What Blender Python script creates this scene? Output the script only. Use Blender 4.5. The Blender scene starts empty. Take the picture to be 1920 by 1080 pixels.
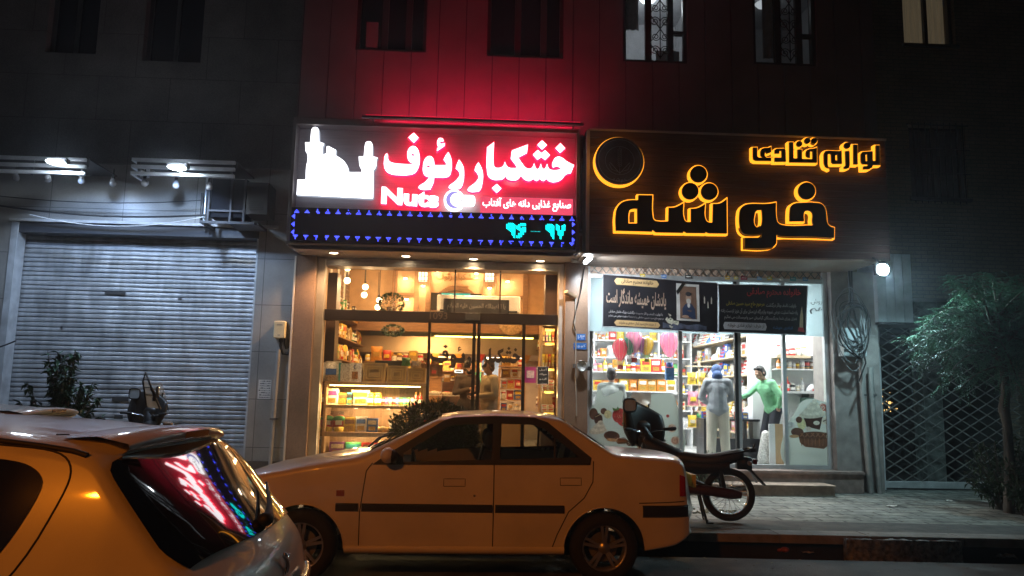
import bpy, bmesh, math, random, unicodedata
from mathutils import Vector, Matrix, Quaternion
SC = bpy.context.scene
COL = SC.collection
rad = math.radians
random.seed(7)
# ------------------------------------------------------------------ camera
FPX = 1450.0
EYE = Vector((0, 0, 1.65))
YAW, PITCH, ROLL = rad(2.5), rad(7.8), 0.02
FW = Vector((math.sin(YAW)*math.cos(PITCH), math.cos(YAW)*math.cos(PITCH), math.sin(PITCH)))
_R0 = Vector((math.cos(YAW), -math.sin(YAW), 0))
_U0 = _R0.cross(FW)
RT = _R0*math.cos(ROLL) + _U0*math.sin(ROLL)
UP = -_R0*math.sin(ROLL) + _U0*math.cos(ROLL)
cam = bpy.data.cameras.new('camera')
cam.sensor_width = 36.0
cam.lens = FPX/1920*36
cam.clip_start, cam.clip_end = 0.05, 500
camo = bpy.data.objects.new('camera', cam)
COL.objects.link(camo)
camo.matrix_world = Matrix(((RT.x, UP.x, -FW.x, EYE.x), (RT.y, UP.y, -FW.y, EYE.y), (RT.z, UP.z, -FW.z, EYE.z), (0, 0, 0, 1)))
SC.camera = camo
# ------------------------------------------------------------------ night sky, exposure
wd = bpy.data.worlds.new('World')
SC.world = wd
wd.use_nodes = True
_nt = wd.node_tree
_sky = _nt.nodes.new('ShaderNodeTexSky')
_sky.sky_type = 'NISHITA'
_sky.sun_disc = False
_sky.sun_elevation = rad(-3)
_sky.sun_rotation = rad(200)
_nt.links.new(_sky.outputs[0], _nt.nodes['Background'].inputs[0])
_nt.nodes['Background'].inputs[1].default_value = 0.06
SC.view_settings.view_transform = 'Standard'
SC.view_settings.look = 'None'
SC.view_settings.exposure = 0
SC.view_settings.gamma = 1
SC.render.engine = 'CYCLES'
SC.cycles.use_denoising = True
SC.cycles.max_bounces = 7
SC.cycles.diffuse_bounces = 3
SC.cycles.glossy_bounces = 3
SC.cycles.transparent_max_bounces = 14
SC.cycles.transmission_bounces = 4
SC.cycles.caustics_reflective = False
SC.cycles.caustics_refractive = False
SC.cycles.sample_clamp_indirect = 4

# ------------------------------------------------------------------ measuring on the real planes
def ray(px, py):
    return FW + RT*((px-960)/FPX) - UP*((py-540)/FPX)
def at(px, py, Y):
    d = ray(px, py)
    return EYE + d*(Y/d.y)
def atz(px, py, z):
    d = ray(px, py)
    return EYE + d*((z-EYE.z)/d.z)
def rect(x0, y0, x1, y1, Y):
    xm, ym = (x0+x1)/2, (y0+y1)/2
    return at(x0, ym, Y).x, at(x1, ym, Y).x, at(xm, y1, Y).z, at(xm, y0, Y).z

# ------------------------------------------------------------------ materials
MATS = {}
def mat(name, col=(.5, .5, .5), rough=.6, metal=0, var=.12, scale=6, bump=0, bscale=60, coat=0, emit=None, es=0, spec=.5, stretch=(1, 1, 1), detail=4):
    if name in MATS: return MATS[name]
    m = bpy.data.materials.new(name)
    m.use_nodes = True
    nt = m.node_tree
    b = nt.nodes['Principled BSDF']
    b.inputs['Roughness'].default_value = rough
    b.inputs['Metallic'].default_value = metal
    b.inputs['Specular IOR Level'].default_value = spec
    if coat:
        b.inputs['Coat Weight'].default_value = coat
        b.inputs['Coat Roughness'].default_value = .04
    b.inputs['Base Color'].default_value = (*col, 1)
    if var or bump:
        tc = nt.nodes.new('ShaderNodeTexCoord')
        mp = nt.nodes.new('ShaderNodeMapping')
        mp.inputs['Scale'].default_value = stretch
        nt.links.new(tc.outputs['Object'], mp.inputs[0])
    if var:
        n = nt.nodes.new('ShaderNodeTexNoise')
        n.inputs['Scale'].default_value = scale
        n.inputs['Detail'].default_value = detail
        nt.links.new(mp.outputs[0], n.inputs[0])
        r = nt.nodes.new('ShaderNodeMapRange')
        r.inputs[1].default_value, r.inputs[2].default_value = .3, .7
        r.inputs[3].default_value, r.inputs[4].default_value = 1-var, 1+var
        nt.links.new(n.outputs[0], r.inputs[0])
        mx = nt.nodes.new('ShaderNodeVectorMath')
        mx.operation = 'SCALE'
        mx.inputs[0].default_value = col
        nt.links.new(r.outputs[0], mx.inputs['Scale'])
        nt.links.new(mx.outputs[0], b.inputs['Base Color'])
        r2 = nt.nodes.new('ShaderNodeMapRange')
        r2.inputs[3].default_value, r2.inputs[4].default_value = max(0, rough-.08), min(1, rough+.1)
        nt.links.new(n.outputs[0], r2.inputs[0])
        nt.links.new(r2.outputs[0], b.inputs['Roughness'])
    if bump:
        n2 = nt.nodes.new('ShaderNodeTexNoise')
        n2.inputs['Scale'].default_value = bscale
        n2.inputs['Detail'].default_value = 3
        nt.links.new(mp.outputs[0], n2.inputs[0])
        bp = nt.nodes.new('ShaderNodeBump')
        bp.inputs['Strength'].default_value = bump
        bp.inputs['Distance'].default_value = .01
        nt.links.new(n2.outputs[0], bp.inputs['Height'])
        nt.links.new(bp.outputs[0], b.inputs['Normal'])
    if emit:
        b.inputs['Emission Color'].default_value = (*emit, 1)
        b.inputs['Emission Strength'].default_value = es
    MATS[name] = m
    return m
def glow(name, col, s):
    if name in MATS: return MATS[name]
    m = bpy.data.materials.new(name)
    m.use_nodes = True
    nt = m.node_tree
    nt.nodes.remove(nt.nodes['Principled BSDF'])
    e = nt.nodes.new('ShaderNodeEmission')
    e.inputs[0].default_value = (*col, 1)
    e.inputs[1].default_value = s
    nt.links.new(e.outputs[0], nt.nodes['Material Output'].inputs[0])
    MATS[name] = m
    return m
def glass(name, tint=(.95, .97, .97), rough=.02, ior=1.45, add=0.0, milk=None, milk_a=0):
    """pane: see-through tint with a fresnel reflection; milk = a frosted film"""
    if name in MATS: return MATS[name]
    m = bpy.data.materials.new(name)
    m.use_nodes = True
    nt = m.node_tree
    nt.nodes.remove(nt.nodes['Principled BSDF'])
    t = nt.nodes.new('ShaderNodeBsdfTransparent')
    t.inputs[0].default_value = (*tint, 1)
    g = nt.nodes.new('ShaderNodeBsdfGlossy')
    g.inputs['Roughness'].default_value = rough
    f = nt.nodes.new('ShaderNodeFresnel')
    ge = nt.nodes.new('ShaderNodeNewGeometry'); mr = nt.nodes.new('ShaderNodeMapRange')   # a pane's far face meets the ray from inside
    mr.inputs[3].default_value, mr.inputs[4].default_value = ior, 1/ior
    nt.links.new(ge.outputs['Backfacing'], mr.inputs[0]); nt.links.new(mr.outputs[0], f.inputs[0])
    src = t
    if milk:
        d = nt.nodes.new('ShaderNodeBsdfDiffuse')
        d.inputs[0].default_value = (*milk, 1)
        tl = nt.nodes.new('ShaderNodeBsdfTranslucent')
        tl.inputs[0].default_value = (*milk, 1)
        a = nt.nodes.new('ShaderNodeMixShader')
        a.inputs[0].default_value = .6
        nt.links.new(d.outputs[0], a.inputs[1]); nt.links.new(tl.outputs[0], a.inputs[2])
        k = nt.nodes.new('ShaderNodeMixShader')
        k.inputs[0].default_value = milk_a
        nt.links.new(t.outputs[0], k.inputs[1]); nt.links.new(a.outputs[0], k.inputs[2])
        src = k
    x = nt.nodes.new('ShaderNodeMixShader')
    if add:
        ad = nt.nodes.new('ShaderNodeMath'); ad.operation = 'ADD'; ad.use_clamp = True
        ad.inputs[1].default_value = add
        nt.links.new(f.outputs[0], ad.inputs[0]); nt.links.new(ad.outputs[0], x.inputs[0])
    else:
        nt.links.new(f.outputs[0], x.inputs[0])
    nt.links.new(src.outputs[0], x.inputs[1]); nt.links.new(g.outputs[0], x.inputs[2])
    nt.links.new(x.outputs[0], nt.nodes['Material Output'].inputs[0])
    MATS[name] = m
    return m
def brickmat(name, c1, c2, mortar, w, h, msize=.004, rough=.5, offset=.5, axis='XZ', bump=.3, speck=0.25, spec=.5, specks=180):
    """tiles or pavers with joints; axis picks the plane they lie in"""
    if name in MATS: return MATS[name]
    m = bpy.data.materials.new(name)
    m.use_nodes = True
    nt = m.node_tree
    b = nt.nodes['Principled BSDF']
    b.inputs['Roughness'].default_value = rough
    b.inputs['Specular IOR Level'].default_value = spec
    tc = nt.nodes.new('ShaderNodeNewGeometry')
    sp = nt.nodes.new('ShaderNodeSeparateXYZ'); nt.links.new(tc.outputs['Position'], sp.inputs[0])
    cb = nt.nodes.new('ShaderNodeCombineXYZ')
    nt.links.new(sp.outputs['X'], cb.inputs[0]); nt.links.new(sp.outputs['Z' if axis == 'XZ' else 'Y'], cb.inputs[1])
    t = nt.nodes.new('ShaderNodeTexBrick')
    t.offset = offset
    t.inputs['Color1'].default_value = (*c1, 1); t.inputs['Color2'].default_value = (*c2, 1); t.inputs['Mortar'].default_value = (*mortar, 1)
    t.inputs['Scale'].default_value = 1
    t.inputs['Mortar Size'].default_value = msize
    t.inputs['Brick Width'].default_value = w
    t.inputs['Row Height'].default_value = h
    nt.links.new(cb.outputs[0], t.inputs[0])
    n = nt.nodes.new('ShaderNodeTexNoise'); n.inputs['Scale'].default_value = specks; n.inputs['Detail'].default_value = 2
    nt.links.new(tc.outputs['Position'], n.inputs[0])
    n3 = nt.nodes.new('ShaderNodeTexNoise'); n3.inputs['Scale'].default_value = 1.7; n3.inputs['Detail'].default_value = 5
    nt.links.new(tc.outputs['Position'], n3.inputs[0])
    ad = nt.nodes.new('ShaderNodeMath'); ad.operation = 'ADD'
    nt.links.new(n.outputs[0], ad.inputs[0]); nt.links.new(n3.outputs[0], ad.inputs[1])
    r = nt.nodes.new('ShaderNodeMapRange')
    r.inputs[1].default_value, r.inputs[2].default_value = .7, 1.3
    r.inputs[3].default_value, r.inputs[4].default_value = 1-speck, 1+speck
    nt.links.new(ad.outputs[0], r.inputs[0])
    mx = nt.nodes.new('ShaderNodeVectorMath'); mx.operation = 'SCALE'
    nt.links.new(t.outputs[0], mx.inputs[0]); nt.links.new(r.outputs[0], mx.inputs['Scale'])
    nt.links.new(mx.outputs[0], b.inputs['Base Color'])
    bp = nt.nodes.new('ShaderNodeBump'); bp.inputs['Strength'].default_value = bump; bp.inputs['Distance'].default_value = .01; bp.invert = True
    nt.links.new(t.outputs['Fac'], bp.inputs['Height']); nt.links.new(bp.outputs[0], b.inputs['Normal'])
    MATS[name] = m
    return m

# ------------------------------------------------------------------ objects
def WM(o):
    m = o.matrix_basis.copy()
    return WM(o.parent) @ m if o.parent else m
def tag(o, label=None, cat=None, group=None, kind=None):
    if label: o['label'] = label
    if cat: o['category'] = cat
    if group: o['group'] = group
    if kind: o['kind'] = kind
    return o
def thing(name, label, cat, loc=(0, 0, 0), rz=0, group=None, parent=None):
    o = bpy.data.objects.new(name, None)
    o.empty_display_size = .1
    COL.objects.link(o)
    o.location = loc
    o.rotation_euler = (0, 0, rz)
    return tag(o, label, cat, group)
def kids(o): return [c for c in bpy.data.objects if c.parent == o]
def copy_tree(o, parent=None, label=None, group=None, loc=None, rz=None, scale=None):
    c = o.copy(); COL.objects.link(c); c.parent = parent
    if label: c['label'] = label
    if group: c['group'] = group
    if loc is not None: c.location = loc
    if rz is not None: c.rotation_euler = (0, 0, rz)
    if scale is not None: c.scale = scale
    for ch in list(o.children): copy_tree(ch, c)
    return c

class MB:
    def __init__(s):
        s.v = []; s.f = []; s.m = []; s.s = []; s.k = 0; s.sm = False; s.M = None
    def mat(s, i, smooth=None):
        s.k = i
        if smooth is not None: s.sm = smooth
        return s
    def add(s, vs, fs):
        n = len(s.v)
        if s.M is not None: vs = [s.M @ Vector(v) for v in vs]
        s.v += [tuple(v) for v in vs]
        for f in fs:
            s.f.append([n+i for i in f]); s.m.append(s.k); s.s.append(s.sm)
        return s
    def box(s, x0, x1, y0, y1, z0, z1):
        v = [(x0, y0, z0), (x1, y0, z0), (x1, y1, z0), (x0, y1, z0), (x0, y0, z1), (x1, y0, z1), (x1, y1, z1), (x0, y1, z1)]
        return s.add(v, [(0, 3, 2, 1), (4, 5, 6, 7), (0, 1, 5, 4), (1, 2, 6, 5), (2, 3, 7, 6), (3, 0, 4, 7)])
    def bar(s, a, b, w, h, up=(0, 0, 1)):
        a = Vector(a); b = Vector(b); d = (b-a).normalized(); u = Vector(up)
        if abs(d.dot(u)) > .95: u = Vector((0, 1, 0))
        r = d.cross(u).normalized(); u = r.cross(d)
        v = [p + r*(i*w/2) + u*(j*h/2) for p in (a, b) for i, j in ((-1, -1), (1, -1), (1, 1), (-1, 1))]
        return s.add(v, [(3, 2, 1, 0), (4, 5, 6, 7), (0, 1, 5, 4), (1, 2, 6, 5), (2, 3, 7, 6), (3, 0, 4, 7)])
    def quad(s, *p): return s.add(p, [tuple(range(len(p)))])
    def prism(s, poly, y0, y1):
        n = len(poly)
        v = [(x, y0, z) for x, z in poly] + [(x, y1, z) for x, z in poly]
        a = sum(poly[i][0]*poly[(i+1) % n][1]-poly[(i+1) % n][0]*poly[i][1] for i in range(n))
        fr = list(range(n)); bk = [n+i for i in reversed(range(n))]
        if a < 0: fr.reverse(); bk.reverse()
        fs = [fr, bk]
        for i in range(n):
            j = (i+1) % n
            q = (i, n+i, n+j, j)
            fs.append(q if a > 0 else q[::-1])
        return s.add(v, fs)
    def tube(s, pts, r, n=8, closed=False):
        pts = [Vector(p) for p in pts]; N = len(pts)
        rs = r if isinstance(r, (list, tuple)) else [r]*N
        vs = []; prev = None
        for i, p in enumerate(pts):
            a = pts[i-1] if (i > 0 or closed) else p
            b = pts[(i+1) % N] if (i < N-1 or closed) else p
            d = (b-a)
            d = d.normalized() if d.length > 1e-9 else Vector((0, 0, 1))
            if prev is None:
                u = Vector((0, 0, 1)) if abs(d.z) < .9 else Vector((1, 0, 0))
            else: u = prev
            r0 = d.cross(u)
            r0 = r0.normalized() if r0.length > 1e-6 else Vector((1, 0, 0))
            u = r0.cross(d).normalized(); prev = u
            for k in range(n):
                t = 2*math.pi*k/n
                vs.append(p + (r0*math.cos(t) + u*math.sin(t))*rs[i])
        fs = []
        for i in range(N if closed else N-1):
            j = (i+1) % N
            for k in range(n):
                l = (k+1) % n
                fs.append((i*n+k, j*n+k, j*n+l, i*n+l)[::-1])
        sm = s.sm; s.sm = True
        s.add(vs, fs); s.sm = sm
        if not closed:
            s.add(vs[:n], [tuple(range(n))]); s.add(vs[-n:], [tuple(reversed(range(n)))])
        return s
    def lathe(s, prof, c=(0, 0, 0), n=16, axis='Z', cap=True):
        vs = []; c = Vector(c)
        for r, z in prof:
            for k in range(n):
                t = 2*math.pi*k/n
                q = (r*math.cos(t), r*math.sin(t), z)
                if axis == 'Y': q = (q[0], z, -q[1])
                if axis == 'X': q = (z, q[0], q[1])
                vs.append(c+Vector(q))
        fs = [(i*n+k, i*n+(k+1) % n, (i+1)*n+(k+1) % n, (i+1)*n+k) for i in range(len(prof)-1) for k in range(n)]
        sm = s.sm; s.sm = True
        s.add(vs, fs); s.sm = sm
        if not cap: return s
        if prof[0][0] > 1e-4: s.add(vs[:n], [tuple(reversed(range(n)))])
        if prof[-1][0] > 1e-4: s.add(vs[-n:], [tuple(range(n))])
        return s
    def ball(s, c, r, nu=14, nv=9):
        if not isinstance(r, (tuple, list)): r = (r, r, r)
        prof = [(max(1e-5, math.sin(math.pi*i/nv)), -math.cos(math.pi*i/nv)) for i in range(nv+1)]
        vs = [(c[0]+p*math.cos(2*math.pi*k/nu)*r[0], c[1]+p*math.sin(2*math.pi*k/nu)*r[1], c[2]+z*r[2]) for p, z in prof for k in range(nu)]
        fs = [(i*nu+k, i*nu+(k+1) % nu, (i+1)*nu+(k+1) % nu, (i+1)*nu+k) for i in range(nv) for k in range(nu)]
        sm = s.sm; s.sm = True
        s.add(vs, fs); s.sm = sm
        return s
    def caps(s, a, b, ra, rb, n=12):
        a = Vector(a); b = Vector(b); d = b-a; L = d.length
        if L < 1e-6: return s.ball(a, ra)
        q = Vector((0, 0, 1)).rotation_difference(d.normalized())
        prof = [(max(1e-5, ra*math.cos(t)), ra*math.sin(t)) for t in [-math.pi/2+i*math.pi/8 for i in range(5)]]
        prof += [(max(1e-5, rb*math.cos(t)), L+rb*math.sin(t)) for t in [i*math.pi/8 for i in range(5)]]
        vs = [a+q @ Vector((r*math.cos(2*math.pi*k/n), r*math.sin(2*math.pi*k/n), z)) for r, z in prof for k in range(n)]
        fs = [(i*n+k, i*n+(k+1) % n, (i+1)*n+(k+1) % n, (i+1)*n+k) for i in range(len(prof)-1) for k in range(n)]
        sm = s.sm; s.sm = True
        s.add(vs, fs); s.sm = sm
        return s
    def grid(s, P, closed=False):
        """P[i][j] rows of points"""
        n = len(P[0]); vs = [p for r in P for p in r]
        fs = [(i*n+j, i*n+j+1, (i+1)*n+j+1, (i+1)*n+j) for i in range(len(P)-1) for j in range(n-1)]
        return s.add(vs, fs)
    def mesh(s, name, mats):
        me = bpy.data.meshes.new(name)
        me.from_pydata(s.v, [], s.f)
        for m in (mats if isinstance(mats, (list, tuple)) else [mats]): me.materials.append(m)
        me.polygons.foreach_set('material_index', s.m)
        me.polygons.foreach_set('use_smooth', s.s)
        me.update()
        return me
    def build(s, name, mats, parent=None, bevel=0, seg=2, label=None, cat=None, group=None, kind=None, origin=True, fix=False):
        return link(s.mesh(name, mats), name, parent, bevel, seg, label, cat, group, kind, origin, fix)
def link(me, name, parent=None, bevel=0, seg=2, label=None, cat=None, group=None, kind=None, origin=True, fix=False):
    o = bpy.data.objects.new(name, me)
    COL.objects.link(o)
    if fix:
        b = bmesh.new(); b.from_mesh(me)
        bmesh.ops.remove_doubles(b, verts=b.verts, dist=1e-5)
        bmesh.ops.recalc_face_normals(b, faces=b.faces); b.to_mesh(me); b.free()
    if parent is not None:
        o.parent = parent
        me.transform(WM(parent).inverted())
    elif origin and len(me.vertices):
        xs = [v.co.x for v in me.vertices]; ys = [v.co.y for v in me.vertices]; zs = [v.co.z for v in me.vertices]
        c = Vector(((min(xs)+max(xs))/2, (min(ys)+max(ys))/2, min(zs)))
        me.transform(Matrix.Translation(-c)); o.location = c
    if bevel:
        b = o.modifiers.new('bevel', 'BEVEL'); b.width = bevel; b.segments = seg; b.limit_method = 'ANGLE'; b.angle_limit = rad(40)
    return tag(o, label, cat, group, kind)
def evalmesh(o):
    dg = bpy.context.evaluated_depsgraph_get(); dg.update()
    return bpy.data.meshes.new_from_object(o.evaluated_get(dg))

# ------------------------------------------------------------------ lettering
FORMS = {}
for _c in list(range(0xFB50, 0xFDFF)) + list(range(0xFE80, 0xFEFD)):
    _d = unicodedata.decomposition(chr(_c)).split()
    if len(_d) == 2 and _d[0] in ('<isolated>', '<initial>', '<medial>', '<final>'):
        FORMS.setdefault(int(_d[1], 16), {})[_d[0][1:-1]] = chr(_c)
def shape(s):
    if not any('\u0600' <= c <= '\u06ff' for c in s): return s
    s = s.replace('لا', '\ufefb')
    out = []
    n = len(s)
    fi = lambda c: FORMS.get(ord(c), {})
    for i, c in enumerate(s):
        f = fi(c)
        p = s[i-1] if i else ' '
        nx = s[i+1] if i < n-1 else ' '
        pj = 'initial' in fi(p)
        if c == '\ufefb': out.append('\ufefc' if pj else c); continue
        if not f: out.append(c); continue
        a = pj and 'final' in f
        b = 'initial' in f and ('final' in fi(nx) or nx == '\ufefb')
        out.append(f.get('medial' if a and b else 'final' if a else 'initial' if b else 'isolated', c))
    out.reverse()
    r = []; run = []
    for c in out:
        if '\u06f0' <= c <= '\u06f9' or c.isdigit(): run.append(c)
        else: r += run[::-1]; run = []; r.append({'(': ')', ')': '('}.get(c, c))
    return ''.join(r + run[::-1])
def text_mesh(body, depth=.004, bold=0, res=3):
    cu = bpy.data.curves.new('text', 'FONT')
    cu.body = '\n'.join(shape(l) for l in body.split('\n'))
    cu.align_x = 'CENTER'
    cu.extrude = .5
    cu.offset = bold
    cu.resolution_u = res
    o = bpy.data.objects.new('text', cu); COL.objects.link(o)
    me = evalmesh(o)
    bpy.data.objects.remove(o); bpy.data.curves.remove(cu)
    return me
def lettering(body, x0, x1, z0, z1, Y, m, parent=None, depth=.004, bold=0, name='lettering', keep=False, res=3, slant=0, **kw):
    """words standing on the plane Y, filling the box; reads from -Y"""
    me = text_mesh(body, depth, bold, res)
    xs = [v.co.x for v in me.vertices]; ys = [v.co.y for v in me.vertices]
    sx = (x1-x0)/(max(xs)-min(xs)); sz = (z1-z0)/(max(ys)-min(ys))
    if keep: sx = sz = min(sx, sz)
    cx, cy = (max(xs)+min(xs))/2, (max(ys)+min(ys))/2
    for v in me.vertices:
        a = (v.co.x-cx)*sx + (x0+x1)/2; b = (v.co.y-cy)*sz + (z0+z1)/2
        v.co = (a, Y - (v.co.z+.5)*depth, b + slant*(a-(x0+x1)/2))
    me.materials.clear(); me.materials.append(m)
    return link(me, name, parent, **kw)
def traced(loops, m, Yf, depth, name, parent, offset=0, res=5, **kw):
    """closed outlines (x, z[, 1 = corner]) made into a plate from Yf back to Yf+depth"""
    cu = bpy.data.curves.new('outline', 'CURVE'); cu.dimensions = '2D'; cu.fill_mode = 'BOTH'; cu.resolution_u = res
    cu.extrude = depth/2; cu.offset = offset
    for lp in loops:
        sp = cu.splines.new('BEZIER'); sp.bezier_points.add(len(lp)-1); sp.use_cyclic_u = True
        for b, q in zip(sp.bezier_points, lp):
            b.co = (q[0], q[1], 0)
            b.handle_left_type = b.handle_right_type = 'VECTOR' if len(q) > 2 else 'AUTO'
    o = bpy.data.objects.new('outline', cu); COL.objects.link(o)
    me = evalmesh(o)
    bpy.data.objects.remove(o); bpy.data.curves.remove(cu)
    for v in me.vertices: v.co = (v.co.x, Yf + depth/2 - v.co.z, v.co.y)
    me.materials.clear(); me.materials.append(m)
    return link(me, name, parent, **kw)
def px_loop(pts, ox, oy, s, Y):
    r = []
    for p in pts:
        w = at(ox+p[0]/s, oy+p[1]/s, Y)
        r.append((w.x, w.z, 1) if len(p) > 2 else (w.x, w.z))
    return r
def circ(cx, cy, r, n=16): return [(cx+r*math.cos(2*math.pi*i/n), cy+r*math.sin(2*math.pi*i/n)) for i in range(n)]
def holed_wall(mb, x0, x1, z0, z1, holes, y0, y1):
    xs = sorted({x0, x1, *[min(max(h[i], x0), x1) for h in holes for i in (0, 1)]}); zs = sorted({z0, z1, *[min(max(h[i], z0), z1) for h in holes for i in (2, 3)]})
    for a, b in zip(xs, xs[1:]):
        st = None
        for c, d in list(zip(zs, zs[1:])) + [(None, None)]:
            solid = c is not None and not any(h[0] < (a+b)/2 < h[1] and h[2] < (c+d)/2 < h[3] for h in holes)
            if solid and st is None: st = c
            if not solid and st is not None:
                mb.box(a, b, y0, y1, st, last); st = None
            last = d
def area(name, loc, rot, sx, sy, col, power, parent=None, spread=180):
    l = bpy.data.lights.new(name, 'AREA'); l.shape = 'RECTANGLE'; l.size, l.size_y = sx, sy; l.color = col; l.energy = power; l.spread = rad(spread)
    o = bpy.data.objects.new(name, l); COL.objects.link(o)
    o.location = loc; o.rotation_euler = rot
    if parent:
        o.parent = parent; o.location = WM(parent).inverted() @ Vector(loc)
    return o
def spot(name, loc, target, col, power, angle=100, blend=.6, size=.04, parent=None):
    l = bpy.data.lights.new(name, 'SPOT'); l.color = col; l.energy = power; l.spot_size = rad(angle); l.spot_blend = blend; l.shadow_soft_size = size
    o = bpy.data.objects.new(name, l); COL.objects.link(o)
    d = Vector(target)-Vector(loc)
    o.location = loc; o.rotation_euler = d.to_track_quat('-Z', 'Y').to_euler()
    if parent:
        o.parent = parent; o.location = WM(parent).inverted() @ Vector(loc)
    return o
def point(name, loc, col, power, size=.04, parent=None):
    l = bpy.data.lights.new(name, 'POINT'); l.color = col; l.energy = power; l.shadow_soft_size = size
    o = bpy.data.objects.new(name, l); COL.objects.link(o)
    o.location = loc
    if parent:
        o.parent = parent; o.location = WM(parent).inverted() @ Vector(loc)
    return o
ORD = ['first', 'second', 'third', 'fourth', 'fifth', 'sixth', 'seventh', 'eighth', 'ninth', 'tenth', 'eleventh', 'twelfth', 'thirteenth', 'fourteenth', 'fifteenth', 'sixteenth', 'seventeenth', 'eighteenth', 'nineteenth', 'twentieth']
def ordn(i):
    if i < 20: return ORD[i]
    n = i+1
    return ('twenty-' if n < 30 else 'thirty-' if n < 40 else 'forty-') + ORD[n % 10-1] if n % 10 else {30: 'thirtieth', 40: 'fortieth', 50: 'fiftieth'}[n]
# ================================================================== ground
SW = 0.2
def kerbY(x): return 8.55 - .05*(x-2.3)
m_asph = mat('asphalt', (.075, .073, .07), .75, var=.6, scale=2.2, bump=1, bscale=90, detail=12)
b = MB(); b.quad((-60, -30, 0), (60, -30, 0), (60, kerbY(60)-.28, 0), (-60, kerbY(-60)-.28, 0))
b.build('road', m_asph, kind='structure', origin=False)
b = MB(); b.quad((-60, kerbY(-60)-.29, -.35), (60, kerbY(60)-.29, -.35), (60, kerbY(60)+.3, -.35), (-60, kerbY(-60)+.3, -.35))
b.quad((-60, kerbY(-60)-.28, -.35), (60, kerbY(60)-.28, -.35), (60, kerbY(60)-.28, 0), (-60, kerbY(-60)-.28, 0))
b.build('gutter', mat('shaded_gutter_mud', (.008, .008, .007), .9, var=.4, scale=5), kind='structure', origin=False)  # mud colour taken near black to hold the channel's shade
def kband(b, xa, xb, o0, o1, z0, z1):
    p = [(xa, kerbY(xa)+o0), (xb, kerbY(xb)+o0), (xb, kerbY(xb)+o1), (xa, kerbY(xa)+o1)]
    vs = [(x, y, z0) for x, y in p]+[(x, y, z1) for x, y in p]
    b.add(vs, [(3, 2, 1, 0), (4, 5, 6, 7), (0, 1, 5, 4), (1, 2, 6, 5), (2, 3, 7, 6), (3, 0, 4, 7)])
m_conc = mat('kerb_concrete', (.22, .215, .2), .85, var=.3, scale=7, bump=.5, bscale=50)
b = MB()
random.seed(3)
x = -20
while x < 22:
    L = random.uniform(.9, 1.1); kband(b, x, x+L-.006, 0, .3, SW-.09, SW+.001+random.uniform(0, .006)); x += L
b.build('kerb', m_conc, kind='structure', origin=False, bevel=.008)
b = MB(); kband(b, -20, 22, .1, .32, -.35, SW-.091); b.build('kerb_footing', mat('footing_shade', (.02, .019, .018), .9, var=.3), kind='structure', origin=False)  # shade below the kerb edge put into this band's dark colour
# stone-lined crossing over the channel at the right
m_rub = mat('rubble_face', (.2, .22, .22), .8, var=.75, scale=22, bump=1, bscale=28, detail=6)
xa, xb = atz(1556, 1030, 0).x, atz(1752, 1030, 0).x
b = MB(); random.seed(31)
from mathutils import noise as _nz
nx, nr = 60, 14; rows = []
for i in range(nx+1):
    x = xa+(xb-xa)*i/nx; row = []
    for j in range(nr+1):
        if j <= 9: o_, z_ = -.07, -.3+(SW+.28)*j/9
        else: o_, z_ = -.07+.06*(j-9)/5, SW-.02
        dn = _nz.noise(Vector((x*9, o_*9, z_*11)))*.035+_nz.noise(Vector((x*24, o_*24, z_*24)))*.02
        row.append((x, kerbY(x)+o_-(dn if j <= 9 else 0), z_+(dn*.6 if j > 9 else 0)))
    rows.append(row)
b.grid(rows); b.quad(rows[0][0], rows[0][9], (xa, kerbY(xa)-.005, SW-.02), (xa, kerbY(xa)-.005, -.3)); b.quad(rows[-1][9], rows[-1][0], (xb, kerbY(xb)-.005, -.3), (xb, kerbY(xb)-.005, SW-.02))
b.build('channel_crossing', m_rub, fix=True, label='rough stone block bridging the dark gutter channel by the kerb', cat='stone block')
m_pave = brickmat('pavers', (.23, .23, .195), (.165, .172, .155), (.03, .029, .025), .5, .25, .016, .7, .5, 'XY', 1, .6, specks=9)
b = MB()
b.quad((-20, kerbY(-20)+.3, SW), (22, kerbY(22)+.3, SW), (22, 13.6, SW), (-20, 13.6, SW))
b.build('pavement', m_pave, kind='structure', origin=False)
m_band = mat('pavement_concrete', (.085, .085, .078), .85, var=.5, scale=5, bump=.7, bscale=40, detail=8)
b = MB(); kband(b, -20, 22, .305, .95, SW-.1, SW+.004)
b.build('pavement_band', m_band, kind='structure', origin=False)
# planting bed of bare soil near the motorcycle
bed0 = atz(1340, 960, SW); bed1 = atz(1440, 963, SW)
random.seed(11)
b = MB()
for i in range(900):
    x = random.uniform(1.25, bed1.x+.25); y = random.uniform(9.7, 10.5); r = random.uniform(.006, .018)
    if x-1.25 > 2.2*(1-abs((y-10.1)/.42)**2): continue
    b.ball((x, y, SW+.008+r*.4), (r, r, r*.7), 6, 4)
b.build('gravel', mat('gravel', (.22, .2, .14), .9, var=.5, scale=20), kind='stuff', origin=False)

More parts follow.
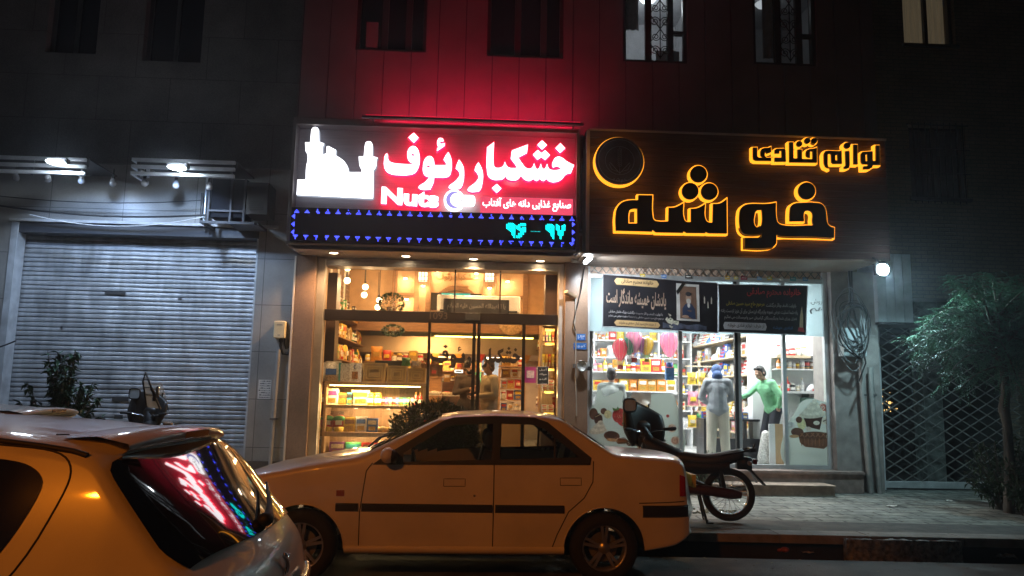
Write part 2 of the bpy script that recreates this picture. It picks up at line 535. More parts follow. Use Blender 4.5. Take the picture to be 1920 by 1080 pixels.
# ================================================================== left building: stone wall, roller shutter
YL = 12.45
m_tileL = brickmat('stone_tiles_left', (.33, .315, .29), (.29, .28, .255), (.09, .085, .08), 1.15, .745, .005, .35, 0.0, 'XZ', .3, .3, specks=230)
xq = at(549, 650, YL).x
sx0, sx1, sz0, sz1 = rect(5, 421, 473, 858, YL)
wl = [rect(95, -120, 190, 100, YL), rect(276, -120, 385, 116, YL)]
lb = thing('left_building', 'stone clad building with a closed grey roller shutter', 'building', (-5.5, YL, SW))
zup = sz1+1.0
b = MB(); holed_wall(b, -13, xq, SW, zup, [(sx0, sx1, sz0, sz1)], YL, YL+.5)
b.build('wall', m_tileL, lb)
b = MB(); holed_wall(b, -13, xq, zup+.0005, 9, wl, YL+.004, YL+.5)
b.build('upper_wall', brickmat('stone_shaded_left', (.115, .105, .1), (.095, .09, .085), (.04, .035, .03), 1.15, .745, .006, .55, .5, 'XZ', .4, .45, specks=60), lb)  # darker stone colour stands in for the wall left unlit above the floods
b = MB(); b.box(sx1-.25, xq-.004, YL-.03, YL-.003, SW, sz0-.02); b.box(-13, sx1-.25, YL-.03, YL-.003, SW, sz0-.06)
b.build('base_course', mat('base_granite', (.1, .085, .075), .4, var=.3, scale=60), lb)
for i, h in enumerate(wl):
    b = MB(); x0, x1, z0, z1 = h
    for xx in (x0, (x0+x1)/2-.03, x1-.06): b.box(xx, xx+.06, YL+.15, YL+.22, z0, z1)
    b.box(x0+.061, x1-.061, YL+.152, YL+.218, z0, z0+.07)
    w = b.build('window', mat('dark_frame', (.03, .03, .03), .5), lb)
    MB().quad((x0, YL+.19, z0), (x1, YL+.19, z0), (x1, YL+.19, z1), (x0, YL+.19, z1)).build('pane', mat('night_pane', (.006, .007, .009), .06, var=0, spec=.6), w)
# shutter
m_alu = mat('shutter_aluminium', (.4, .41, .42), .45, .3, var=.3, scale=3.2, stretch=(2.2, 1, .6), bump=.25, bscale=5, detail=8)
p = .0745; n = int((sz1-sz0-.16)/p); YSH = YL+.27
b = MB(); prof = [(-.012, 0), (-.0145, .2), (-.0135, .45), (-.009, .66), (-.002, .8), (.008, .84), (.008, .93), (-.008, .985)]
rows = []
for i in range(n):
    random.seed(i*7+1); dy = random.uniform(-.004, .004); dz = random.uniform(-.004, .004)
    for y, t in prof: rows.append((y+dy, sz0+.16+(i+t)*p+(dz if .05 < t < .8 else 0)))
b.sm = False
b.grid([[(sx0-.03+(sx1-sx0+.06)*j/24, YSH+y+.007*math.sin(z*9+j*.7)+.006*math.sin(j*1.9+z*2.3)-.02*math.exp(-((j-7.5)/1.6)**2-((z-1.3)/.25)**2), z+.004*math.sin(j*.55+int(z/p)*2.1)) for j in range(25)] for y, z in rows])
sh = b.build('roller_shutter', m_alu, lb)
b = MB(); b.box(sx0, sx1, YSH-.025, YSH+.02, sz0+.02, sz0+.157)
b.build('bottom_bar', mat('bar_alu', (.4, .4, .41), .45, .5, var=.2), sh, bevel=.006)
b = MB(); q = rect(408, 826, 422, 836, YSH-.03); b.box(q[0]-.02, q[1]+.02, YSH-.033, YSH-.0262, q[2]-.015, q[3]+.02); b.mat(1); b.box(q[0], q[1], YSH-.036, YSH-.0332, q[2], q[3])
b.build('lock_plate', [mat('bright_metal', (.6, .6, .6), .35, .8), mat('black', (.01, .01, .01), .6, var=0)], sh)
for (a, c, d, e) in [(210, 744, 241, 752), (196, 547, 235, 552), (333, 559, 341, 561), (113, 612, 117, 616), (214, 778, 230, 785)]:
    q = rect(a, c, d, e, YSH-.03); MB().box(q[0], q[1], YSH-.0275, YSH-.024, q[2], q[3]).build('slot', mat('slot_dark', (.05, .05, .05), .6), sh)
m_rail = mat('rail_paint', (.55, .57, .58), .5, .2, var=.2)
MB().box(sx0-.05, sx0+.06, YL-.02, YSH-.05, sz0, sz1+.05).build('guide_rail', m_rail, lb, bevel=.004); MB().box(sx1-.035, sx1+.02, YL+.01, YSH-.05, sz0, sz1).build('guide_rail', m_rail, lb, bevel=.004)
b = MB(); b.box(sx0+.061, sx1, YL+.004, YL+.3, sz1-.17, sz1-.001)
b.build('shutter_box', mat('box_dark', (.05, .05, .055), .55), lb, bevel=.004)
b = MB(); b.box(sx0-.08, sx1+.3, YL-.045, YL-.004, sz1, sz1+.045)
b.build('lintel_trim', mat('trim_grey', (.5, .5, .5), .6, var=.2), lb)

# paper notice + pole + meter on the stone pilaster
q = rect(484, 712, 508, 748, YL)
nt = thing('notice', 'white printed paper notice stuck on the stone pilaster', 'paper notice', ((q[0]+q[1])/2, YL-.003, q[2]))
MB().box(q[0], q[1], YL-.004, YL-.002, q[2], q[3]).build('sheet', mat('paper', (.75, .74, .7), .8, var=.08), nt)
b = MB(); random.seed(5)
for i in range(8):
    z = q[3]-.03-i*.036; x = q[1]-.012
    while x > q[0]+.03:
        w = random.uniform(.008, .03); b.box(x-w, x, YL-.0052, YL-.0045, z, z+random.uniform(.004, .016)); x -= w+random.uniform(.004, .01)
b.build('writing', mat('ink', (.03, .03, .03), .7, var=0), nt)
q = rect(517, 603, 538, 635, YL)
mt = thing('meter_box', 'cream plastic service box on the stone pilaster with conduits below', 'service box', ((q[0]+q[1])/2, YL-.05, q[2]))
MB().box(q[0], q[1], YL-.13, YL-.002, q[2], q[3]).build('case', mat('cream_plastic', (.72, .6, .36), .45), mt, bevel=.012)
b = MB(); b.box(q[0]+.05, q[1]-.04, YL-.1325, YL-.1305, q[3]-.07, q[3]-.055); b.box(q[0]+.07, q[1]-.07, YL-.1325, YL-.1305, q[2]+.04, q[2]+.055)
b.build('label', mat('grey_print', (.3, .26, .2), .6, var=0), mt)
b = MB(); z = q[2]; x = (q[0]+q[1])/2
b.tube([(x+.02, YL-.06, z), (x+.02, YL-.06, z-.13), (x+.06, YL-.05, z-.24), (x+.13, YL-.04, z-.25), (x+.17, YL-.04, z-.16), (x+.18, YL-.03, z+.3), (x+.23, YL-.03, z+.7), (x+.28, YL-.03, z+1.3)], .022)
b.tube([(x+.08, YL-.06, z), (x+.08, YL-.06, z-.08), (x+.1, YL-.05, z-.16), (x+.15, YL-.04, z-.14), (x+.155, YL-.03, z+.5), (x+.2, YL-.03, z+1.2)], .014)
b.lathe([(.035, 0), (.035, .05)], (x+.02, YL-.06, z-.06)); b.lathe([(.035, 0), (.035, .05)], (x+.17, YL-.04, z-.06))
b.build('conduit', mat('black_rubber', (.012, .012, .012), .5, var=0), mt)
pt, pb = at(523, 655, YL-.06), at(508, 900, YL-.06)
b = MB(); b.tube([(pt.x, YL-.06, pt.z), (pt.x-.015, YL-.06, (pt.z+pb.z)/2), (pt.x-.03, YL-.06, SW)], .03)
b.mat(1); z = at(515, 787, YL).z; b.box(pt.x-.07, pt.x+.04, YL-.095, YL-.0, z, z+.03)
b.build('pipe', [mat('grey_pipe', (.36, .35, .33), .5, .2, var=.2), mat('clamp', (.1, .1, .1), .5)], label='thin grey riser pipe clamped to the stone pilaster', cat='pipe')

# louvred lamp canopies on the left wall
m_louv = mat('louvre_alu', (.62, .64, .67), .35, .6, var=.15)
m_cdark = mat('canopy_dark', (.025, .026, .03), .6)
def louvre(x0, x1, ya, yb, lab, ret):
    Y = 11.45
    a = at(x0, ya, Y); c = at(x1, yb, Y)
    t = thing('louvre_canopy', lab, 'canopy', ((a.x+c.x)/2, Y, a.z-.25))
    b = MB()
    for k in range(3):
        z0 = a.z-.105*k; z1 = z0
        b.box(a.x, c.x, Y-.02, Y+.03, z0-.05, z0)
        if ret: b.box(a.x-.001, a.x+.04, Y+.031, YL-.45, z0-.05, z0)
    b.build('slat', m_louv, t, bevel=.004)
    b = MB(); b.box(a.x+.05, c.x, Y+.06, Y+.1, a.z-.11, a.z+.02); b.box(a.x+.05, c.x, Y+.1, YL-.003, a.z-.0, a.z+.02)
    b.build('backing', m_cdark, t)
    n = max(2, int((c.x-a.x)/.6))
    for i in range(n+1):
        x = a.x+.08+(c.x-a.x-.16)*i/n; MB().box(x, x+.03, Y+.031, Y+.06, a.z-.27, a.z).build('bracket', m_cdark, t)
    return a, c
A1 = louvre(-140, 163, 287, 287, 'louvred metal canopy above the left part of the shutter', False)
A2 = louvre(248, 442, 296, 296, 'louvred metal canopy with a side return, nearer the red sign', True)
# two glaring flood lights
m_flood = glow('flood_led', (.75, .88, 1), 160)
def flood(px, py, lab, tx, power):
    Y = 11.2; a = at(px, py, Y)
    t = thing('flood_light', lab, 'flood light', (a.x, Y, a.z), group='flood lights on the louvred canopies')
    MB().box(a.x-.15, a.x+.15, Y-.02, Y+.1, a.z-.01, a.z+.06).build('housing', m_cdark, t, bevel=.01)
    b = MB(); b.lathe([(.001, -.035), (.09, -.03), (.125, -.012), (.13, -.008)], (a.x, Y, a.z), 20)
    b.build('lens', m_flood, t)
    MB().bar((a.x, Y+.1, a.z+.03), (a.x, 11.43, a.z+.05), .03, .03).build('arm', m_cdark, t)
    spot('flood_beam', (a.x, Y-.12, a.z-.12), (tx, YL+.2, 2.75), (.42, .62, 1), power, 118, .5, .05, t)
flood(105, 303, 'glaring white flood light on the canopy farther left', at(105, 303, 11.2).x+.3, 105)
flood(332, 313, 'glaring white flood light on the canopy nearer the red sign', at(330, 313, 11.2).x-.3, 120)
# seven unlit bulbs hanging below the canopy
bulbs = [(30, 331), (90, 333), (153, 336), (212, 341), (271, 341), (330, 345), (393, 348)]
src = None
for i, (x, y) in enumerate(bulbs):
    a = at(x, y, 11.7)
    lab = 'unlit glass bulb under the canopy, %s from left' % ORD[i]
    if src is None:
        src = thing('hanging_bulb', lab, 'bulb', (0, 0, 0), group='bulbs under the canopy')
        MB().lathe([(.001, -.075), (.03, -.068), (.048, -.045), (.05, -.02), (.038, .02), (.022, .05)], (0, 0, 0)).build('globe', mat('milk_glass', (.3, .3, .31), .15, var=0), src)
        MB().lathe([(.024, .05), (.026, .1), (.01, .11), (.006, .2)], (0, 0, 0)).build('socket', mat('black', (.01, .01, .01), .6, var=0), src)
        o = src
    else: o = copy_tree(src, None, lab)
    o.location = (a.x, 11.7, a.z)
# dark unlit sign cage right of the shutter top
q = rect(392, 336, 462, 410, 12.1)
t = thing('sign_frame', 'dark empty box frame on brackets above the shutter corner', 'frame', ((q[0]+q[1])/2, 12.1, q[2]))
b = MB()
for xx in (q[0], (q[0]+q[1])/2+.05, q[1]-.03): b.box(xx, xx+.03, 12.05, 12.09, q[2]-.1, q[3])
b.box(q[0], q[1], 12.051, 12.089, q[2]+.1, q[2]+.13)
b.build('frame_bars', mat('frame_alu', (.045, .045, .05), .6, .2), t)
b = MB(); b.box(q[0]+.031, q[1], 12.1, YL-.01, q[2]+.02, q[3]); b.build('panel', mat('panel_black', (.012, .013, .017), .8, spec=.1), t)
for (a_, c_, y_) in ((q[0]-.05, q[0], 11.9), (q[1]-.2, q[1]+.25, 11.951)): MB().box(a_, c_, y_, YL-.003, q[2]-.12, q[2]-.08).build('bracket', mat('frame_alu'), t)
MB().box(q[0]+.001, q[1]+.2, 11.91, 11.95, q[2]-.121, q[2]-.081).build('bracket', mat('frame_alu'), t)
q = rect(466, 345, 506, 405, 12.1)
t = thing('air_conditioner', 'dark boxy air conditioner cabinet beside the red sign', 'air conditioner', ((q[0]+q[1])/2, 12.1, q[2]))
MB().box(q[0], q[1], 12.0, YL-.003, q[2], q[3]).build('case', mat('ac_case', (.03, .028, .027), .5), t, bevel=.01)
b = MB()
for i in range(5): b.box(q[0]+.05, q[1]-.05, 11.992, 11.999, q[2]+.07+i*.03, q[2]+.085+i*.03)
b.build('grille', mat('black'), t)
# pole beside the lit wall
a = at(388, 345, 12.2); c = at(385, 420, 12.2)
b = MB(); b.tube([(a.x, 12.2, a.z+.3), (a.x, 12.2, c.z)], .02); b.mat(1); b.tube([(a.x-.05, 12.2, c.z+.02), (a.x-.04, 12.2, c.z+.35), (a.x-.06, 12.2, c.z+.5)], [.02, .035, .02])
b.build('bracket_pole', [mat('louvre_alu'), mat('black_rubber')], label='short bracket pole with black cable joint beside the lit wall', cat='pole')
# overhead cables in front of the lit wall
def cable(pts, r, lab, m=None, name='cable', group=None):
    b = MB(); P = []
    for i in range(len(pts)-1):
        a, c = Vector(pts[i]), Vector(pts[i+1])
        for k in range(12): P.append(a.lerp(c, k/12))
    P.append(Vector(pts[-1]))
    b.tube(P, r, 6)
    return b.build(name, m or mat('black_rubber'), label=lab, cat='cable', group=group)
def sag(x0, y0, x1, y1, s, Y, k=14):
    a = at(x0, y0, Y); c = at(x1, y1, Y)
    return [a.lerp(c, i/k)-Vector((0, 0, 4*s*(i/k)*(1-i/k))) for i in range(k+1)]
cable(sag(-60, 360, 385, 375, .1, 12.1), .008, 'thin upper cable drooping across the pale lit wall')
cable(sag(-60, 375, 385, 403, .12, 12.1), .016, 'thick black cable drooping across the pale lit wall')
cable(sag(55, 402, 384, 406, .17, 12.0), .008, 'pale wire sagging in front of the shutter top', mat('pale_wire', (.5, .5, .5), .5, var=0))
cable(sag(-40, 660, 30, 639, .02, 12.2), .012, 'short black cable end in front of the shutter slats')

# ================================================================== middle building: granite pillars, soffits, metal cladding
YM = 11.85
m_gran = brickmat('brown_granite', (.25, .165, .115), (.23, .15, .105), (.2, .14, .1), 3, 5, .001, .3, 0, 'XZ', .05, .4, specks=130)
zsofL = at(815, 466, 11.5).z; zsofR = at(1380, 483, 11.42).z
mb_ = thing('middle_building', 'dark metal clad building above the two lit shops', 'building', (1, 12.3, SW))
p0 = at(545, 680, 12.38).x; p1 = at(583, 680, 12.38).x; p2 = at(1058, 680, 12.38).x; p3 = at(1102, 680, 12.38).x
r0 = at(1566, 700, 12.38).x; r1 = at(1596, 700, 12.38).x
xMid0 = p0; xMid1 = at(1648, 300, YM).x
for a_, c_ in ((p0, p1), (p2, p3)): MB().box(a_, c_, 12.38, 13.2, SW, zsofL-.002).build('granite_pillar', m_gran, mb_, bevel=.006)
b = MB(); b.box(p0-.03, p0-.002, 12.37, 12.44, SW+.3, zsofL-.02)
b.build('edge_strip', mat('pale_trim', (.7, .6, .48), .6), mb_)
b = MB(); b.box(r0, r1+.5, 12.42, 13.2, SW, zsofR-.002)
b.build('end_pillar', mat('end_render', (.3, .27, .25), .7, var=.25, bump=.2), mb_)
# cladding with openings
wins = [rect(672, -160, 803, 96, YM), rect(916, -160, 1058, 108, YM), rect(1168, -160, 1288, 117, YM), rect(1410, -160, 1528, 122, YM)]
zc0 = at(820, 232, YM).z-.5; zc1 = 8.6
m_clad = mat('cladding_metal', (.13, .115, .11), .5, .25, var=.18, scale=1.5, bump=.15, bscale=5)
b = MB(); xs = []; x = xMid0+.02
pitch = at(1250, 200, YM).x-at(1200, 200, YM).x
while x < xMid1: xs.append((x, min(x+pitch-.014, xMid1))); x += pitch
for a, c in xs:
    cut = sorted({a, c, *[w[i] for w in wins for i in (0, 1) if a < w[i] < c]})
    for u, v in zip(cut, cut[1:]):
        mid = (u+v)/2; w = next((w for w in wins if w[0] < mid < w[1]), None)
        e = 0.004*((hash(round(a*10)) % 5)-2)/2
        if w: b.box(u, v, YM+e, YM+.03, zc0, w[2]); b.box(u, v, YM+e, YM+.03, w[3], zc1) if w[3] < zc1 else None
        else: b.box(u, v, YM+e, YM+.03, zc0, zc1)
b.build('cladding', m_clad, mb_)
b = MB(); holed_wall(b, xMid0, xMid1, zc0, zc1, wins, YM+.04, YM+.3)
b.build('wall', mat('seam_dark', (.02, .018, .018), .8), mb_)
m_wf = mat('window_frame_dark', (.02, .018, .017), .45)
m_lit = glow('lit_room', (.86, .93, 1), .75)
def scrollwork(b, cx, z0, z1, hw, Y):
    """wrought iron: two rails of C scrolls between a pointed frame"""
    r = .011
    H = z1-z0
    b.tube([(cx, Y, z0), (cx, Y, z1)], .009, 6)
    for s in (-1, 1):
        for k in range(int(H/.5)+1):
            c0 = z0+.02+k*.5
            for (oz, dirn, rr) in ((.13, 1, .085), (.36, -1, .07)):
                P = []
                for i in range(22):
                    t = i/21*3.4*math.pi; q = rr*(1-.8*i/21)
                    P.append((cx+s*(rr*1.05-q*math.cos(t)), Y, c0+oz+dirn*q*math.sin(t)))
                b.tube(P, .008, 5)
            b.tube([(cx, Y, c0), (cx+s*hw, Y, c0+.25), (cx, Y, c0+.5)], .009, 5)
for i, w in enumerate(wins):
    x0, x1, z0, z1 = w
    b = MB(); W = x1-x0
    d = W*.2
    for xx, ww in ((x0, .06), (x0+W*.36, .1), (x0+W*.70, .1), (x1-.06, .06)): b.box(xx, xx+ww, YM+.05, YM+.13, z0, z1)
    b.box(x0+.061, x1-.061, YM+.052, YM+.128, z0, z0+.06)
    if i >= 2: b.box(x0+W*.70+.101, x1-.061, YM+.052, YM+.128, z0+.52, z0+.58)
    f = b.build('window', m_wf, mb_)
    if i < 2:
        MB().quad((x0, YM+.1, z0), (x1, YM+.1, z0), (x1, YM+.1, z1), (x0, YM+.1, z1)).build('pane', mat('night_pane'), f)
        if i == 0:
            q = rect(686, 40, 708, 88, YM); MB().box(q[0], q[1], YM+.02, YM+.06, q[2], q[3]).build('vent', mat('vent_grey', (.12, .11, .11), .6), f)
    else:
        MB().quad((x0, YM+.1, z0), (x1, YM+.1, z0), (x1, YM+.1, z1), (x0, YM+.1, z1)).build('pane', glass('pane_clear'), f)
        b = MB(); scrollwork(b, x0+W*.53+.05, z0+.06, z1, W*.16, YM+.0)
        b.build('grille', mat('wrought_iron', (.012, .012, .012), .5, var=0), f)
# upstairs rooms behind the two lit windows
for i, w in enumerate(wins[2:]):
    x0, x1, z0, z1 = w; z1 = min(z1, zc1)
    b = MB(); y0, y1 = YM+.31, YM+2.6
    b.quad((x0-.6, y1, z0-.6), (x1+.6, y1, z0-.6), (x1+.6, y1, z1+.4), (x0-.6, y1, z1+.4))
    b.quad((x0-.6, y0, z0-.6), (x0-.6, y1, z0-.6), (x0-.6, y1, z1+.4), (x0-.6, y0, z1+.4))
    b.quad((x1+.6, y0, z0-.6), (x1+.6, y1, z0-.6), (x1+.6, y1, z1+.4), (x1+.6, y0, z1+.4))
    b.quad((x0-.6, y0, z1+.4), (x1+.6, y0, z1+.4), (x1+.6, y1, z1+.4), (x0-.6, y1, z1+.4))
    b.quad((x0-.6, y0, z0-.6), (x1+.6, y0, z0-.6), (x1+.6, y1, z0-.6), (x0-.6, y1, z0-.6))
    b.build('upstairs_room_wall', mat('room_paint', (.45, .45, .46), .9), kind='structure', origin=False)
    t = thing('ceiling_lamp', ['white lamp glowing in the upstairs room behind the first lit window', 'dim lamp glowing in the upstairs room behind the second lit window'][i], 'lamp', ((x0+x1)/2+.2, YM+1.4, z1+.3))
    MB().lathe([(.001, -.06), (.12, -.05), (.16, 0), (.1, .03)], ((x0+x1)/2+.2, YM+1.4, z1+.3)).build('globe', glow('room_globe%d' % i, (.85, .93, 1), [3, .5][i]), t)
    point('lamp_light', ((x0+x1)/2+.2, YM+1.35, z1+.1), (.85, .93, 1), [16, 1.2][i], .1, t)
    # draped sheets in view through the panes
    b = MB(); n = 14
    xa, xb_ = (x0-.1, x0+.35) if i == 0 else (x0+W*.3, x0+W*.62)
    b.sm = True; b.grid([[(xa+(xb_-xa)*j/n, YM+.42+.02*math.sin(j*1.9), z) for j in range(n+1)] for z in (z0+[.75, .3][i], z1)])
    b.build('curtain', mat('curtain_white', (.7, .72, .75), .9), label=['white curtain hanging inside the first lit upstairs window', 'white curtain hanging inside the second lit upstairs window'][i], cat='curtain')
w = wins[2]
b = MB(); n = 10; b.sm = True
b.grid([[(w[1]-.42+.4*j/n, YM+.45+.015*math.sin(j*2.2), z) for j in range(n+1)] for z in (w[2]-.3, w[2]+.42)])
b.build('curtain', mat('curtain_bright', (.85, .87, .9), .9), label='short white cloth inside the lower right of the first lit window', cat='curtain')

# soffits
b = MB(); xs0, xs1 = at(538, 470, 11.5).x, at(1093, 475, 11.5).x
n = 6
for i in range(n): b.box(xs0+(xs1-xs0)*i/n+.003, xs0+(xs1-xs0)*(i+1)/n, 11.5, 12.62, zsofL, zsofL+.03)
b.build('soffit', mat('soffit_panel', (.62, .52, .42), .35, .25, var=.1), mb_)
xr0, xr1 = at(1094, 478, 11.42).x, at(1652, 492, 11.42).x
b = MB()
for i in range(4): b.box(xr0+(xr1-xr0)*i/4+.002, xr0+(xr1-xr0)*(i+1)/4, 11.42, 12.62, zsofR, zsofR+.03)
b.build('soffit', mat('soffit_wood', (.33, .26, .21), .5, var=.2, scale=3, stretch=(.3, 6, 1)), mb_)
# four warm downlights
m_dl = glow('downlight_warm', (1, .78, .5), 26)
src = None
for i, (x, y) in enumerate([(626, 474), (761, 480), (888, 485.5), (1013, 489)]):
    d = ray(x, y); a = EYE+d*((zsofL-EYE.z)/d.z)
    lab = 'round warm downlight in the soffit under the red sign, %s from left' % ORD[i]
    t = thing('downlight', lab, 'downlight', (a.x, a.y, zsofL), group='downlights under the red sign')
    MB().lathe([(.062, -.004), (.085, -.012), (.09, -.001)], (a.x, a.y, zsofL), 20).build('rim', mat('bright_metal'), t)
    MB().lathe([(.001, -.006), (.062, -.0045)], (a.x, a.y, zsofL), 20).build('lens', m_dl, t)
    spot('beam', (a.x, a.y, zsofL-.02), (a.x, a.y, 0), (1, .58, .28), 190, 140, .7, .05, t)

# ================================================================== right building and gate
YR = 12.95
xg0, xg1 = at(1650, 700, YR).x, at(1905, 700, YR).x
zg0, zg1 = SW, at(1760, 560, YR).z
wr = [rect(1690, -130, 1786, 84, YR), rect(1706, 236, 1812, 372, YR)]
rb = thing('right_building', 'dark brick building with a lattice gate beside the black sign', 'building', (8, YR, SW))
m_bk = brickmat('brick_right', (.2, .16, .11), (.16, .13, .09), (.1, .09, .07), .22, .07, .008, .8, .5, 'XZ', .5, .3, specks=40)
b = MB(); holed_wall(b, r1+.3, 16, SW, 9, [(xg0, xg1, zg0-.1, zg1)]+wr, YR, YR+.45)
b.build('wall', m_bk, rb)
for i, w in enumerate(wr):
    x0, x1, z0, z1 = w; b = MB()
    for xx in (x0, (x0+x1)/2-.03, x1-.06): b.box(xx, xx+.06, YR+.1, YR+.18, z0, z1)
    b.box(x0-.03, x1+.03, YR-.06, YR+.05, z0-.06, z0-.003)
    f = b.build('window', mat('dark_frame'), rb)
    if i == 0:
        b = MB(); n = 40; b.sm = True
        b.grid([[(x0+(x1-x0)*j/n, YR+.3+.025*math.sin(j*1.3), z) for j in range(n+1)] for z in (z0, z1)])
        b.build('drapes', mat('lit_drape', (.6, .5, .36), .9, emit=(.9, .72, .45), es=.055, stretch=(8, 1, .3), var=.3), f)
    else:
        b = MB()
        for k in range(9): xx = x0+(x1-x0)*(k+.5)/9; b.tube([(xx, YR-.03, z0-.1), (xx, YR-.03, z1+.05)], .01, 6)
        for k in range(4): zz = z0+(z1-z0)*k/3; b.tube([(x0-.05, YR-.03, zz), (x1+.05, YR-.03, zz)], .01, 6)
        b.build('bars', mat('wrought_iron'), f)
        MB().quad((x0, YR+.14, z0), (x1, YR+.14, z0), (x1, YR+.14, z1), (x0, YR+.14, z1)).build('pane', mat('night_pane'), f)
# hanging facia beside the flood light
q = rect(1646, 521, 1712, 606, 12.3)
b = MB(); n = 4
for i in range(n): b.box(q[0]+(q[1]-q[0])*i/n, q[0]+(q[1]-q[0])*(i+1)/n-.01, 12.3, YR-.003, q[2]+.02, q[3]+.4)
b.mat(1); b.box(q[0]+.004, 8, 12.31, YR-.003, q[2]-.02, q[2]+.018)
b.build('canopy_facia', [mat('facia_paint', (.4, .43, .45), .5, var=.2), mat('dark_frame')], rb)
# porch behind the gate
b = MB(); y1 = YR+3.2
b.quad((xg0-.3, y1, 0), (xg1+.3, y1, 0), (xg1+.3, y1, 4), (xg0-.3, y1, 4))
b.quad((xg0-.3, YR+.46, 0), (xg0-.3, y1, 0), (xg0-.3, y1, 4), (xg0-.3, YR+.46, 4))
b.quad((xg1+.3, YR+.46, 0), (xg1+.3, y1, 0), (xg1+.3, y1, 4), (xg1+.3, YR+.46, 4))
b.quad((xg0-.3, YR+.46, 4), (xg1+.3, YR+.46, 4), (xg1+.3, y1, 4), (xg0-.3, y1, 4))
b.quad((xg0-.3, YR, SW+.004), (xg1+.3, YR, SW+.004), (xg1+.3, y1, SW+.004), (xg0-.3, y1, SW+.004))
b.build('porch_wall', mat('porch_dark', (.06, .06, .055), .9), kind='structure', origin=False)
a = at(1747, 700, YR+1.2)
MB().box(a.x-.18, a.x+.18, YR+1.2, YR+1.55, SW, 4).build('porch_pillar', mat('mottled_stone', (.2, .22, .2), .7, var=.6, scale=7, bump=.4), label='mottled stone pillar standing behind the lattice gate', cat='pillar')
b = MB(); a0 = at(1668, 755, YR+2.0); b.ball((a0.x, YR+2, a0.z), .03, 8, 6)
random.seed(8)
for i in range(16): b.ball((a0.x+random.uniform(-.16, .16), YR+2+random.uniform(-.05, .05), a0.z+random.uniform(-.2, .25)), random.uniform(.006, .013), 6, 4)
b.build('string_lights', glow('warm_dots', (1, .6, .2), 1.6), label='cluster of tiny warm lights behind the lattice gate', cat='string lights')
# lattice gate
YG = YR-.05
gt = thing('lattice_gate', 'folding diamond lattice gate closed across the dark porch', 'gate', ((xg0+xg1)/2, YG, SW))
gz0, gz1 = SW+.14, at(1760, 575, YG).z
b = MB(); st = .285; hh = .335
def clip(xa, za, xb, zb):
    pts = []
    t0, t1 = 0, 1
    dx, dz = xb-xa, zb-za
    for pq, qq in ((-dx, xa-xg0), (dx, xg1-xa), (-dz, za-gz0), (dz, gz1-za)):
        if pq < 0: t0 = max(t0, qq/pq)
        elif pq > 0: t1 = min(t1, qq/pq)
    return (xa+dx*t0, za+dz*t0, xa+dx*t1, za+dz*t1) if t0 < t1 else None
k = -14
sl = .62
while k*.3 < (xg1-xg0)+6:
    c = clip(xg0+k*.3-6, gz0-6*sl, xg0+k*.3+6, gz0+6*sl)
    if c: b.bar((c[0], YG-.008, c[1]), (c[2], YG-.008, c[3]), .006, .018, (0, 0, 1))
    c = clip(xg0+k*.3-6, gz0+6*sl, xg0+k*.3+6, gz0-6*sl)
    if c: b.bar((c[0], YG+.008, c[1]), (c[2], YG+.008, c[3]), .006, .018, (0, 0, 1))
    k += 1
b.build('lattice', mat('lattice_metal', (.25, .25, .23), .55, .4, var=.4), gt)
b = MB(); b.box(xg0-.02, xg1, YG-.03, YG+.03, SW+.03, gz0-.002); b.build('bottom_rail', mat('rail_paint'), gt, bevel=.005)
b = MB(); b.box(xg0-.06, xg0-.021, YG-.03, YG+.03, SW, gz1); b.build('side_post', mat('rail_paint'), gt)
# tiled strip, pipes and cable box at the corner
xt0, xt1 = at(1617, 760, 12.6).x, at(1643, 760, 12.6).x
b = MB(); z = SW+.02
while z < at(1625, 640, 12.6).z: b.box(xt0, xt1, 12.6, YR-.003, z, z+.165); z += .171
b.build('tiled_pier', mat('grey_tiles', (.38, .38, .34), .5, var=.4, scale=5), label='narrow pier of grey square tiles beside the lattice gate', cat='pier', bevel=.003)
for i, (xa, ya, xb2, yb2, lab) in enumerate([(1590, 690, 1605, 912, 'grey drain pipe nearer the shop glass'), (1601, 700, 1622, 912, 'grey drain pipe nearer the tiled pier')]):
    a = at(xa, ya, 12.3); c = atz(xb2, yb2, SW); x = (a.x+c.x)/2+i*.02
    b = MB(); b.tube([(x-.05, 12.3, a.z+.1), (x-.045, 12.3, a.z-.4), (x+.02, 12.3, SW)], .045, 12)
    b.mat(1); zz = at(1600, 742, 12.3).z; b.lathe([(.05, 0), (.05, .03)], (x-.02, 12.3, zz))
    b.build('drain_pipe', [mat('grey_pipe'), mat('clamp')], label=lab, cat='pipe', group='drain pipes by the cable box')
q = rect(1579, 616, 1622, 668, 12.25)
t = thing('cable_box', 'grey metal cable box under a coil of cables', 'cable box', ((q[0]+q[1])/2, 12.25, q[2]))
MB().box(q[0], q[1], 12.2, 12.419, q[2], q[3]).build('case', mat('box_paint', (.5, .55, .56), .5, .2, var=.15), t, bevel=.008)
MB().box(q[0]+.02, q[1]-.02, 12.192, 12.199, q[2]+.03, q[3]-.02).build('door', mat('box_paint'), t, bevel=.003)
b = MB()
for i in range(3): b.box(q[1]-.17, q[1]-.07, 12.188, 12.1915, q[2]+.1+i*.035, q[2]+.112+i*.035)
b.build('vent', mat('black'), t)
random.seed(21)
c = at(1595, 610, 12.1)
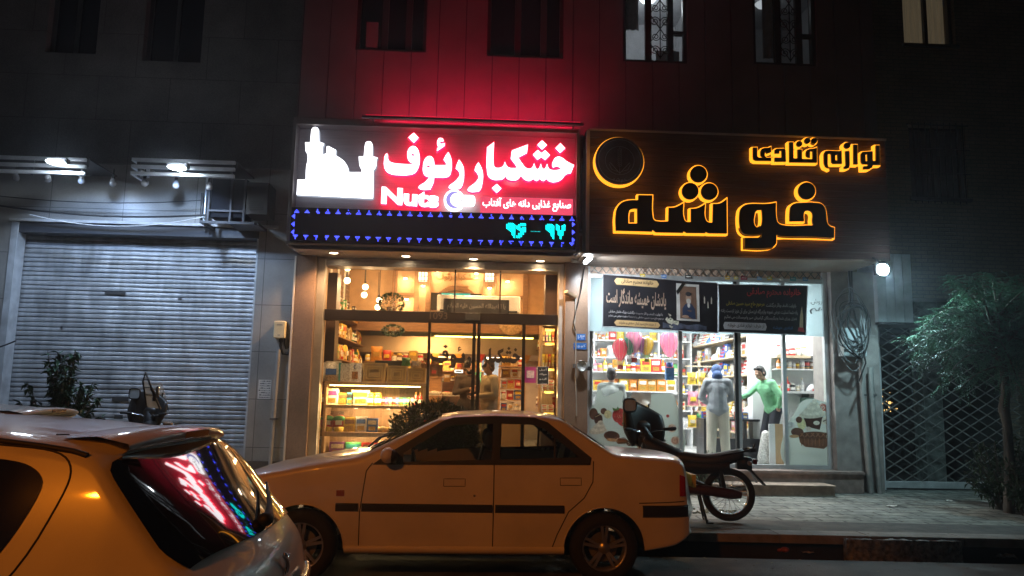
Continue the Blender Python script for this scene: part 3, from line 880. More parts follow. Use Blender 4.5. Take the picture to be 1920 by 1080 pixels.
for i in range(6):
    b = MB(); P = []
    rx, rz = random.uniform(.2, .28), random.uniform(.25, .5); ox, oz = random.uniform(-.04, .08), random.uniform(-.25, .1); yy = 12.06+random.uniform(0, .1)
    nz_ = random.uniform(1.3, 2.4); ph = random.uniform(0, 6)
    for k in range(int(40*nz_)):
        t_ = ph+2*math.pi*k/40; g_ = 1+.12*math.sin(t_*.6+i)+.07*math.sin(t_*2.3+ph); P.append((c.x+ox+rx*g_*math.cos(t_)+.03*math.sin(3*t_+i), yy+.03*math.sin(1.4*t_), c.z+oz+rz*g_*math.sin(t_)+.05*math.cos(2*t_+ph)))
    b.tube(P, random.choice([.007, .009, .012]), 6)
    b.build('cable_coil', mat('grey_cable', (.2, .21, .215), .55, var=.3) if i % 3 else mat('black_rubber'), label='cable loop hanging over the grey cable box, %s of its tangle' % ORD[i], cat='cable', group='cable loops on the cable box')
b = MB(); b.tube([(c.x+.1, 12.2, c.z+.9), (c.x+.07, 12.15, c.z+.3), (c.x+.15, 12.1, c.z-.1), (c.x+.22, 12.1, c.z-.6), (c.x+.1, 12.12, c.z-.9)], .014); b.tube([(c.x+.06, 12.2, c.z+.9), (c.x+.03, 12.15, c.z+.3), (c.x-.05, 12.1, c.z), (c.x+.1, 12.08, c.z-.3)], .02)
b.build('feed_cable', mat('black_rubber'), label='black feed cable dropping from the soffit to the coil', cat='cable')
# right flood light on the sign corner
a = at(1657, 505, 11.3)
t = thing('flood_light', 'glaring white flood light at the right end of the black sign', 'flood light', (a.x, 11.3, a.z))
MB().box(a.x-.11, a.x+.11, 11.33, 11.4, a.z-.08, a.z+.1).build('housing', m_cdark, t, bevel=.01)
b = MB(); b.lathe([(.001, -.05), (.06, -.045), (.085, -.02), (.09, 0)], (a.x, 11.33, a.z), 20, 'Y')
b.build('lens', glow('flood_led_right', (.7, .9, 1), 170), t)
MB().bar((a.x, 11.36, a.z+.1), (a.x-.1, 11.43, a.z+.2), .03, .03).build('arm', m_cdark, t)
spot('flood_beam', (a.x, 11.2, a.z-.08), (a.x+.5, 10.2, 0), (.55, .9, 1), 190, 165, .6, .06, t)
# small lamp between the shops
a = at(1102, 489, 11.7)
t = thing('spot_lamp', 'small white spot lamp on the pillar between the two shops', 'spot lamp', (a.x, 11.7, a.z))
b = MB(); b.tube([(a.x-.06, 11.74, a.z-.02), (a.x, 11.7, a.z+.04)], [.03, .055], 12); b.tube([(a.x, 11.72, a.z+.05), (a.x-.02, 11.9, a.z+.2), (a.x-.02, 12.0, zsofR)], .01)
b.build('housing', m_cdark, t)
MB().caps((a.x-.04, 11.68, a.z-.03), (a.x+.03, 11.66, a.z+.04), .03, .035).build('lens', glow('spot_led', (.8, .9, 1), 40), t)
spot('beam', (a.x, 11.6, a.z-.04), (a.x+1.8, 12.6, 1.5), (.85, .93, 1), 150, 150, .6, .04, t)
# camera domes
for (x, y, lab) in [(563, 468, 'small white security camera at the left end of the soffit'), (1078, 490, 'small white security camera near the pillar between the shops')]:
    a = at(x, y, 12.2); t = thing('security_camera', lab, 'security camera', (a.x, 12.2, a.z))
    MB().caps((a.x-.05, 12.1, a.z-.01), (a.x+.06, 12.2, a.z+.02), .035, .035).build('body', mat('camera_white', (.6, .58, .55), .4), t)
    MB().lathe([(.045, 0), (.045, .02)], (a.x+.03, 12.18, zsofL-.022)).build('mount', mat('camera_white'), t)
    MB().bar((a.x+.03, 12.18, a.z+.02), (a.x+.03, 12.18, zsofL-.02), .02, .02).build('arm', mat('camera_white'), t)
# things on the pillar between the shops
YP = 12.38
for i, (x0, y0, x1, y1, tx, lab) in enumerate([(1082, 626, 1098, 638, '۱۰۹۳', 'blue house number plate on the granite pillar'), (1076, 643, 1100, 655, 'کوچه', 'lower blue address plate on the granite pillar')]):
    q = rect(x0, y0, x1, y1, YP-.03); t = thing('address_plate', lab, 'number plate', ((q[0]+q[1])/2, YP-.01, q[2]), group='blue plates on the pillar')
    MB().box(q[0], q[1], YP-.012, YP-.004, q[2], q[3]).build('plate', mat('plate_blue', (.03, .16, .5), .35), t)
    lettering(tx, q[0]+.015, q[1]-.015, q[2]+.02, q[3]-.02, YP-.0122, mat('paint_white', (.8, .8, .8), .5, var=0), t, .002)
a = at(1091, 687, YP-.08)
t = thing('alarm_horn', 'grey metal siren horn clamped on the granite pillar', 'siren', (a.x, YP-.1, a.z))
MB().lathe([(.03, .0), (.035, -.05), (.05, -.08), (.085, -.11), (.09, -.115), (.07, -.1), (.01, -.08)], (a.x, YP-.01, a.z), 18, 'Y').build('bell', mat('horn_grey', (.5, .5, .48), .4, .5), t)
MB().box(a.x-.14, a.x-.095, YP-.09, YP-.004, a.z-.03, a.z+.04).build('bracket', mat('clamp'), t)
MB().box(a.x+.095, a.x+.16, YP-.08, YP-.004, a.z-.06, a.z-.0).build('junction', mat('black'), t)
P = [at(1080, 551, YP-.04), at(1078, 600, YP-.04), at(1076, 616, YP-.04), at(1080, 626, YP-.03), at(1079, 690, YP-.03), at(1081, 780, YP-.03)]
cable([(p.x, p.y, p.z) for p in P], .012, 'grey conduit running down the granite pillar', mat('grey_pipe'))
P = [at(1096, 500, 12.2), at(1090, 540, 12.25), at(1075, 605, YP-.06), at(1079, 620, YP-.05)]
cable([(p.x, p.y, p.z) for p in P], .009, 'thin black wire dropping from the spot lamp to the pillar')
q = rect(1060, 548, 1079, 556, YP-.1); t = thing('wall_lamp', 'small tilted wall lamp high on the granite pillar', 'lamp', ((q[0]+q[1])/2, YP-.1, q[2]))
MB().bar((q[0], YP-.14, q[3]), (q[1], YP-.02, q[2]), .1, .05).build('shade', mat('brass_dull', (.4, .28, .18), .4, .5), t, bevel=.01)
q = rect(1000, 0, 1010, 10, 1)
# ================================================================== red dried-fruit shop sign
YB = 11.5
X0, X1, Z0, Z1 = rect(543, 229, 1087, 466, YB)
ls = thing('shop_sign', 'lit red sign box with white shrine silhouette and glowing letters', 'shop sign', ((X0+X1)/2, 11.6, Z0))
zl = at(815, 397, YB).z       # top of the moving-message display
m_black = mat('black')
b = MB(); b.box(X0+.05, X1-.05, 11.74, 11.78, Z0+.02, Z1-.02)
b.build('back_panel', mat('brushed_grey', (.52, .48, .5), .42, .2, var=.1, stretch=(1, 1, 30), scale=3), ls)
b = MB(); b.box(X0, X0+.05, YB, 11.849, Z0, Z1); b.box(X1-.05, X1, YB, 11.849, Z0, Z1); b.box(X0+.051, X1-.051, YB+.003, 11.849, Z1-.1, Z1); b.box(X0+.051, X1-.051, YB+.003, 11.849, Z0, Z0+.035)
b.build('frame', mat('sign_frame_paint', (.22, .19, .19), .45, .3, var=.1), ls, bevel=.004)
T1 = [(1325,470,1),(1285,570,1),(1225,585),(1165,650),(1100,680),(1010,672),(978,640,1),(935,668),(890,640,1),(850,668),(810,640,1),(760,668),(700,650),(652,600,1),(610,650),(540,660),(480,640),(455,600,1),(430,640),(370,655),(300,650),(245,615),(225,545),(225,245,1),(312,180,1),(308,460),(322,495),(365,505),(410,495),(435,470),(450,425,1),(470,475),(500,500),(560,507),(600,500),(592,475,1),(525,385,1),(540,285,1),(740,210,1),(728,315,1),(618,372,1),(670,450),(720,505),(765,515),(795,500),(820,445,1),(838,500),(856,520),(875,515),(890,495),(905,448,1),(920,500),(938,518),(955,515),(970,490),(985,452,1),(1005,510),(1040,530),(1110,532),(1175,518,1),(1112,485),(1082,490),(1060,500,1),(1050,470),(1065,410),(1092,375),(1130,362),(1180,380),(1230,420)]
C = lambda l: [(p[0], p[1], 1) for p in l]
W1 = [T1, C([(920,157),(980,215),(920,270),(863,212)]), C([(865,278),(912,318),(960,282),(1020,342),(960,403),(912,365),(862,400),(806,335)]), C([(1153,193),(1212,255),(1150,312),(1092,252)]), C([(348,707),(405,765),(345,820),(287,760)])]
W1 = [[((p[0]/6.75+880), (p[1]/6.75+240)) + p[2:] for p in l] for l in W1]
R1 = [(1330,435,1),(1370,510),(1388,590),(1380,690),(1360,770),(1335,803,1),(1215,803),(1193,785,1),(1200,765),(1290,690),(1337,630,1),(1320,580),(1283,535,1),(1300,480)]
R2 = [(1085,400,1),(1135,480),(1148,570),(1140,670),(1115,745),(1090,770,1),(975,770),(952,752,1),(960,735),(1050,660),(1097,598,1),(1080,545),(1043,510,1),(1060,455)]
T3 = [(948,305,1),(980,370),(992,450),(985,540),(960,605),(920,622),(770,622,1),(760,690),(720,778,1),(600,775),(570,755,1),(580,735),(660,680),(712,618,1),(660,605),(632,560),(628,490),(645,410),(680,365),(715,355),(745,370),(765,410),(772,470,1),(920,470,1),(922,450),(890,400,1),(915,350)]
H3 = [(675,485),(695,470),(727,497,1),(700,503)]
HZ = [(850,125),(885,150),(883,172,1),(860,165),(842,180),(850,198),(905,190,1),(900,225,1),(805,290,1),(808,255,1),(828,245,1),(810,210),(812,165),(828,135)]
F4 = [(510,228),(560,265),(582,340),(585,430),(565,510),(520,570),(450,592),(330,595),(220,580),(160,540),(135,470),(138,400),(155,335),(175,322,1),(183,345),(185,385),(210,425),(270,445),(370,455),(480,457),(542,445,1),(480,437),(445,405),(430,350),(440,280),(470,240)]
H4 = [(477,335),(497,322),(529,348,1),(500,353)]
W2 = [R2, T3, H3, HZ, F4, H4, C([(512,60),(570,122),(512,185),(445,118)])]
W2 = [[((p[0]/6.75+700), (p[1]/6.75+240)) + p[2:] for p in l] for l in W2]
R1 = [((p[0]/6.75+700), (p[1]/6.75+240)) + p[2:] for p in R1]
def wl_(loops, Y):
    out = []
    for l in loops:
        o = []
        for p in l:
            w = at(p[0], p[1], Y); o.append((w.x, w.z) + tuple(p[2:]))
        out.append(o)
    return out
m_face = glow('letter_white', (1, .93, .95), 3.2)
m_red = glow('letter_red', (1, .006, .05), 5.5)
for loops in (W1+[R1], W2):
    lp = wl_(loops, 11.56)
    t = traced(lp, m_face, 11.56, .012, 'letters', ls)
    traced(lp, m_red, 11.5722, .075, 'side_light', t, .008)
# the Latin word
q = rect(715, 354, 823, 386, 11.56)
sl_ = -.047
t = lettering('Nuts', q[0], q[1], q[2]+.0, q[3]-.0, 11.572, m_face, ls, .012, .045, 'letters', slant=sl_)
lettering('Nuts', q[0]-.006, q[1]+.006, q[2]-.006, q[3]+.006, 11.64, m_red, t, .06, .05, 'side_light', slant=sl_)
# shrine outline
SH = [(110,945,1),(120,755,1),(225,755,1),(232,590),(245,530,1),(250,450),(235,410),(225,395,1),(217,283,1),(275,283,1),(283,270,1),(295,130,1),(312,100),(343,90),(373,100),(388,130,1),(392,275,1),(455,297,1),(440,330),(437,405,1),(425,440,1),(485,425,1),(490,335,1),(510,330,1),(605,380,1),(602,450,1),(670,490),(730,550),(755,600),(770,660,1),(935,660,1),(930,625),(912,590,1),(903,550),(897,460,1),(960,460,1),(975,310,1),(990,280),(1020,270),(1050,280),(1067,310,1),(1070,460,1),(1130,475,1),(1117,510),(1115,580,1),(1100,610),(1080,635,1),(1075,985,1),(1060,992,1)]
lp = [px_loop(SH, 540, 225, 6.75, 11.56)]
t = traced(lp, glow('shrine_white', (.95, .97, 1), 3.6), 11.56, .012, 'shrine_emblem', ls)
traced(lp, glow('shrine_side', (.75, .82, 1), .5), 11.5722, .08, 'side_light', t, .006)
# round crescent badge with its tab
def pxc(cx, cy, r, Y, n=28): return [(lambda w: (w.x, w.z))(at(cx+r*math.cos(2*math.pi*i/n), cy+r*math.sin(2*math.pi*i/n), Y)) for i in range(n)]
c0 = at(851.5, 374.5, 11.55)
b = MB(); b.prism(pxc(851.5, 374.5, 19.5, 11.55), 11.56, 11.66)
q = rect(858, 365.5, 891, 384, 11.55)
rr = .055; tab = []
for (cx, cz, a0) in ((q[1]-rr, q[3]-rr, 0), (q[0], q[3]-.02, 90), (q[0], q[2]+.02, 180), (q[1]-rr, q[2]+rr, 270)):
    for k in range(5):
        a_ = rad(a0+k*22.5); r_ = rr if cx > q[0] else .02; tab.append((cx+r_*math.cos(a_), cz+r_*math.sin(a_)))
b.prism(tab, 11.558, 11.66)
bd = b.build('badge', glow('badge_white', (1, .98, 1), 2.6), ls)
P = []
n = 24
for i in range(n+1):
    t_ = rad(70)+rad(220)*i/n; P.append((852-.0+15.8*math.cos(t_), 374.5+15.8*math.sin(t_)))
for i in range(n+1):
    t_ = rad(290)-rad(220)*i/n; P.append((857.5+13.2*math.cos(t_), 374.5+13.2*math.sin(t_)*.98))
P = [(lambda w: (w.x, w.z))(at(p[0], p[1], 11.55)) for p in P]
b = MB(); b.prism(P, 11.552, 11.5575); b.build('crescent', glow('badge_violet', (.42, .36, .95), 1.0), bd)
lettering('آسمان', *rect(849, 367, 887, 381, 11.55), 11.5575, mat('badge_ink', (.02, .02, .05), .6, var=0), bd, .003)
# small red slogan panel
q = rect(901, 369, 1075, 398, 11.56); d_ = (at(1075, 400, 11.56).z-at(901, 395, 11.56).z)
b = MB(); b.add([(q[0], 11.6, q[2]-d_/2), (q[1], 11.6, q[2]+d_/2), (q[1], 11.6, q[3]+d_/2), (q[0], 11.6, q[3]-d_/2), (q[0], 11.72, q[2]-d_/2), (q[1], 11.72, q[2]+d_/2), (q[1], 11.72, q[3]+d_/2), (q[0], 11.72, q[3]-d_/2)], [(0, 1, 2, 3), (7, 6, 5, 4), (0, 4, 5, 1), (1, 5, 6, 2), (2, 6, 7, 3), (3, 7, 4, 0)])
sp = b.build('slogan_panel', glow('slogan_red', (1, .09, .17), .95), ls, bevel=.01)
lettering('صنایع غذایی دانه های آفتاب', q[0]+.03, q[1]-.03, q[2]+.03, q[3]-.015, 11.598, glow('slogan_white', (1, .9, .92), 2.2), sp, .006, .03, slant=d_/(q[1]-q[0]))
# moving-message display
ld = thing('led_display', 'black moving message display with blue border and cyan digits', 'led display', ((X0+X1)/2, YB-.04, Z0))
b = MB(); b.box(X0+.055, X1-.055, YB-.035, YB+.2, Z0+.045, zl); b.build('case', mat('led_black', (.02, .012, .018), .35, var=.1), ld, bevel=.006)
m_blue = glow('led_blue', (.05, .07, 1), 6.5); m_cyan = glow('led_cyan', (.0, .85, .8), 2.6)
b = MB(); pd = .0145; Yd = YB-.041
def dot(b, x, z, s=.005): b.quad((x-s, Yd, z-s), (x+s, Yd, z-s), (x+s, Yd, z+s), (x-s, Yd, z+s))
n = 28
lx0, lx1 = X0+.14, X1-.12
for i in range(n):
    x = lx0+(lx1-lx0)*i/(n-1)
    random.seed(i)
    for top in (True, False):
        zc = zl-.06 if top else Z0+.115
        s_ = 1 if top else -1; b = MB()
        for row, w in enumerate((2, 1, 0)):
            for k in range(-w, w+1):
                if row == 1 and k == 0 and random.random() < .5: continue
                if random.random() < .93: dot(b, x+k*pd, zc+s_*(row*pd*1.2-.02))
        if random.random() < .8: dot(b, x, zc+s_*(3*pd*1.2-.02))
        b.build('arrow_leds', m_blue, ld)
for zc in (.25, .5, .75):
    z = Z0+.06+(zl-Z0-.08)*zc
    for xx, s_ in ((X0+.1, -1), (X1-.1, 1)):
        b = MB()
        for row, w in enumerate((2, 1, 0)):
            for k in range(-w, w+1): dot(b, xx+s_*(row*pd*1.1-.01), z+k*pd)
        b.build('arrow_leds', m_blue, ld)
DIG = {'9': ['.###.', '#####', '#####', '##.##', '#####', '.####', '..###', '...##', '...##', '...##', '....#', '....#'], '6': ['..###', '.####', '##...', '##.##', '#####', '.####', '..###', '..##.', '.###.', '.##..', '###..', '##...'],
       '7': ['#...#', '##.##', '##.##', '##.##', '##.##', '.###.', '.###.', '.###.', '.###.', '..#..', '..#..', '..#..']}
b2 = MB()
for ch, px0, px1 in (('9', 949, 966), ('6', 968, 986), ('9', 1023, 1039), ('7', 1042, 1060)):
    ym = 432+(px0-949)/111*3
    q = rect(px0, ym-14, px1, ym+14, Yd); b = MB()
    for r_, row in enumerate(DIG[ch]):
        for c_, k in enumerate(row):
            if k == '#':
                x = q[0]+(q[1]-q[0])*(c_+.5)/5; z = q[3]-(q[3]-q[2])*(r_+.5)/12
                dot(b, x-.006, z+.004, .0075); dot(b, x+.008, z-.004, .0075)
    b.build('digit_leds', m_cyan, ld)
q = rect(996, 433, 1012, 438, Yd)
for k in range(7): dot(b2, q[0]+(q[1]-q[0])*k/6, (q[2]+q[3])/2+.012, .004)
b2.build('dash_leds', m_cyan, ld)
# red tube lamp, made up to give the red glow on the cladding above
xa, xb = at(690, 230, 11.6).x, X1-.02
t = thing('added_red_tube_lamp', 'added red tube lamp lying along the top of the red sign', 'tube lamp', ((xa+xb)/2, 11.6, Z1))
MB().tube([(xa, 11.34, Z1+.01), (xb, 11.34, Z1+.01)], .014, 8).build('tube', glow('red_tube', (1, .01, .06), 1.2), t)
b = MB(); b.box(xa-.05, xb+.05, 11.3, 11.31, Z1-.03, Z1+.004); b.box(xa-.05, xb+.05, 11.3151, 11.37, Z1-.03, Z1-.024); b.build('housing', m_cdark, t)
for xx in (xa+.1, xb-.1): MB().bar((xx, 11.35, Z1-.026), (xx, 11.498, Z1-.03), .02, .02).build('arm', m_cdark, t)
area('red_wash', ((xa+xb)/2+.1, 11.33, Z1+.035), (rad(180-24), 0, 0), (xb-xa)*.9, .05, (1, .012, .07), 62, t)

# ================================================================== black plank sign of the confectionery supply shop
YK = 11.42
K0, K1, KZ0, KZ1 = rect(1103, 254, 1664, 481, YK)
ks = thing('shop_sign', 'dark wooden plank sign with halo lit yellow edged letters', 'shop sign', ((K0+K1)/2, YK+.2, KZ0))
m_plank = mat('dark_plank', (.075, .045, .038), .4, var=.45, scale=4, stretch=(.6, 1, 14), bump=.3, bscale=14)
b = MB(); np_ = 16
for i in range(np_):
    z0 = KZ0+(KZ1-KZ0)*i/np_; b.box(K0+.02, K1, YK, YK+.03, z0+.003, z0+(KZ1-KZ0)/np_-.003)
b.build('plank_face', m_plank, ks, bevel=.003)
b = MB(); b.box(K0+.02, K1-.01, YK+.031, 11.84, KZ0+.004, KZ1-.002); b.build('core', mat('core_black', (.015, .012, .012), .8), ks)
b = MB(); b.box(K0-.03, K0+.018, YK-.004, 11.84, KZ0, KZ1+.01); b.box(K0+.0185, K1+.02, YK-.006, 11.84, KZ1, KZ1+.03)
b.build('edge_trim', mat('edge_alu', (.45, .42, .42), .4, .3, var=.1), ks)
m_kface = mat('letter_black', (.012, .01, .009), .35, var=0)
m_halo = glow('halo_yellow', (1, .34, .018), 2.0)
YA = YK-.125
def halo(loops, name='letters', d=.09, off=.014):
    t = traced(loops, m_kface, YA, .03, name, ks)
    traced(loops, m_halo, YA+.0302, d, 'halo_light', t, off)
    return t
S1 = [(200,865,1),(200,730),(215,670),(250,630),(310,610),(390,608,1),(392,565,1),(510,567,1),(512,735),(525,775),(560,787),(645,787,1),(648,672,1),(700,668),(745,648),(772,632,1),(775,755),(792,787),(835,793,1),(835,682,1),(890,675),(955,640,1),(958,765),(978,793),(1018,797,1),(1022,640,1),(1080,635),(1137,598,1),(1140,890,1),(985,888,1),(960,874,1),(957,887,1),(800,885,1),(772,868,1),(770,884,1),(540,880,1),(510,856,1),(508,874,1)]
S1h = [(308,805,1),(310,720),(322,690),(350,680),(382,680,1),(382,805,1)]
dd = lambda cx, cy, r: [(cx+r*math.cos(2*math.pi*i/20), cy+r*math.sin(2*math.pi*i/20)) for i in range(20)]
halo([px_loop(l, 1110, 240, 4.5, YA) for l in (S1, S1h)], off=.02)
halo([px_loop(dd(*c_), 1110, 240, 4.5, YA) for c_ in ((900, 388, 70), (829, 532, 70), (991, 535, 70))], 'letter_dots', off=.02)
S2 = [(575,402,1),(500,415),(430,420),(250,420),(180,435),(130,480),(112,560),(115,690),(130,760),(170,800),(230,812),(330,810),(400,795,1),(385,848,1),(180,848,1),(180,980,1),(470,980),(540,960),(575,920),(580,870),(580,795,1),(600,818),(650,828),(1000,835),(1310,850,1),(1315,720,1),(1262,702),(1227,660),(1215,560),(1195,470),(1150,420),(1080,405),(900,405),(810,415),(765,450),(750,520),(748,640,1),(930,640,1),(935,525),(955,508),(1000,508),(1030,530),(1035,650),(1048,690,1),(650,685),(600,655),(582,600)]
S2h = [(305,560),(325,510),(395,495,1),(397,660),(380,705),(345,720),(308,690)]
halo([px_loop(l, 1370, 320, 6.75, YA) for l in (S2, S2h)], off=.02)
halo([px_loop(dd(965, 255, 108), 1370, 320, 6.75, YA)], 'letter_dots', off=.02)
s7 = 1920/280
LW = [C([(1732,187),(1778,187),(1785,440),(1690,440),(1686,470),(1650,494),(1570,495),(1570,457),(1625,455),(1632,430),(1560,430),(1540,400),(1538,300),(1560,272),(1690,262),(1692,388),(1732,388)]), C([(1597,310),(1622,300),(1625,390),(1600,392)]),
      C([(1443,178),(1495,178),(1497,432),(1446,430)]), C([(1338,262),(1392,260),(1395,440),(1385,478),(1360,487),(1322,487),(1322,460),(1345,445)]), dd(1362, 190, 40),
      C([(1290,250),(1295,425),(1180,425),(1160,405),(1155,300),(1140,295),(1112,300),(1112,430),(1125,485),(1085,465),(1065,420),(1062,300),(1080,262),(1110,255),(1260,262)]), C([(1208,315),(1238,308),(1240,385),(1210,380)])]
LK = [C([(150,215),(205,213),(207,330),(225,345),(290,345),(250,325),(247,265),(265,232),(300,220),(350,218),(382,205),(385,275),(330,295),(318,282),(305,262),(302,320),(320,345),(385,345),(385,388),(190,385),(160,370),(150,340)]),
      C([(430,345),(520,345),(520,258),(490,258),(490,292),(432,292),(430,245),(455,230),(550,228),(570,245),(575,397),(430,397)]),
      C([(617,147),(670,147),(672,355),(725,355),(725,240),(780,240),(782,362),(918,365),(918,265),(885,262),(883,350),(850,340),(832,320),(832,275),(845,248),(880,235),(940,228),(972,215),(975,410),(620,405)]), dd(747, 168, 37), dd(850, 128, 38), dd(937, 130, 38)]
for L_ in (LW, LK): halo([px_loop(l, 1390, 245, s7, YA) for l in L_], off=.017)
# round wheat emblem
YE = YK-.26
ce = at(1162, 301, YE); re_ = 47.5/FPX*YE
em = thing('emblem_disc', 'round dark emblem disc with a glowing yellow rim', 'emblem', (ce.x, YE, ce.z-re_))
MB().lathe([(.001, 0), (re_-.004, .002), (re_, .008), (re_, .04)], (ce.x, YE, ce.z), 48, 'Y').build('disc', mat('emblem_brown', (.24, .17, .16), .4, var=.2), em)
MB().lathe([(re_-.02, .041), (re_+.014, .045), (re_+.014, .17), (re_-.1, .165)], (ce.x, YE, ce.z), 48, 'Y').build('rim_light', m_halo, em)
MB().lathe([(re_-.03, .166), (re_-.03, .2595)], (ce.x, YE, ce.z), 48, 'Y').build('spacer', m_cdark, em)
b = MB()
for r_ in (.27, .4): b.tube([(ce.x+r_*re_/.42*.93*math.cos(2*math.pi*i/48), YE-.002, ce.z+r_*re_/.42*.93*math.sin(2*math.pi*i/48)) for i in range(48)], .0028, 5, True)
for i in range(9):
    z = ce.z-.1+i*.03
    for s_ in (-1, 1): b.tube([(ce.x, YE-.002, z), (ce.x+s_*.03, YE-.002, z+.02), (ce.x+s_*.012, YE-.002, z+.045)], .003, 5)
b.tube([(ce.x, YE-.002, ce.z-.2), (ce.x, YE-.002, ce.z+.22)], .004, 5)
for s_ in (-1, 1):
    b.tube([(ce.x, YE-.002, ce.z-.2), (ce.x+s_*.06, YE-.002, ce.z-.13), (ce.x+s_*.15, YE-.002, ce.z-.03)], .004, 5)
    b.tube([(ce.x+s_*.03, YE-.002, ce.z-.17), (ce.x+s_*.12, YE-.002, ce.z-.14), (ce.x+s_*.16, YE-.002, ce.z-.06)], .003, 5)
b.build('wheat_engraving', mat('engraving', (.75, .72, .74), .5, var=0), em)
lettering('خوشه', ce.x-.11, ce.x+.11, ce.z-.335, ce.z-.27, YE-.001, mat('engraving'), em, .003)

# ================================================================== shop front of the dried fruit shop
YF = 12.6
m_stl = mat('dull_steel', (.46, .42, .38), .4, .6, var=.2, scale=4)
m_brz = mat('bronze_frame', (.014, .009, .007), .35, .3, var=.15)
m_gl = glass('shop_glass', (.96, .97, .96), .01)
def fx(px, py=690, Y=YF): return at(px, py, Y).x
FZ = .5
lf = thing('glass_storefront', 'bronze framed glass front of the dried fruit shop', 'shop front', (fx(820), YF, FZ))
ztop = at(820, 505, YF).z
tb0, tb1 = at(820, 605, YF).z, at(820, 585, YF).z
for a_, c_ in ((p1+.002, p1+.13), (p2-.09, p2-.002)): MB().box(a_, c_, YF-.12, YF+.03, FZ-.1, zsofL-.01).build('side_channel', m_stl, lf, bevel=.005)
b = MB(); b.box(p1+.131, p2-.091, YF-.1, YF+.2, ztop, zsofL-.012); b.box(p1+.131, p2-.091, YF-.108, YF-.101, ztop+.04, ztop+.06)
b.build('shutter_housing', m_stl, lf, bevel=.005)
b = MB(); b.box(p1+.131, p2-.091, YF-.03, YF+.1, tb0, tb1)
tbm = b.build('transom', m_brz, lf, bevel=.004)
lettering('1093', *rect(806, 586, 839, 599, YF), YF-.0305, mat('bronze_text', (.12, .09, .07), .4, .4, var=0), tbm, .004)
q = rect(872, 588, 900, 601, YF); MB().box(q[0], q[1], YF-.045, YF-.031, q[2], q[3]).build('door_sensor', m_black, tbm, bevel=.004)
b = MB()
for px in (853, 938): x = fx(px, 540); b.box(x-.012, x+.012, YF-.01, YF+.03, tb1, ztop)
for px, w in ((803, .022), (887.5, .027), (896.5, .027), (981, .026)): x = fx(px); b.box(x-w, x+w, YF-.03, YF+.04, FZ, tb0)
b.build('mullion', m_brz, lf)
MB().box(p1+.131, p2-.091, YF+.004, YF+.012, tb1, ztop).build('transom_glass', m_gl, lf)
MB().box(p1+.131, fx(803)-.023, YF+.004, YF+.012, FZ, tb0).build('window_glass', m_gl, lf)
MB().box(fx(981)+.027, p2-.091, YF+.004, YF+.012, FZ, tb0).build('window_glass', m_gl, lf)
def remap(loops, x0, x1, y0, y1, Y):
    xs = [p[0] for l in loops for p in l]; ys = [p[1] for l in loops for p in l]
    f = lambda p: at(x0+(p[0]-min(xs))/(max(xs)-min(xs))*(x1-x0), y0+(p[1]-min(ys))/(max(ys)-min(ys))*(y1-y0), Y)
    return [[(f(p).x, f(p).z) + tuple(p[2:]) for p in l] for l in loops]
m_vinyl = mat('brown_vinyl', (.02, .011, .008), .6, var=.1)
for (xa, xb, loops, xr) in ((803, 887.5, W2, (807, 884, 646, 690)), (896.5, 981, W1+[R1], (903, 976, 650, 690))):
    d_ = MB().box(fx(xa)+.028, fx(xb)-.028, YF-.002, YF+.006, FZ, tb0).build('door_glass', m_gl, lf)
    traced(remap(loops, *xr, YF-.003), m_vinyl, YF-.006, .003, 'lettering', d_)
b = MB(); b.box(p1-.1, p2+.1, 12.35, 13.3, .2, FZ-.002)
b.build('entrance_plinth', mat('plinth_stone', (.2, .16, .14), .4, var=.25, scale=40), label='low stone plinth below the dried fruit shop front', cat='plinth')
# posters on the glass
q = rect(984, 688, 1005, 718, YF-.01)
t = thing('poster', 'pink poster with a pale square taped inside the glass', 'poster', ((q[0]+q[1])/2, YF-.01, q[2]))
MB().box(q[0], q[1], YF-.012, YF-.008, q[2], q[3]).build('sheet', mat('poster_pink', (.5, .05, .22), .6), t)
MB().box(q[0]+.03, q[1]-.03, YF-.0145, YF-.0122, q[2]+.08, q[3]-.06).build('square', mat('poster_pale', (.75, .55, .5), .6, var=.3, scale=40), t)
q = rect(1008, 688, 1028, 720, YF-.01)
t = thing('poster', 'black handwritten notice taped inside the glass beside the pink poster', 'poster', ((q[0]+q[1])/2, YF-.01, q[2]))
MB().box(q[0]-.006, q[1]+.006, YF-.011, YF-.008, q[2]-.006, q[3]+.006).build('border', mat('paper'), t)
MB().box(q[0], q[1], YF-.014, YF-.0112, q[2], q[3]).build('sheet', mat('chalk_black', (.012, .012, .012), .7), t)
for k, w in enumerate(['آجیل', 'حواله', 'گردو', 'موجود است']): lettering(w, q[0]+.03, q[1]-.025, q[3]-.075*(k+1)+.01, q[3]-.075*k-.025, YF-.0142, mat('chalk', (.8, .8, .75), .8, var=0), t, .002, .01)
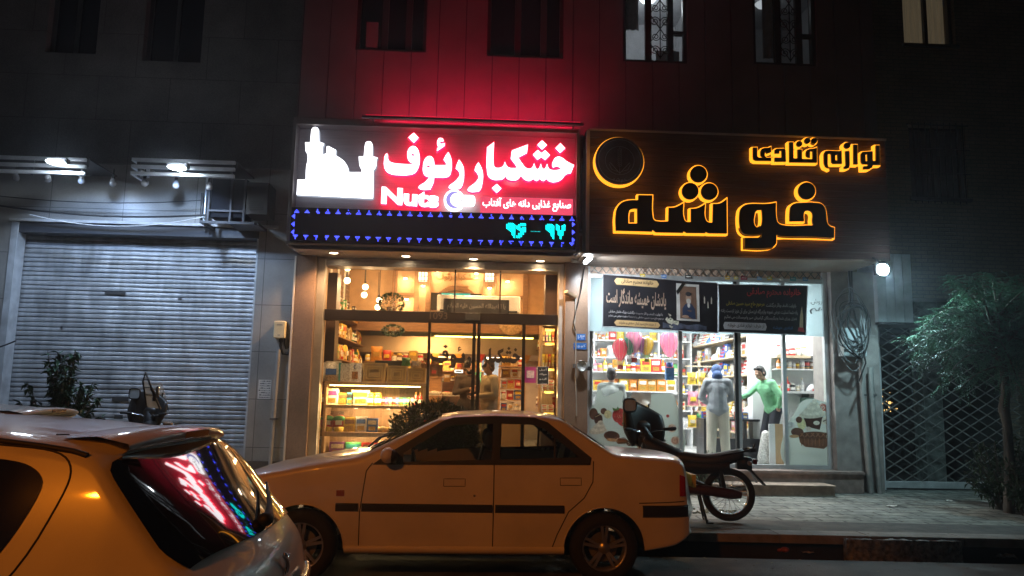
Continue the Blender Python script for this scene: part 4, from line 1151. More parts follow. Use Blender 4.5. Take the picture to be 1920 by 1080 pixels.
# black calligraphy cloth on the transom
q = rect(831, 560, 955, 587, YF+.05)
t = thing('calligraphy_banner', 'black cloth strip with grey calligraphy resting on the transom', 'banner', ((q[0]+q[1])/2, YF+.13, q[2]))
MB().box(q[0], q[1], YF+.12, YF+.135, q[2], q[3]).build('cloth', mat('cloth_black', (.022, .02, .02), .85), t)
lettering('یا اباعبدالله الحسین علیه السلام', q[0]+.06, q[1]-.06, q[2]+.05, q[3]-.07, YF+.1195, mat('calli_grey', (.16, .15, .14), .7, var=0), t, .003, .02)
q = rect(820, 556, 975, 590, YF+.3)
t = thing('air_curtain', 'long white air curtain unit behind the black calligraphy strip', 'air curtain', ((q[0]+q[1])/2, YF+.4, q[2]))
MB().box(q[0], q[1], YF+.16, YF+.4, q[2]+.02, q[3]).build('case', mat('ac_white', (.7, .66, .58), .4), t, bevel=.02)
MB().box(q[0]+.05, q[1]-.05, YF+.152, YF+.1595, q[2]+.03, q[2]+.06).build('outlet', m_black, t)

# ================================================================== shop front of the confectionery supply shop
m_sil = mat('silver_frame', (.62, .65, .66), .38, .5, var=.12)
RZ = at(1500, 879, YF).z
rf = thing('glass_storefront', 'silver framed glass front of the confectionery supply shop', 'shop front', (fx(1330), YF, RZ))
zr1 = at(1330, 527, YF).z; zr2 = at(1330, 500, YF).z; zrb = at(1330, 626, YF).z
rx0, rx1 = p3+.003, r0-.003
b = MB(); b.box(rx0, rx0+.055, YF-.04, YF+.05, RZ, zr2); b.box(rx1-.075, rx1, YF-.04, YF+.05, RZ, zr2); b.box(rx0+.056, rx1-.076, YF-.035, YF+.045, RZ, RZ+.06)
b.box(rx0+.056, rx1-.076, YF-.035, YF+.045, zr1, zr1+.07)
b.box(fx(1275)-.03, fx(1275)+.03, YF-.033, YF+.043, RZ+.061, zr1-.001); b.box(fx(1470)-.03, fx(1470)+.03, YF-.033, YF+.043, RZ+.061, zr1-.001)
b.box(fx(1383)+.002, fx(1383)+.05, YF-.033, YF+.043, RZ+.061, zr1-.001)
b.mat(1); b.box(fx(1383)-.05, fx(1383), YF-.033, YF+.043, RZ+.061, zr1-.001)
b.build('frame', [m_sil, mat('dark_rubber', (.03, .03, .03), .5, var=0)], rf)
for a_, c_ in ((rx0+.056, fx(1275)-.031), (fx(1275)+.031, fx(1383)-.051), (fx(1383)+.051, fx(1470)-.031), (fx(1470)+.031, rx1-.076)):
    MB().box(a_, c_, YF+.0, YF+.008, RZ+.061, zrb-.001).build('glass_pane', m_gl, rf)
fr = MB().box(rx0+.056, rx1-.076, YF-.004, YF+.004, zrb, zr1-.001).build('frosted_panel', glass('frosted', (.8, .9, .92), .2, milk=(.62, .74, .76), milk_a=.8), rf)
lettering('فروشـ', *rect(1518, 560, 1546, 572, YF), YF-.0045, mat('panel_ink', (.1, .12, .13), .6, var=0), fr, .002)
lettering('هم', *rect(1518, 576, 1546, 589, YF), YF-.0045, mat('panel_ink'), fr, .002, .02)
b = MB(); b.box(rx0+.056, rx1-.076, YF+.02, YF+.06, zr1+.071, zr2+.05)
b.build('top_panel', mat('peach_panel', (.7, .5, .38), .6, var=.15, emit=(1, .7, .5), es=0), rf)
# collapsed lattice above the front
b = MB(); x = rx0+.06; k = 0; z0, z1 = zr1+.075, zr2-.005
while x < rx1-.1:
    b.bar((x, YF-.06, z0), (x+.13, YF-.06, z1), .008, .012); b.bar((x, YF-.048, z1), (x+.13, YF-.048, z0), .008, .012); x += .13
b.build('lattice_trim', mat('lattice_metal'), label='strip of grey zigzag lattice above the confectionery shop glass', cat='lattice')
random.seed(4)
cols = [(.7, .55, .05), (.1, .25, .6), (.05, .05, .05), (.7, .5, .1), (.75, .65, .2), (.35, .04, .08), (.25, .45, .7), (.7, .55, .05), (.8, .8, .75), (.05, .4, .45), (.1, .35, .6)]
for i, (px, w) in enumerate([(1205, 9), (1245, 9), (1291, 13), (1364, 9), (1380, 8), (1395, 12), (1424, 9), (1443, 9), (1466, 6), (1487, 11), (1510, 10)]):
    yy = 517+(px-1205)*.021
    q = rect(px-w/2, yy-3.5, px+w/2, yy+3.5, YF-.04)
    b = MB(); b.box(q[0], q[1], YF-.041, YF-.036, q[2], q[3]); b.mat(1); b.box(q[0]+.015, q[1]-.015, YF-.043, YF-.0412, (q[2]+q[3])/2-.006, (q[2]+q[3])/2+.006)
    nm = ['yellow', 'blue', 'black', 'amber', 'pale yellow', 'dark red', 'light blue', 'yellow', 'white', 'teal', 'blue'][i]
    b.build('sticker', [mat('sticker%d' % i, cols[i], .5, var=.05), mat('paper')], label='small %s sticker, %s from left on the strip above the banners' % (nm, ORD[i]), cat='sticker', group='stickers above the banners')
# entrance plinth and step
m_step = mat('step_stone', (.3, .22, .19), .55, var=.25, scale=10, bump=.15, bscale=60)
e0 = at(1280, 900, 12.2).x; e1 = at(1617, 900, 12.3).x
b = MB(); b.box(p3-.05, e1, 12.25, 13.3, SW, RZ-.045); b.box(p3-.05, e1+.015, 12.22, 13.3, RZ-.044, RZ-.003)
b.build('entrance_plinth', m_step, label='reddish stone plinth below the confectionery shop front', cat='plinth', bevel=.004)
s1 = at(1561, 912, 11.9).x
b = MB(); b.box(p3+.1, s1, 11.82, 12.249, SW, SW+.14); b.box(p3+.1, s1+.012, 11.80, 12.249, SW+.1405, SW+.165)
b.build('entrance_step', mat('step_tread', (.42, .31, .24), .55, var=.25, scale=9, bump=.15, bscale=60), label='single stone step in front of the confectionery shop plinth', cat='step', bevel=.004)

# ================================================================== two mourning banners
def banner(corners, Y, lab):
    (ax, ay), (bx, by), (cx, cy), (dx, dy) = corners
    A, B_, C_, D = at(ax, ay, Y), at(bx, by, Y), at(cx, cy, Y), at(dx, dy, Y)
    t = thing('mourning_banner', lab, 'banner', ((A.x+B_.x)/2, Y, min(C_.z, D.z)))
    def P(u, v, off=0):
        q = A.lerp(B_, u).lerp(D.lerp(C_, u), v)
        return Vector((q.x, Y-off-.012*math.sin(u*7+v*3)-.01*math.sin(v*5-u*11), q.z))
    n, m = 40, 16
    b = MB(); b.sm = True
    b.grid([[P(j/n, 1-i/m) for j in range(n+1)] for i in range(m+1)])
    b.sm = False
    c = b.build('cloth', mat('banner_black', (.018, .018, .024), .42, var=.15), t)
    b = MB()
    b.tube([P(j/n, 0, .003) for j in range(n+1)]+[P(1, i/m, .003) for i in range(1, m+1)]+[P(1-j/n, 1, .003) for j in range(1, n+1)]+[P(0, 1-i/m, .003) for i in range(1, m)], .008, 5, True)
    b.build('hem', mat('hem_grey', (.45, .46, .5), .6), t)
    def patch(u0, u1, v0, v1, m_, nm, off=.004, tip=0):
        b = MB(); k = 10; b.sm = True
        rows = []
        for i in range(5):
            v = v1+(v0-v1)*i/4; e = tip*abs(i/4-.5)*2
            rows.append([P(u0+e+(u1-u0-2*e)*j/k, v, off) for j in range(k+1)])
        b.grid(rows)
        return b.build(nm, m_, c)
    def word(s, u0, u1, v0, v1, m_, bold=.01, off=.006, keep=False):
        o = lettering(s, 0, 1, 0, 1, 0, m_, None, 0, bold, origin=False)
        for v in o.data.vertices:
            q = P(u0+(u1-u0)*v.co.x, v1+(v0-v1)*v.co.z, off)
            v.co = q
        o.location = (0, 0, 0); o.parent = c; o.data.transform(WM(c).inverted())
        return o
    return t, c, P, patch, word
m_gold = mat('print_gold', (.62, .42, .2), .5, var=.05); m_wh = mat('print_white', (.75, .75, .75), .5, var=0); m_ink2 = mat('print_ink', (.05, .03, .02), .6, var=0)
t, c, P, patch, word = banner([(1130, 514), (1345, 531), (1346, 624), (1130, 612)], 12.44, 'black mourning banner with a framed portrait and gold lettering')
patch(.1, .49, .05, .18, m_gold, 'title_plate', tip=.02); word('خانواده محترم صادقی', .16, .44, .06, .17, m_ink2, .015, .007)
word('یادشان همیشه ماندگار است', .03, .55, .24, .62, mat('print_peach', (.8, .6, .45), .5, var=0), .02)
word('با نهایت تاسف و تاثر مصیبت درگذشت بزرگ خاندان صادقی', .05, .52, .67, .74, m_wh, .01); word('مرحوم حاج سید حسین صادقی را به شما تسلیت عرض می نمایم', .05, .53, .76, .82, m_wh, .01)
patch(.1, .5, .86, .97, m_gold, 'sender_plate', tip=.02); word('از طرف: حاج سید کمال صادقی و خانواده', .14, .46, .88, .955, m_ink2, .01, .007)
patch(.64, .84, .06, .8, mat('frame_white', (.72, .72, .7), .4), 'photo_frame'); patch(.67, .815, .11, .76, mat('photo_brown', (.22, .13, .09), .5, var=.2), 'photo', .006)
def blob(cu, cv, ru, rv, m_, nm, off):
    b = MB(); b.add([P(cu, cv, off)]+[P(cu+ru*math.cos(2*math.pi*i/20), cv+rv*math.sin(2*math.pi*i/20), off) for i in range(20)], [(0, i+1, (i+1) % 20+1) for i in range(20)])
    return b.build(nm, m_, c, fix=True)
b = MB(); b.add([P(u, v, .008) for u, v in ((.69, .76), (.69, .56), (.715, .47), (.745, .44), (.775, .47), (.8, .56), (.803, .76))], [tuple(range(7))]); b.build('portrait_suit', mat('photo_navy', (.03, .05, .11), .6), c)
blob(.745, .35, .024, .11, mat('photo_skin', (.5, .33, .24), .6), 'portrait_face', .009); blob(.745, .41, .02, .055, mat('photo_beard', (.6, .58, .55), .7), 'portrait_beard', .0105); blob(.745, .265, .026, .045, mat('photo_cap', (.04, .04, .05), .7), 'portrait_cap', .0115)
blob(.745, .49, .012, .05, m_wh, 'portrait_shirt', .0095); blob(.715, .72, .03, .03, mat('photo_skin'), 'portrait_hand', .0105)
b = MB(); b.add([P(u, v, .01) for u, v in ((.64, .22), (.70, .03), (.73, .03), (.65, .3))], [(0, 1, 2, 3)]); b.build('mourning_ribbon', m_black, c)
random.seed(9)
m_fl = mat('print_flower', (.62, .62, .5), .6, var=.3, scale=30)
b = MB()
for i in range(26):
    u, v = random.gauss(.6, .03), random.gauss(.83, .055); a_ = random.uniform(0, 6.3); r_ = random.uniform(.012, .022)
    b.add([P(u+r_*math.cos(a_+k*1.257)*[1, .4][k % 2], v+2*r_*math.sin(a_+k*1.257)*[1, .4][k % 2], .0075+i*.0001) for k in range(5)], [(0, 1, 2, 3, 4)])
b.build('printed_flowers', m_fl, c)
b = MB(); b.sm = True; b.grid([[P(.52+.38*j/12, .97-i*.05-.02*math.sin(j*1.3+i), .0065) for j in range(13)] for i in range(3)]); b.build('printed_drape', mat('print_slate', (.09, .11, .17), .6, var=.4, scale=14), c)
m_can = mat('print_candle', (.7, .68, .6), .5, var=0); b = MB()
for u, v0 in ((.885, .33), (.915, .42), (.945, .33)): b.add([P(u-.005, v0+.1, .006), P(u+.005, v0+.1, .006), P(u+.005, v0, .006), P(u, v0-.05, .006), P(u-.005, v0, .006)], [(0, 1, 2, 3, 4)])
b.build('printed_candles', m_can, c)
t, c, P, patch, word = banner([(1347, 533), (1513, 536), (1511, 628), (1348, 622)], 12.43, 'black mourning banner with red heading beside the portrait banner')
word('خانواده محترم صادقی', .32, .93, .06, .27, mat('print_red', (.75, .08, .09), .5, var=0), .025)
word('بانهایت تاسف وتاثر درگذشت', .54, .88, .36, .47, m_wh); word('مرحوم حاج سید حسین صادقی', .08, .52, .35, .47, mat('print_yellow', (.8, .65, .08), .5, var=0), .012)
word('رابه شما تسلیت عرض نموده وازدرگاه ایزدمنان برای آن عزیز ازدست رفته', .02, .9, .5, .61, m_wh); word('غفران وبرای شما ودیگربستگان گرامیتان صبر واجرمسئلت می نمائیم', .06, .89, .64, .74, m_wh)
patch(.05, .55, .79, .94, mat('plate_grey', (.55, .57, .62), .5), 'sender_plate', tip=.015); word('از طرف : لوازم قنادی خوشه', .1, .52, .81, .92, m_ink2, .012, .007)
word('قنادی خوشه', .62, .84, .84, .92, mat('print_blue', (.1, .3, .7), .5, var=0), .01)
b = MB(); b.add([P(.92, .86, .006), P(.965, .86, .006), P(.962, .62, .006), P(.945, .42, .006), P(.925, .62, .006)], [(0, 1, 2, 3, 4)]); b.build('printed_flame', mat('print_flame', (.85, .75, .5), .5, var=.2), c)
b = MB(); b.add([P(.9, .93, .0065), P(.985, .95, .0065), P(.97, .86, .0065), P(.91, .85, .0065)], [(0, 1, 2, 3)]); b.build('printed_candle_base', mat('print_red'), c)
# ropes tying the banners
b = MB(); a0 = at(1130, 514, 12.44); a1 = at(1100, 500, 12.3); b.tube([a0, a1], .005, 5); a0 = at(1130, 612, 12.44); a1 = at(1090, 700, 12.35); b.tube([a0, a0.lerp(a1, .5)+Vector((.03, 0, -.03)), a1], .005, 5)
b.build('banner_rope', mat('pale_wire'), label='thin pale rope tying the portrait banner to the pillar', cat='rope')
# ================================================================== goods: one mesh per kind and colour, copied for every single item
GM = {}
PAL = {'red': (.5, .04, .03), 'orange': (.65, .22, .03), 'yellow': (.7, .5, .05), 'green': (.07, .3, .09), 'blue': (.04, .12, .4), 'white': (.75, .74, .7), 'brown': (.17, .08, .035), 'black': (.02, .02, .022), 'pink': (.7, .25, .32), 'grey': (.35, .35, .36), 'gold': (.5, .32, .08), 'purple': (.2, .05, .25), 'cream': (.7, .6, .42), 'teal': (.04, .32, .33), 'silver': (.55, .56, .57), 'amber': (.55, .25, .03)}
def pm(c): return mat('pack_'+c, PAL[c], .42, .5 if c in ('gold', 'silver') else 0, var=.38, scale=38, detail=6)
def item(kind, c1, c2='white', w=.1, d=.1, h=.15):
    key = (kind, c1, c2, round(w, 3), round(d, 3), round(h, 3))
    if key in GM: return GM[key]
    b = MB()
    if kind == 'box':
        b.box(-w/2, w/2, -d/2, d/2, 0, h); b.mat(1); e = .0015
        b.box(-w*.38, w*.38, -d/2-e, d/2+e, h*.55, h*.85); b.box(-w/2-e, w/2+e, -d*.3, d*.3, h*.55, h*.8); b.mat(2); b.box(-w*.3, w*.3, -d/2-2*e, -d/2, h*.12, h*.4)
        ms = [pm(c1), pm(c2), pm('gold' if c2 != 'gold' else 'cream')]
    elif kind == 'jar':
        r = w/2
        b.lathe([(r*.9, 0), (r, h*.05), (r, h*.72), (r*.8, h*.82)], n=14); b.mat(1); b.lathe([(r*.86, h*.82), (r*.88, h*.84), (r*.88, h), (.001, h)], n=14); b.mat(2); b.lathe([(r*1.01, h*.2), (r*1.01, h*.55)], n=14)
        ms = [mat('jar_'+c1, PAL[c1], .15, var=.35, scale=60), pm(c2), pm('white')]
    elif kind == 'can':
        r = w/2
        b.lathe([(r*.97, 0), (r, .004), (r, h-.004), (r*.97, h), (r*.9, h-.004), (.001, h-.004)], n=16); b.mat(1); b.lathe([(r*1.01, h*.45), (r*1.01, h*.8)], n=16); b.mat(2); b.lathe([(r*1.012, h*.1), (r*1.012, h*.2)], n=16)
        ms = [pm(c1), pm(c2), pm('gold')]
    elif kind == 'bag':
        n, m = 10, 8; P = []
        for s_ in (-1, 1):
            b.sm = True
            b.grid([[((-.5+j/n)*w*(1-.12*math.sin(math.pi*i/m)**3), s_*d/2*math.sin(math.pi*j/n)**.6*math.sin(math.pi*(i/m*.94+.03))**.5+.004*math.sin(7*j+5*i), h*i/m) for j in range(n+1)] for i in range(m+1)])
        b.sm = False; b.mat(1); b.box(-w*.28, w*.28, -d/2-.004, -d/2+.004, h*.32, h*.62); ms = [pm(c1), pm(c2)]
    elif kind == 'bottle':
        r = w/2
        b.lathe([(r, 0), (r, h*.55), (r*.85, h*.66), (r*.35, h*.8), (r*.33, h*.9)], n=12); b.mat(1); b.lathe([(r*.4, h*.9), (r*.4, h), (.001, h)], n=12); b.mat(2); b.lathe([(r*1.02, h*.2), (r*1.02, h*.48)], n=12); ms = [mat('bottle_'+c1, PAL[c1], .12, var=.1), pm(c2), pm('white')]
    elif kind == 'tray':
        b.lathe([(.001, 0), (w*.4, .004), (w*.5, h*.5), (w*.47, h*.5), (w*.38, .012)], n=18); b.mat(1); random.seed(hash(c1) % 99)
        for i in range(40):
            t = i*2.4; q = w*.4*math.sqrt(i/40); b.ball((q*math.cos(t), q*math.sin(t), .02+h*.4*(1-i/60)), (.014, .014, .012), 6, 4)
        ms = [pm(c2), pm(c1)]
    elif kind == 'mould':
        b.lathe([(w*.5, 0), (w*.52, h*.2), (w*.3, h*.75), (w*.12, h), (.001, h)], n=14); b.mat(1); b.box(-w*.12, w*.12, -w*.53, -w*.48, h*.06, h*.3); ms = [pm(c1), pm(c2)]
    elif kind == 'stand':      # leaning tray or mould sheet
        b.add([(-w/2, -d/2, 0), (w/2, -d/2, 0), (w/2, -d/2+.02, 0), (-w/2, -d/2+.02, 0), (-w/2, d/2-.02, h), (w/2, d/2-.02, h), (w/2, d/2, h), (-w/2, d/2, h)], [(3, 2, 1, 0), (4, 5, 6, 7), (0, 1, 5, 4), (1, 2, 6, 5), (2, 3, 7, 6), (3, 0, 4, 7)])
        b.mat(1)
        for i in range(3):
            for j in range(4):
                t = .15+.7*j/3.0; b.ball((-w*.3+w*.3*i, -d/2+(d-.02)*t, h*t), w*.09, 7, 5)
        ms = [pm(c1), pm(c2)]
    elif kind == 'rolls':
        for k in range(3): b.lathe([(.001, 0), (w*.16, .001), (w*.16, h*(1-.12*k)), (.001, h*(1-.12*k))], (-w*.33+w*.33*k, 0, 0), 10)
        b.mat(1); b.lathe([(w*.165, h*.3), (w*.165, h*.5)], (-w*.33, 0, 0), 10); ms = [pm(c1), pm(c2)]
    GM[key] = b.mesh(kind, ms)
    return GM[key]
def put(kind, c1, c2, dims, loc, label, group, rz=0, name=None, cat=None):
    o = bpy.data.objects.new(name or {'stand': 'baking_mould', 'mould': 'cake_mould', 'rolls': 'ribbon_rolls', 'tray': 'nut_tray', 'box': 'gift_box', 'can': 'tin_can', 'bag': 'snack_bag'}.get(kind, kind), item(kind, c1, c2, *dims))
    COL.objects.link(o); o.location = loc; o.rotation_euler = (0, 0, rz)
    return tag(o, label, cat or {'stand': 'mould', 'mould': 'cake mould', 'rolls': 'ribbon', 'tray': 'tray', 'can': 'tin'}.get(kind, kind), group)
SIZES = {'box': (.17, .07, .22), 'jar': (.11, .11, .16), 'can': (.08, .08, .13), 'bag': (.2, .09, .26), 'bottle': (.08, .08, .24), 'tray': (.24, .24, .12), 'mould': (.2, .2, .13), 'stand': (.2, .12, .26), 'rolls': (.26, .1, .2)}
CN = {'stand': 'baking mould', 'mould': 'cake mould', 'rolls': 'ribbon rolls', 'can': 'tin', 'bag': 'snack bag', 'box': 'packet', 'tray': 'tray of nuts'}
def shelf_run(p0, p1, z, kinds, colors, where, group, rz=0, fill=.9, hmax=.3, jit=.01, seed=0, sc=1.0):
    """items side by side from p0 to p1 on a board at height z"""
    rnd = random.Random(seed); p0 = Vector((p0[0], p0[1], 0)); p1 = Vector((p1[0], p1[1], 0)); L = (p1-p0).length; d = (p1-p0).normalized(); s = .02; i = 0; cnt = {}
    while True:
        k = rnd.choice(kinds); w, dd_, h = SIZES[k]
        f = rnd.choice([.85, 1, 1.12])*sc; w *= f; dd_ *= min(f, 1); h = min(h*f, hmax)
        if s+w > L: break
        if rnd.random() < fill:
            c = rnd.choice(colors); c2 = rnd.choice([x for x in ('white', 'gold', 'cream', 'red', 'yellow') if x != c])
            nm = CN.get(k, k)
            i += 1; cnt[nm, c] = cnt.get((nm, c), 0)+1
            lab = '%s %s, %s %s' % (c, nm, ordn(i-1), where)
            q = p0+d*(s+w/2)
            put(k, c, c2, (w, dd_, h), (q.x+rnd.uniform(-jit, jit)*d.y, q.y+rnd.uniform(-jit, jit), z+.001), lab, group, rz+rnd.uniform(-.12, .12))
            if k == 'box' and h < hmax*.62 and rnd.random() < .6:
                c = rnd.choice(colors); h2 = min(h, hmax-h-.02)
                put('box', c, 'white', (w*.95, dd_, h2), (q.x, q.y+rnd.uniform(-jit, jit), z+.002+h), '%s packet on top, %s %s' % (c, ordn(i-1), where), group, rz+rnd.uniform(-.2, .2))
        s += w+rnd.uniform(.002, .012)

# ================================================================== inside the dried fruit shop
m_warmwall = mat('warm_plaster', (.5, .34, .2), .8, var=.12)
m_wood = mat('shop_wood', (.27, .145, .065), .45, var=.25, scale=5, stretch=(1, 1, 8))
m_woodl = mat('shop_wood_light', (.4, .25, .13), .5, var=.22, scale=6, stretch=(8, 1, 1))
LX0, LX1 = -2.95, 1.75
LBY, MZ = 20.2, 16.0
b = MB()
b.quad((LX0, 12.72, .5), (LX1, 12.72, .5), (LX1, LBY, .5), (LX0, LBY, .5)); b.build('shop_floor', mat('shop_floor_tile', (.4, .33, .25), .25, var=.15), kind='structure', origin=False)
b = MB(); b.quad((LX0, 12.72, .5), (LX0, 12.72, 4.3), (LX0, LBY, 4.3), (LX0, LBY, .5)); b.quad((LX1, 12.72, .5), (LX1, LBY, .5), (LX1, LBY, 4.3), (LX1, 12.72, 4.3)); b.quad((LX0, LBY, .5), (LX0, LBY, 4.3), (LX1, LBY, 4.3), (LX1, LBY, .5))
b.box(LX0, p1+.128, 12.66, 12.74, .5, 4.3); b.box(p2-.088, LX1, 12.66, 12.74, .5, 4.3); b.box(p1+.128, p2-.088, 12.82, 12.86, ztop, 4.3)
b.build('shop_wall', m_warmwall, kind='structure', origin=False)
b = MB(); b.box(LX0, LX1, 12.72, MZ, 4.3, 4.36); b.box(LX0, LX1, MZ+.2, LBY, 3.0, 3.06); b.build('shop_ceiling', mat('warm_ceiling', (.6, .5, .38), .8, var=.05), kind='structure', origin=False)
# mezzanine front with arch
mz = thing('mezzanine', 'wood framed mezzanine front with a central arch inside the dried fruit shop', 'mezzanine', (-.5, MZ, 2.9))
def mx(px): return at(px, 550, MZ).x
b = MB(); b.box(LX0+.01, LX1-.01, MZ+.03, MZ+.19, 2.9, 4.29); b.build('panel', mat('mezz_plaster', (.62, .42, .24), .7, var=.12), mz)
b = MB(); b.box(LX0+.01, LX1-.01, MZ-.05, MZ+.029, 2.88, 3.12); b.build('beam', m_wood, mz, bevel=.01)
b = MB()
for px in (740, 781, 803, 910, 926, 985): b.box(mx(px)-.05, mx(px)+.05, MZ-.04, MZ+.028, 3.121, 4.285)
b.box(mx(740)+.051, mx(781)-.051, MZ-.03, MZ+.028, 3.62, 3.68); b.box(mx(926)+.051, mx(985)-.051, MZ-.03, MZ+.028, 3.62, 3.68)
xc, ra = mx(856), (mx(908)-mx(805))/2-.06
P = [(xc-ra*math.cos(t), 3.35+1.0*ra*math.sin(t)) for t in [math.pi*i/20 for i in range(21)]]
Q = [(xc-(ra-.1)*math.cos(t), 3.35+(ra-.1)*math.sin(t)) for t in [math.pi*i/20 for i in range(21)]]
for i in range(20):
    b.prism([P[i], P[i+1], Q[i+1], Q[i]], MZ-.045, MZ+.028)
b.build('arch_frame', m_wood, mz)
lettering('خشکبار رئوف', *rect(818, 512, 896, 527, MZ), MZ+.028, mat('brass_letters', (.4, .22, .08), .4, .4, var=0), mz, .02, .02)
lettering('خوش آمدید', *rect(838, 530, 879, 541, MZ), MZ+.028, mat('brass_letters'), mz, .02)
m_lamp = glow('mezz_lamp', (1, .72, .4), 9)
for i, px in enumerate((793, 918)):
    q = rect(px-9, 510, px+9, 526, MZ-.2); t = thing('wall_lantern', 'glowing patterned wall lantern %s the arch' % ('left of', 'right of')[i], 'lantern', ((q[0]+q[1])/2, MZ-.1, q[2]), group='wall lanterns by the arch')
    MB().box(q[0]+.01, q[1]-.01, MZ-.2, MZ-.06, q[2], q[3]).build('shade', glow('lantern_shade', (1, .75, .45), 4), t)
    b = MB()
    for k in range(4): xx = q[0]+(q[1]-q[0])*k/3; b.box(xx-.006, xx+.006, MZ-.212, MZ-.201, q[2]-.02, q[3]+.02)
    for k in range(3): zz = q[2]+(q[3]-q[2])*k/2; b.box(q[0], q[1], MZ-.216, MZ-.2125, zz-.006, zz+.006)
    b.build('fretwork', m_wood, t)
for i, (px, py) in enumerate([(760, 522), (793, 536), (918, 540), (952, 528), (762, 561), (820, 508), (893, 513)]):
    a = at(px, py, MZ-.15); t = thing('recessed_spot', 'tiny warm spot shining on the mezzanine panels, %s in reading order' % ORD[i], 'spot lamp', (a.x, a.y, a.z), group='warm spots on the mezzanine')
    MB().lathe([(.001, -.012), (.035, -.01), (.04, .01)], (a.x, MZ-.12, a.z), 12).build('lens', glow('mezz_spot', (1, .75, .42), 22), t)
    MB().bar((a.x, MZ-.12, a.z+.015), (a.x, MZ+.02, a.z+.03), .05, .02).build('arm', m_wood, t)
    point('spot_light', (a.x, MZ-.16, a.z-.04), (1, .62, .3), 9, .03, t)
q = rect(808, 550, 903, 582, MZ-.3); t = thing('wall_screen', 'black wall screen with a cyan bar on the mezzanine front', 'screen', ((q[0]+q[1])/2, MZ-.3, q[2]))
MB().box(q[0], q[1], MZ-.34, MZ-.28, q[2], q[3]).build('panel', m_black, t, bevel=.005)
q2 = rect(828, 550.5, 882, 556, MZ-.3); MB().box(q2[0], q2[1], MZ-.346, MZ-.341, q2[2], q2[3]).build('lit_bar', glow('cyan_bar', (.08, .75, .55), .9), t)
# pendant globes along the left shelves
pend = [(652, 502, 13.2), (651, 526, 13.3), (685, 538, 14.2), (683, 553, 14.3), (711, 563, 15.2), (708, 576, 15.3)]
psrc = None
for i, (px, py, Y) in enumerate(pend):
    a = at(px, py, Y); lab = 'glowing pendant bulb above the left wall shelves, %s from the street' % ORD[i]
    if psrc is None:
        psrc = thing('pendant_bulb', lab, 'pendant lamp', (0, 0, 0), group='pendant bulbs by the left wall shelves')
        MB().ball((0, 0, 0), .055, 14, 9).build('bulb', glow('pendant_glow', (1, .7, .36), 14), psrc)
        MB().lathe([(.02, .05), (.022, .1), (.008, .12), (.006, .7)]).build('flex', m_brz, psrc); o = psrc
    else: o = copy_tree(psrc, None, lab)
    o.location = a
    if i % 2 == 0: point('bulb_light', (a.x+.1, a.y-.1, a.z), (1, .62, .3), 11, .06).name = 'pendant_light'
# cove ceiling and strip light in the back room
b = MB(); b.box(LX0+.02, LX1-.02, 17.05, 17.2, 2.5, 2.86); b.box(LX0+.02, LX1-.02, 17.21, LBY-.01, 2.5, 2.55); b.build('ceiling_bulkhead', mat('bulkhead_white', (.45, .37, .28), .8, var=.05), kind='structure', origin=False)
xa, xb = at(815, 640, 17).x, at(1000, 640, 17).x
t = thing('cove_light', 'long yellow cove light above the back room bulkhead', 'cove light', ((xa+xb)/2, 17, 2.87))
MB().box(xa, xb, 17.06, 17.16, 2.865, 2.89).build('strip', glow('cove_yellow', (1, .72, .12), 14), t)
for i, (px, py) in enumerate([(838, 650), (880, 650), (950, 640), (975, 652), (800, 655)]):
    pass
# ceiling light panels that really light the rooms
def ceil_panel(x, y, z, sx, sy, col, power, lab, glowname, gs, cat='ceiling lamp'):
    t = thing('ceiling_lamp', lab, cat, (x, y, z-.02))
    MB().box(x-sx/2, x+sx/2, y-sy/2, y+sy/2, z-.02, z-.003).build('diffuser', glow(glowname, col, gs), t)
    b = MB(); b.box(x-sx/2-.03, x-sx/2-.001, y-sy/2-.03, y+sy/2+.03, z-.03, z-.003); b.box(x+sx/2+.001, x+sx/2+.03, y-sy/2-.03, y+sy/2+.03, z-.03, z-.003); b.build('trim', mat('camera_white'), t)
    area('panel_light', (x, y, z-.05), (0, 0, 0), sx, sy, col, power, t)
    return t
WARM = (1, .52, .18)
ceil_panel(-1.2, 13.9, 4.3, .9, .5, WARM, 85, 'warm ceiling lamp high over the left of the dried fruit shop', 'panel_warm', 8)
ceil_panel(.5, 13.9, 4.3, .9, .5, WARM, 80, 'warm ceiling lamp high over the right of the dried fruit shop', 'panel_warm', 8)
ceil_panel(-1.0, 16.6, 3.0, .8, .3, WARM, 62, 'warm ceiling lamp just behind the mezzanine beam', 'panel_warm', 8)
ceil_panel(-1.2, 18.6, 2.5, 1.2, .5, (1, .62, .3), 50, 'warm ceiling lamp over the back left of the dried fruit shop', 'panel_warm', 8)
ceil_panel(.7, 18.6, 2.5, 1.0, .5, (1, .78, .55), 50, 'pale ceiling lamp over the back right of the dried fruit shop', 'panel_pale', 8)
# shelving along the two side walls
def side_shelf(x0, x1, y0, y1, zs, face, lab, m_, bays):
    t = thing('wall_shelf', lab, 'shelving', ((x0+x1)/2, (y0+y1)/2, .5))
    b = MB()
    for z in zs: b.box(x0, x1, y0, y1, z-.025, z)
    b.build('shelf_board', m_, t)
    b = MB(); n = bays
    for i in range(n+1):
        y = y0+(y1-y0)*i/n
        for za, zb in zip([.5]+list(zs), list(zs)+[zs[-1]+.36]): b.box(x0+.005 if face > 0 else x0+.26, x1-.26 if face > 0 else x1-.005, y-.015, y+.015, za+.0005, zb-.0255)
    b.build('upright', m_, t)
    return t
zs = [.62, 1.02, 1.42, 1.82, 2.22, 2.62, 3.02]
side_shelf(LX0+.02, -2.45, 13.3, 17.0, zs, 1, 'tall wooden shelving along the left wall of the dried fruit shop', m_wood, 6)
side_shelf(1.3, LX1-.02, 13.5, 17.0, zs, -1, 'tall wooden shelving along the right wall of the dried fruit shop', m_wood, 6)
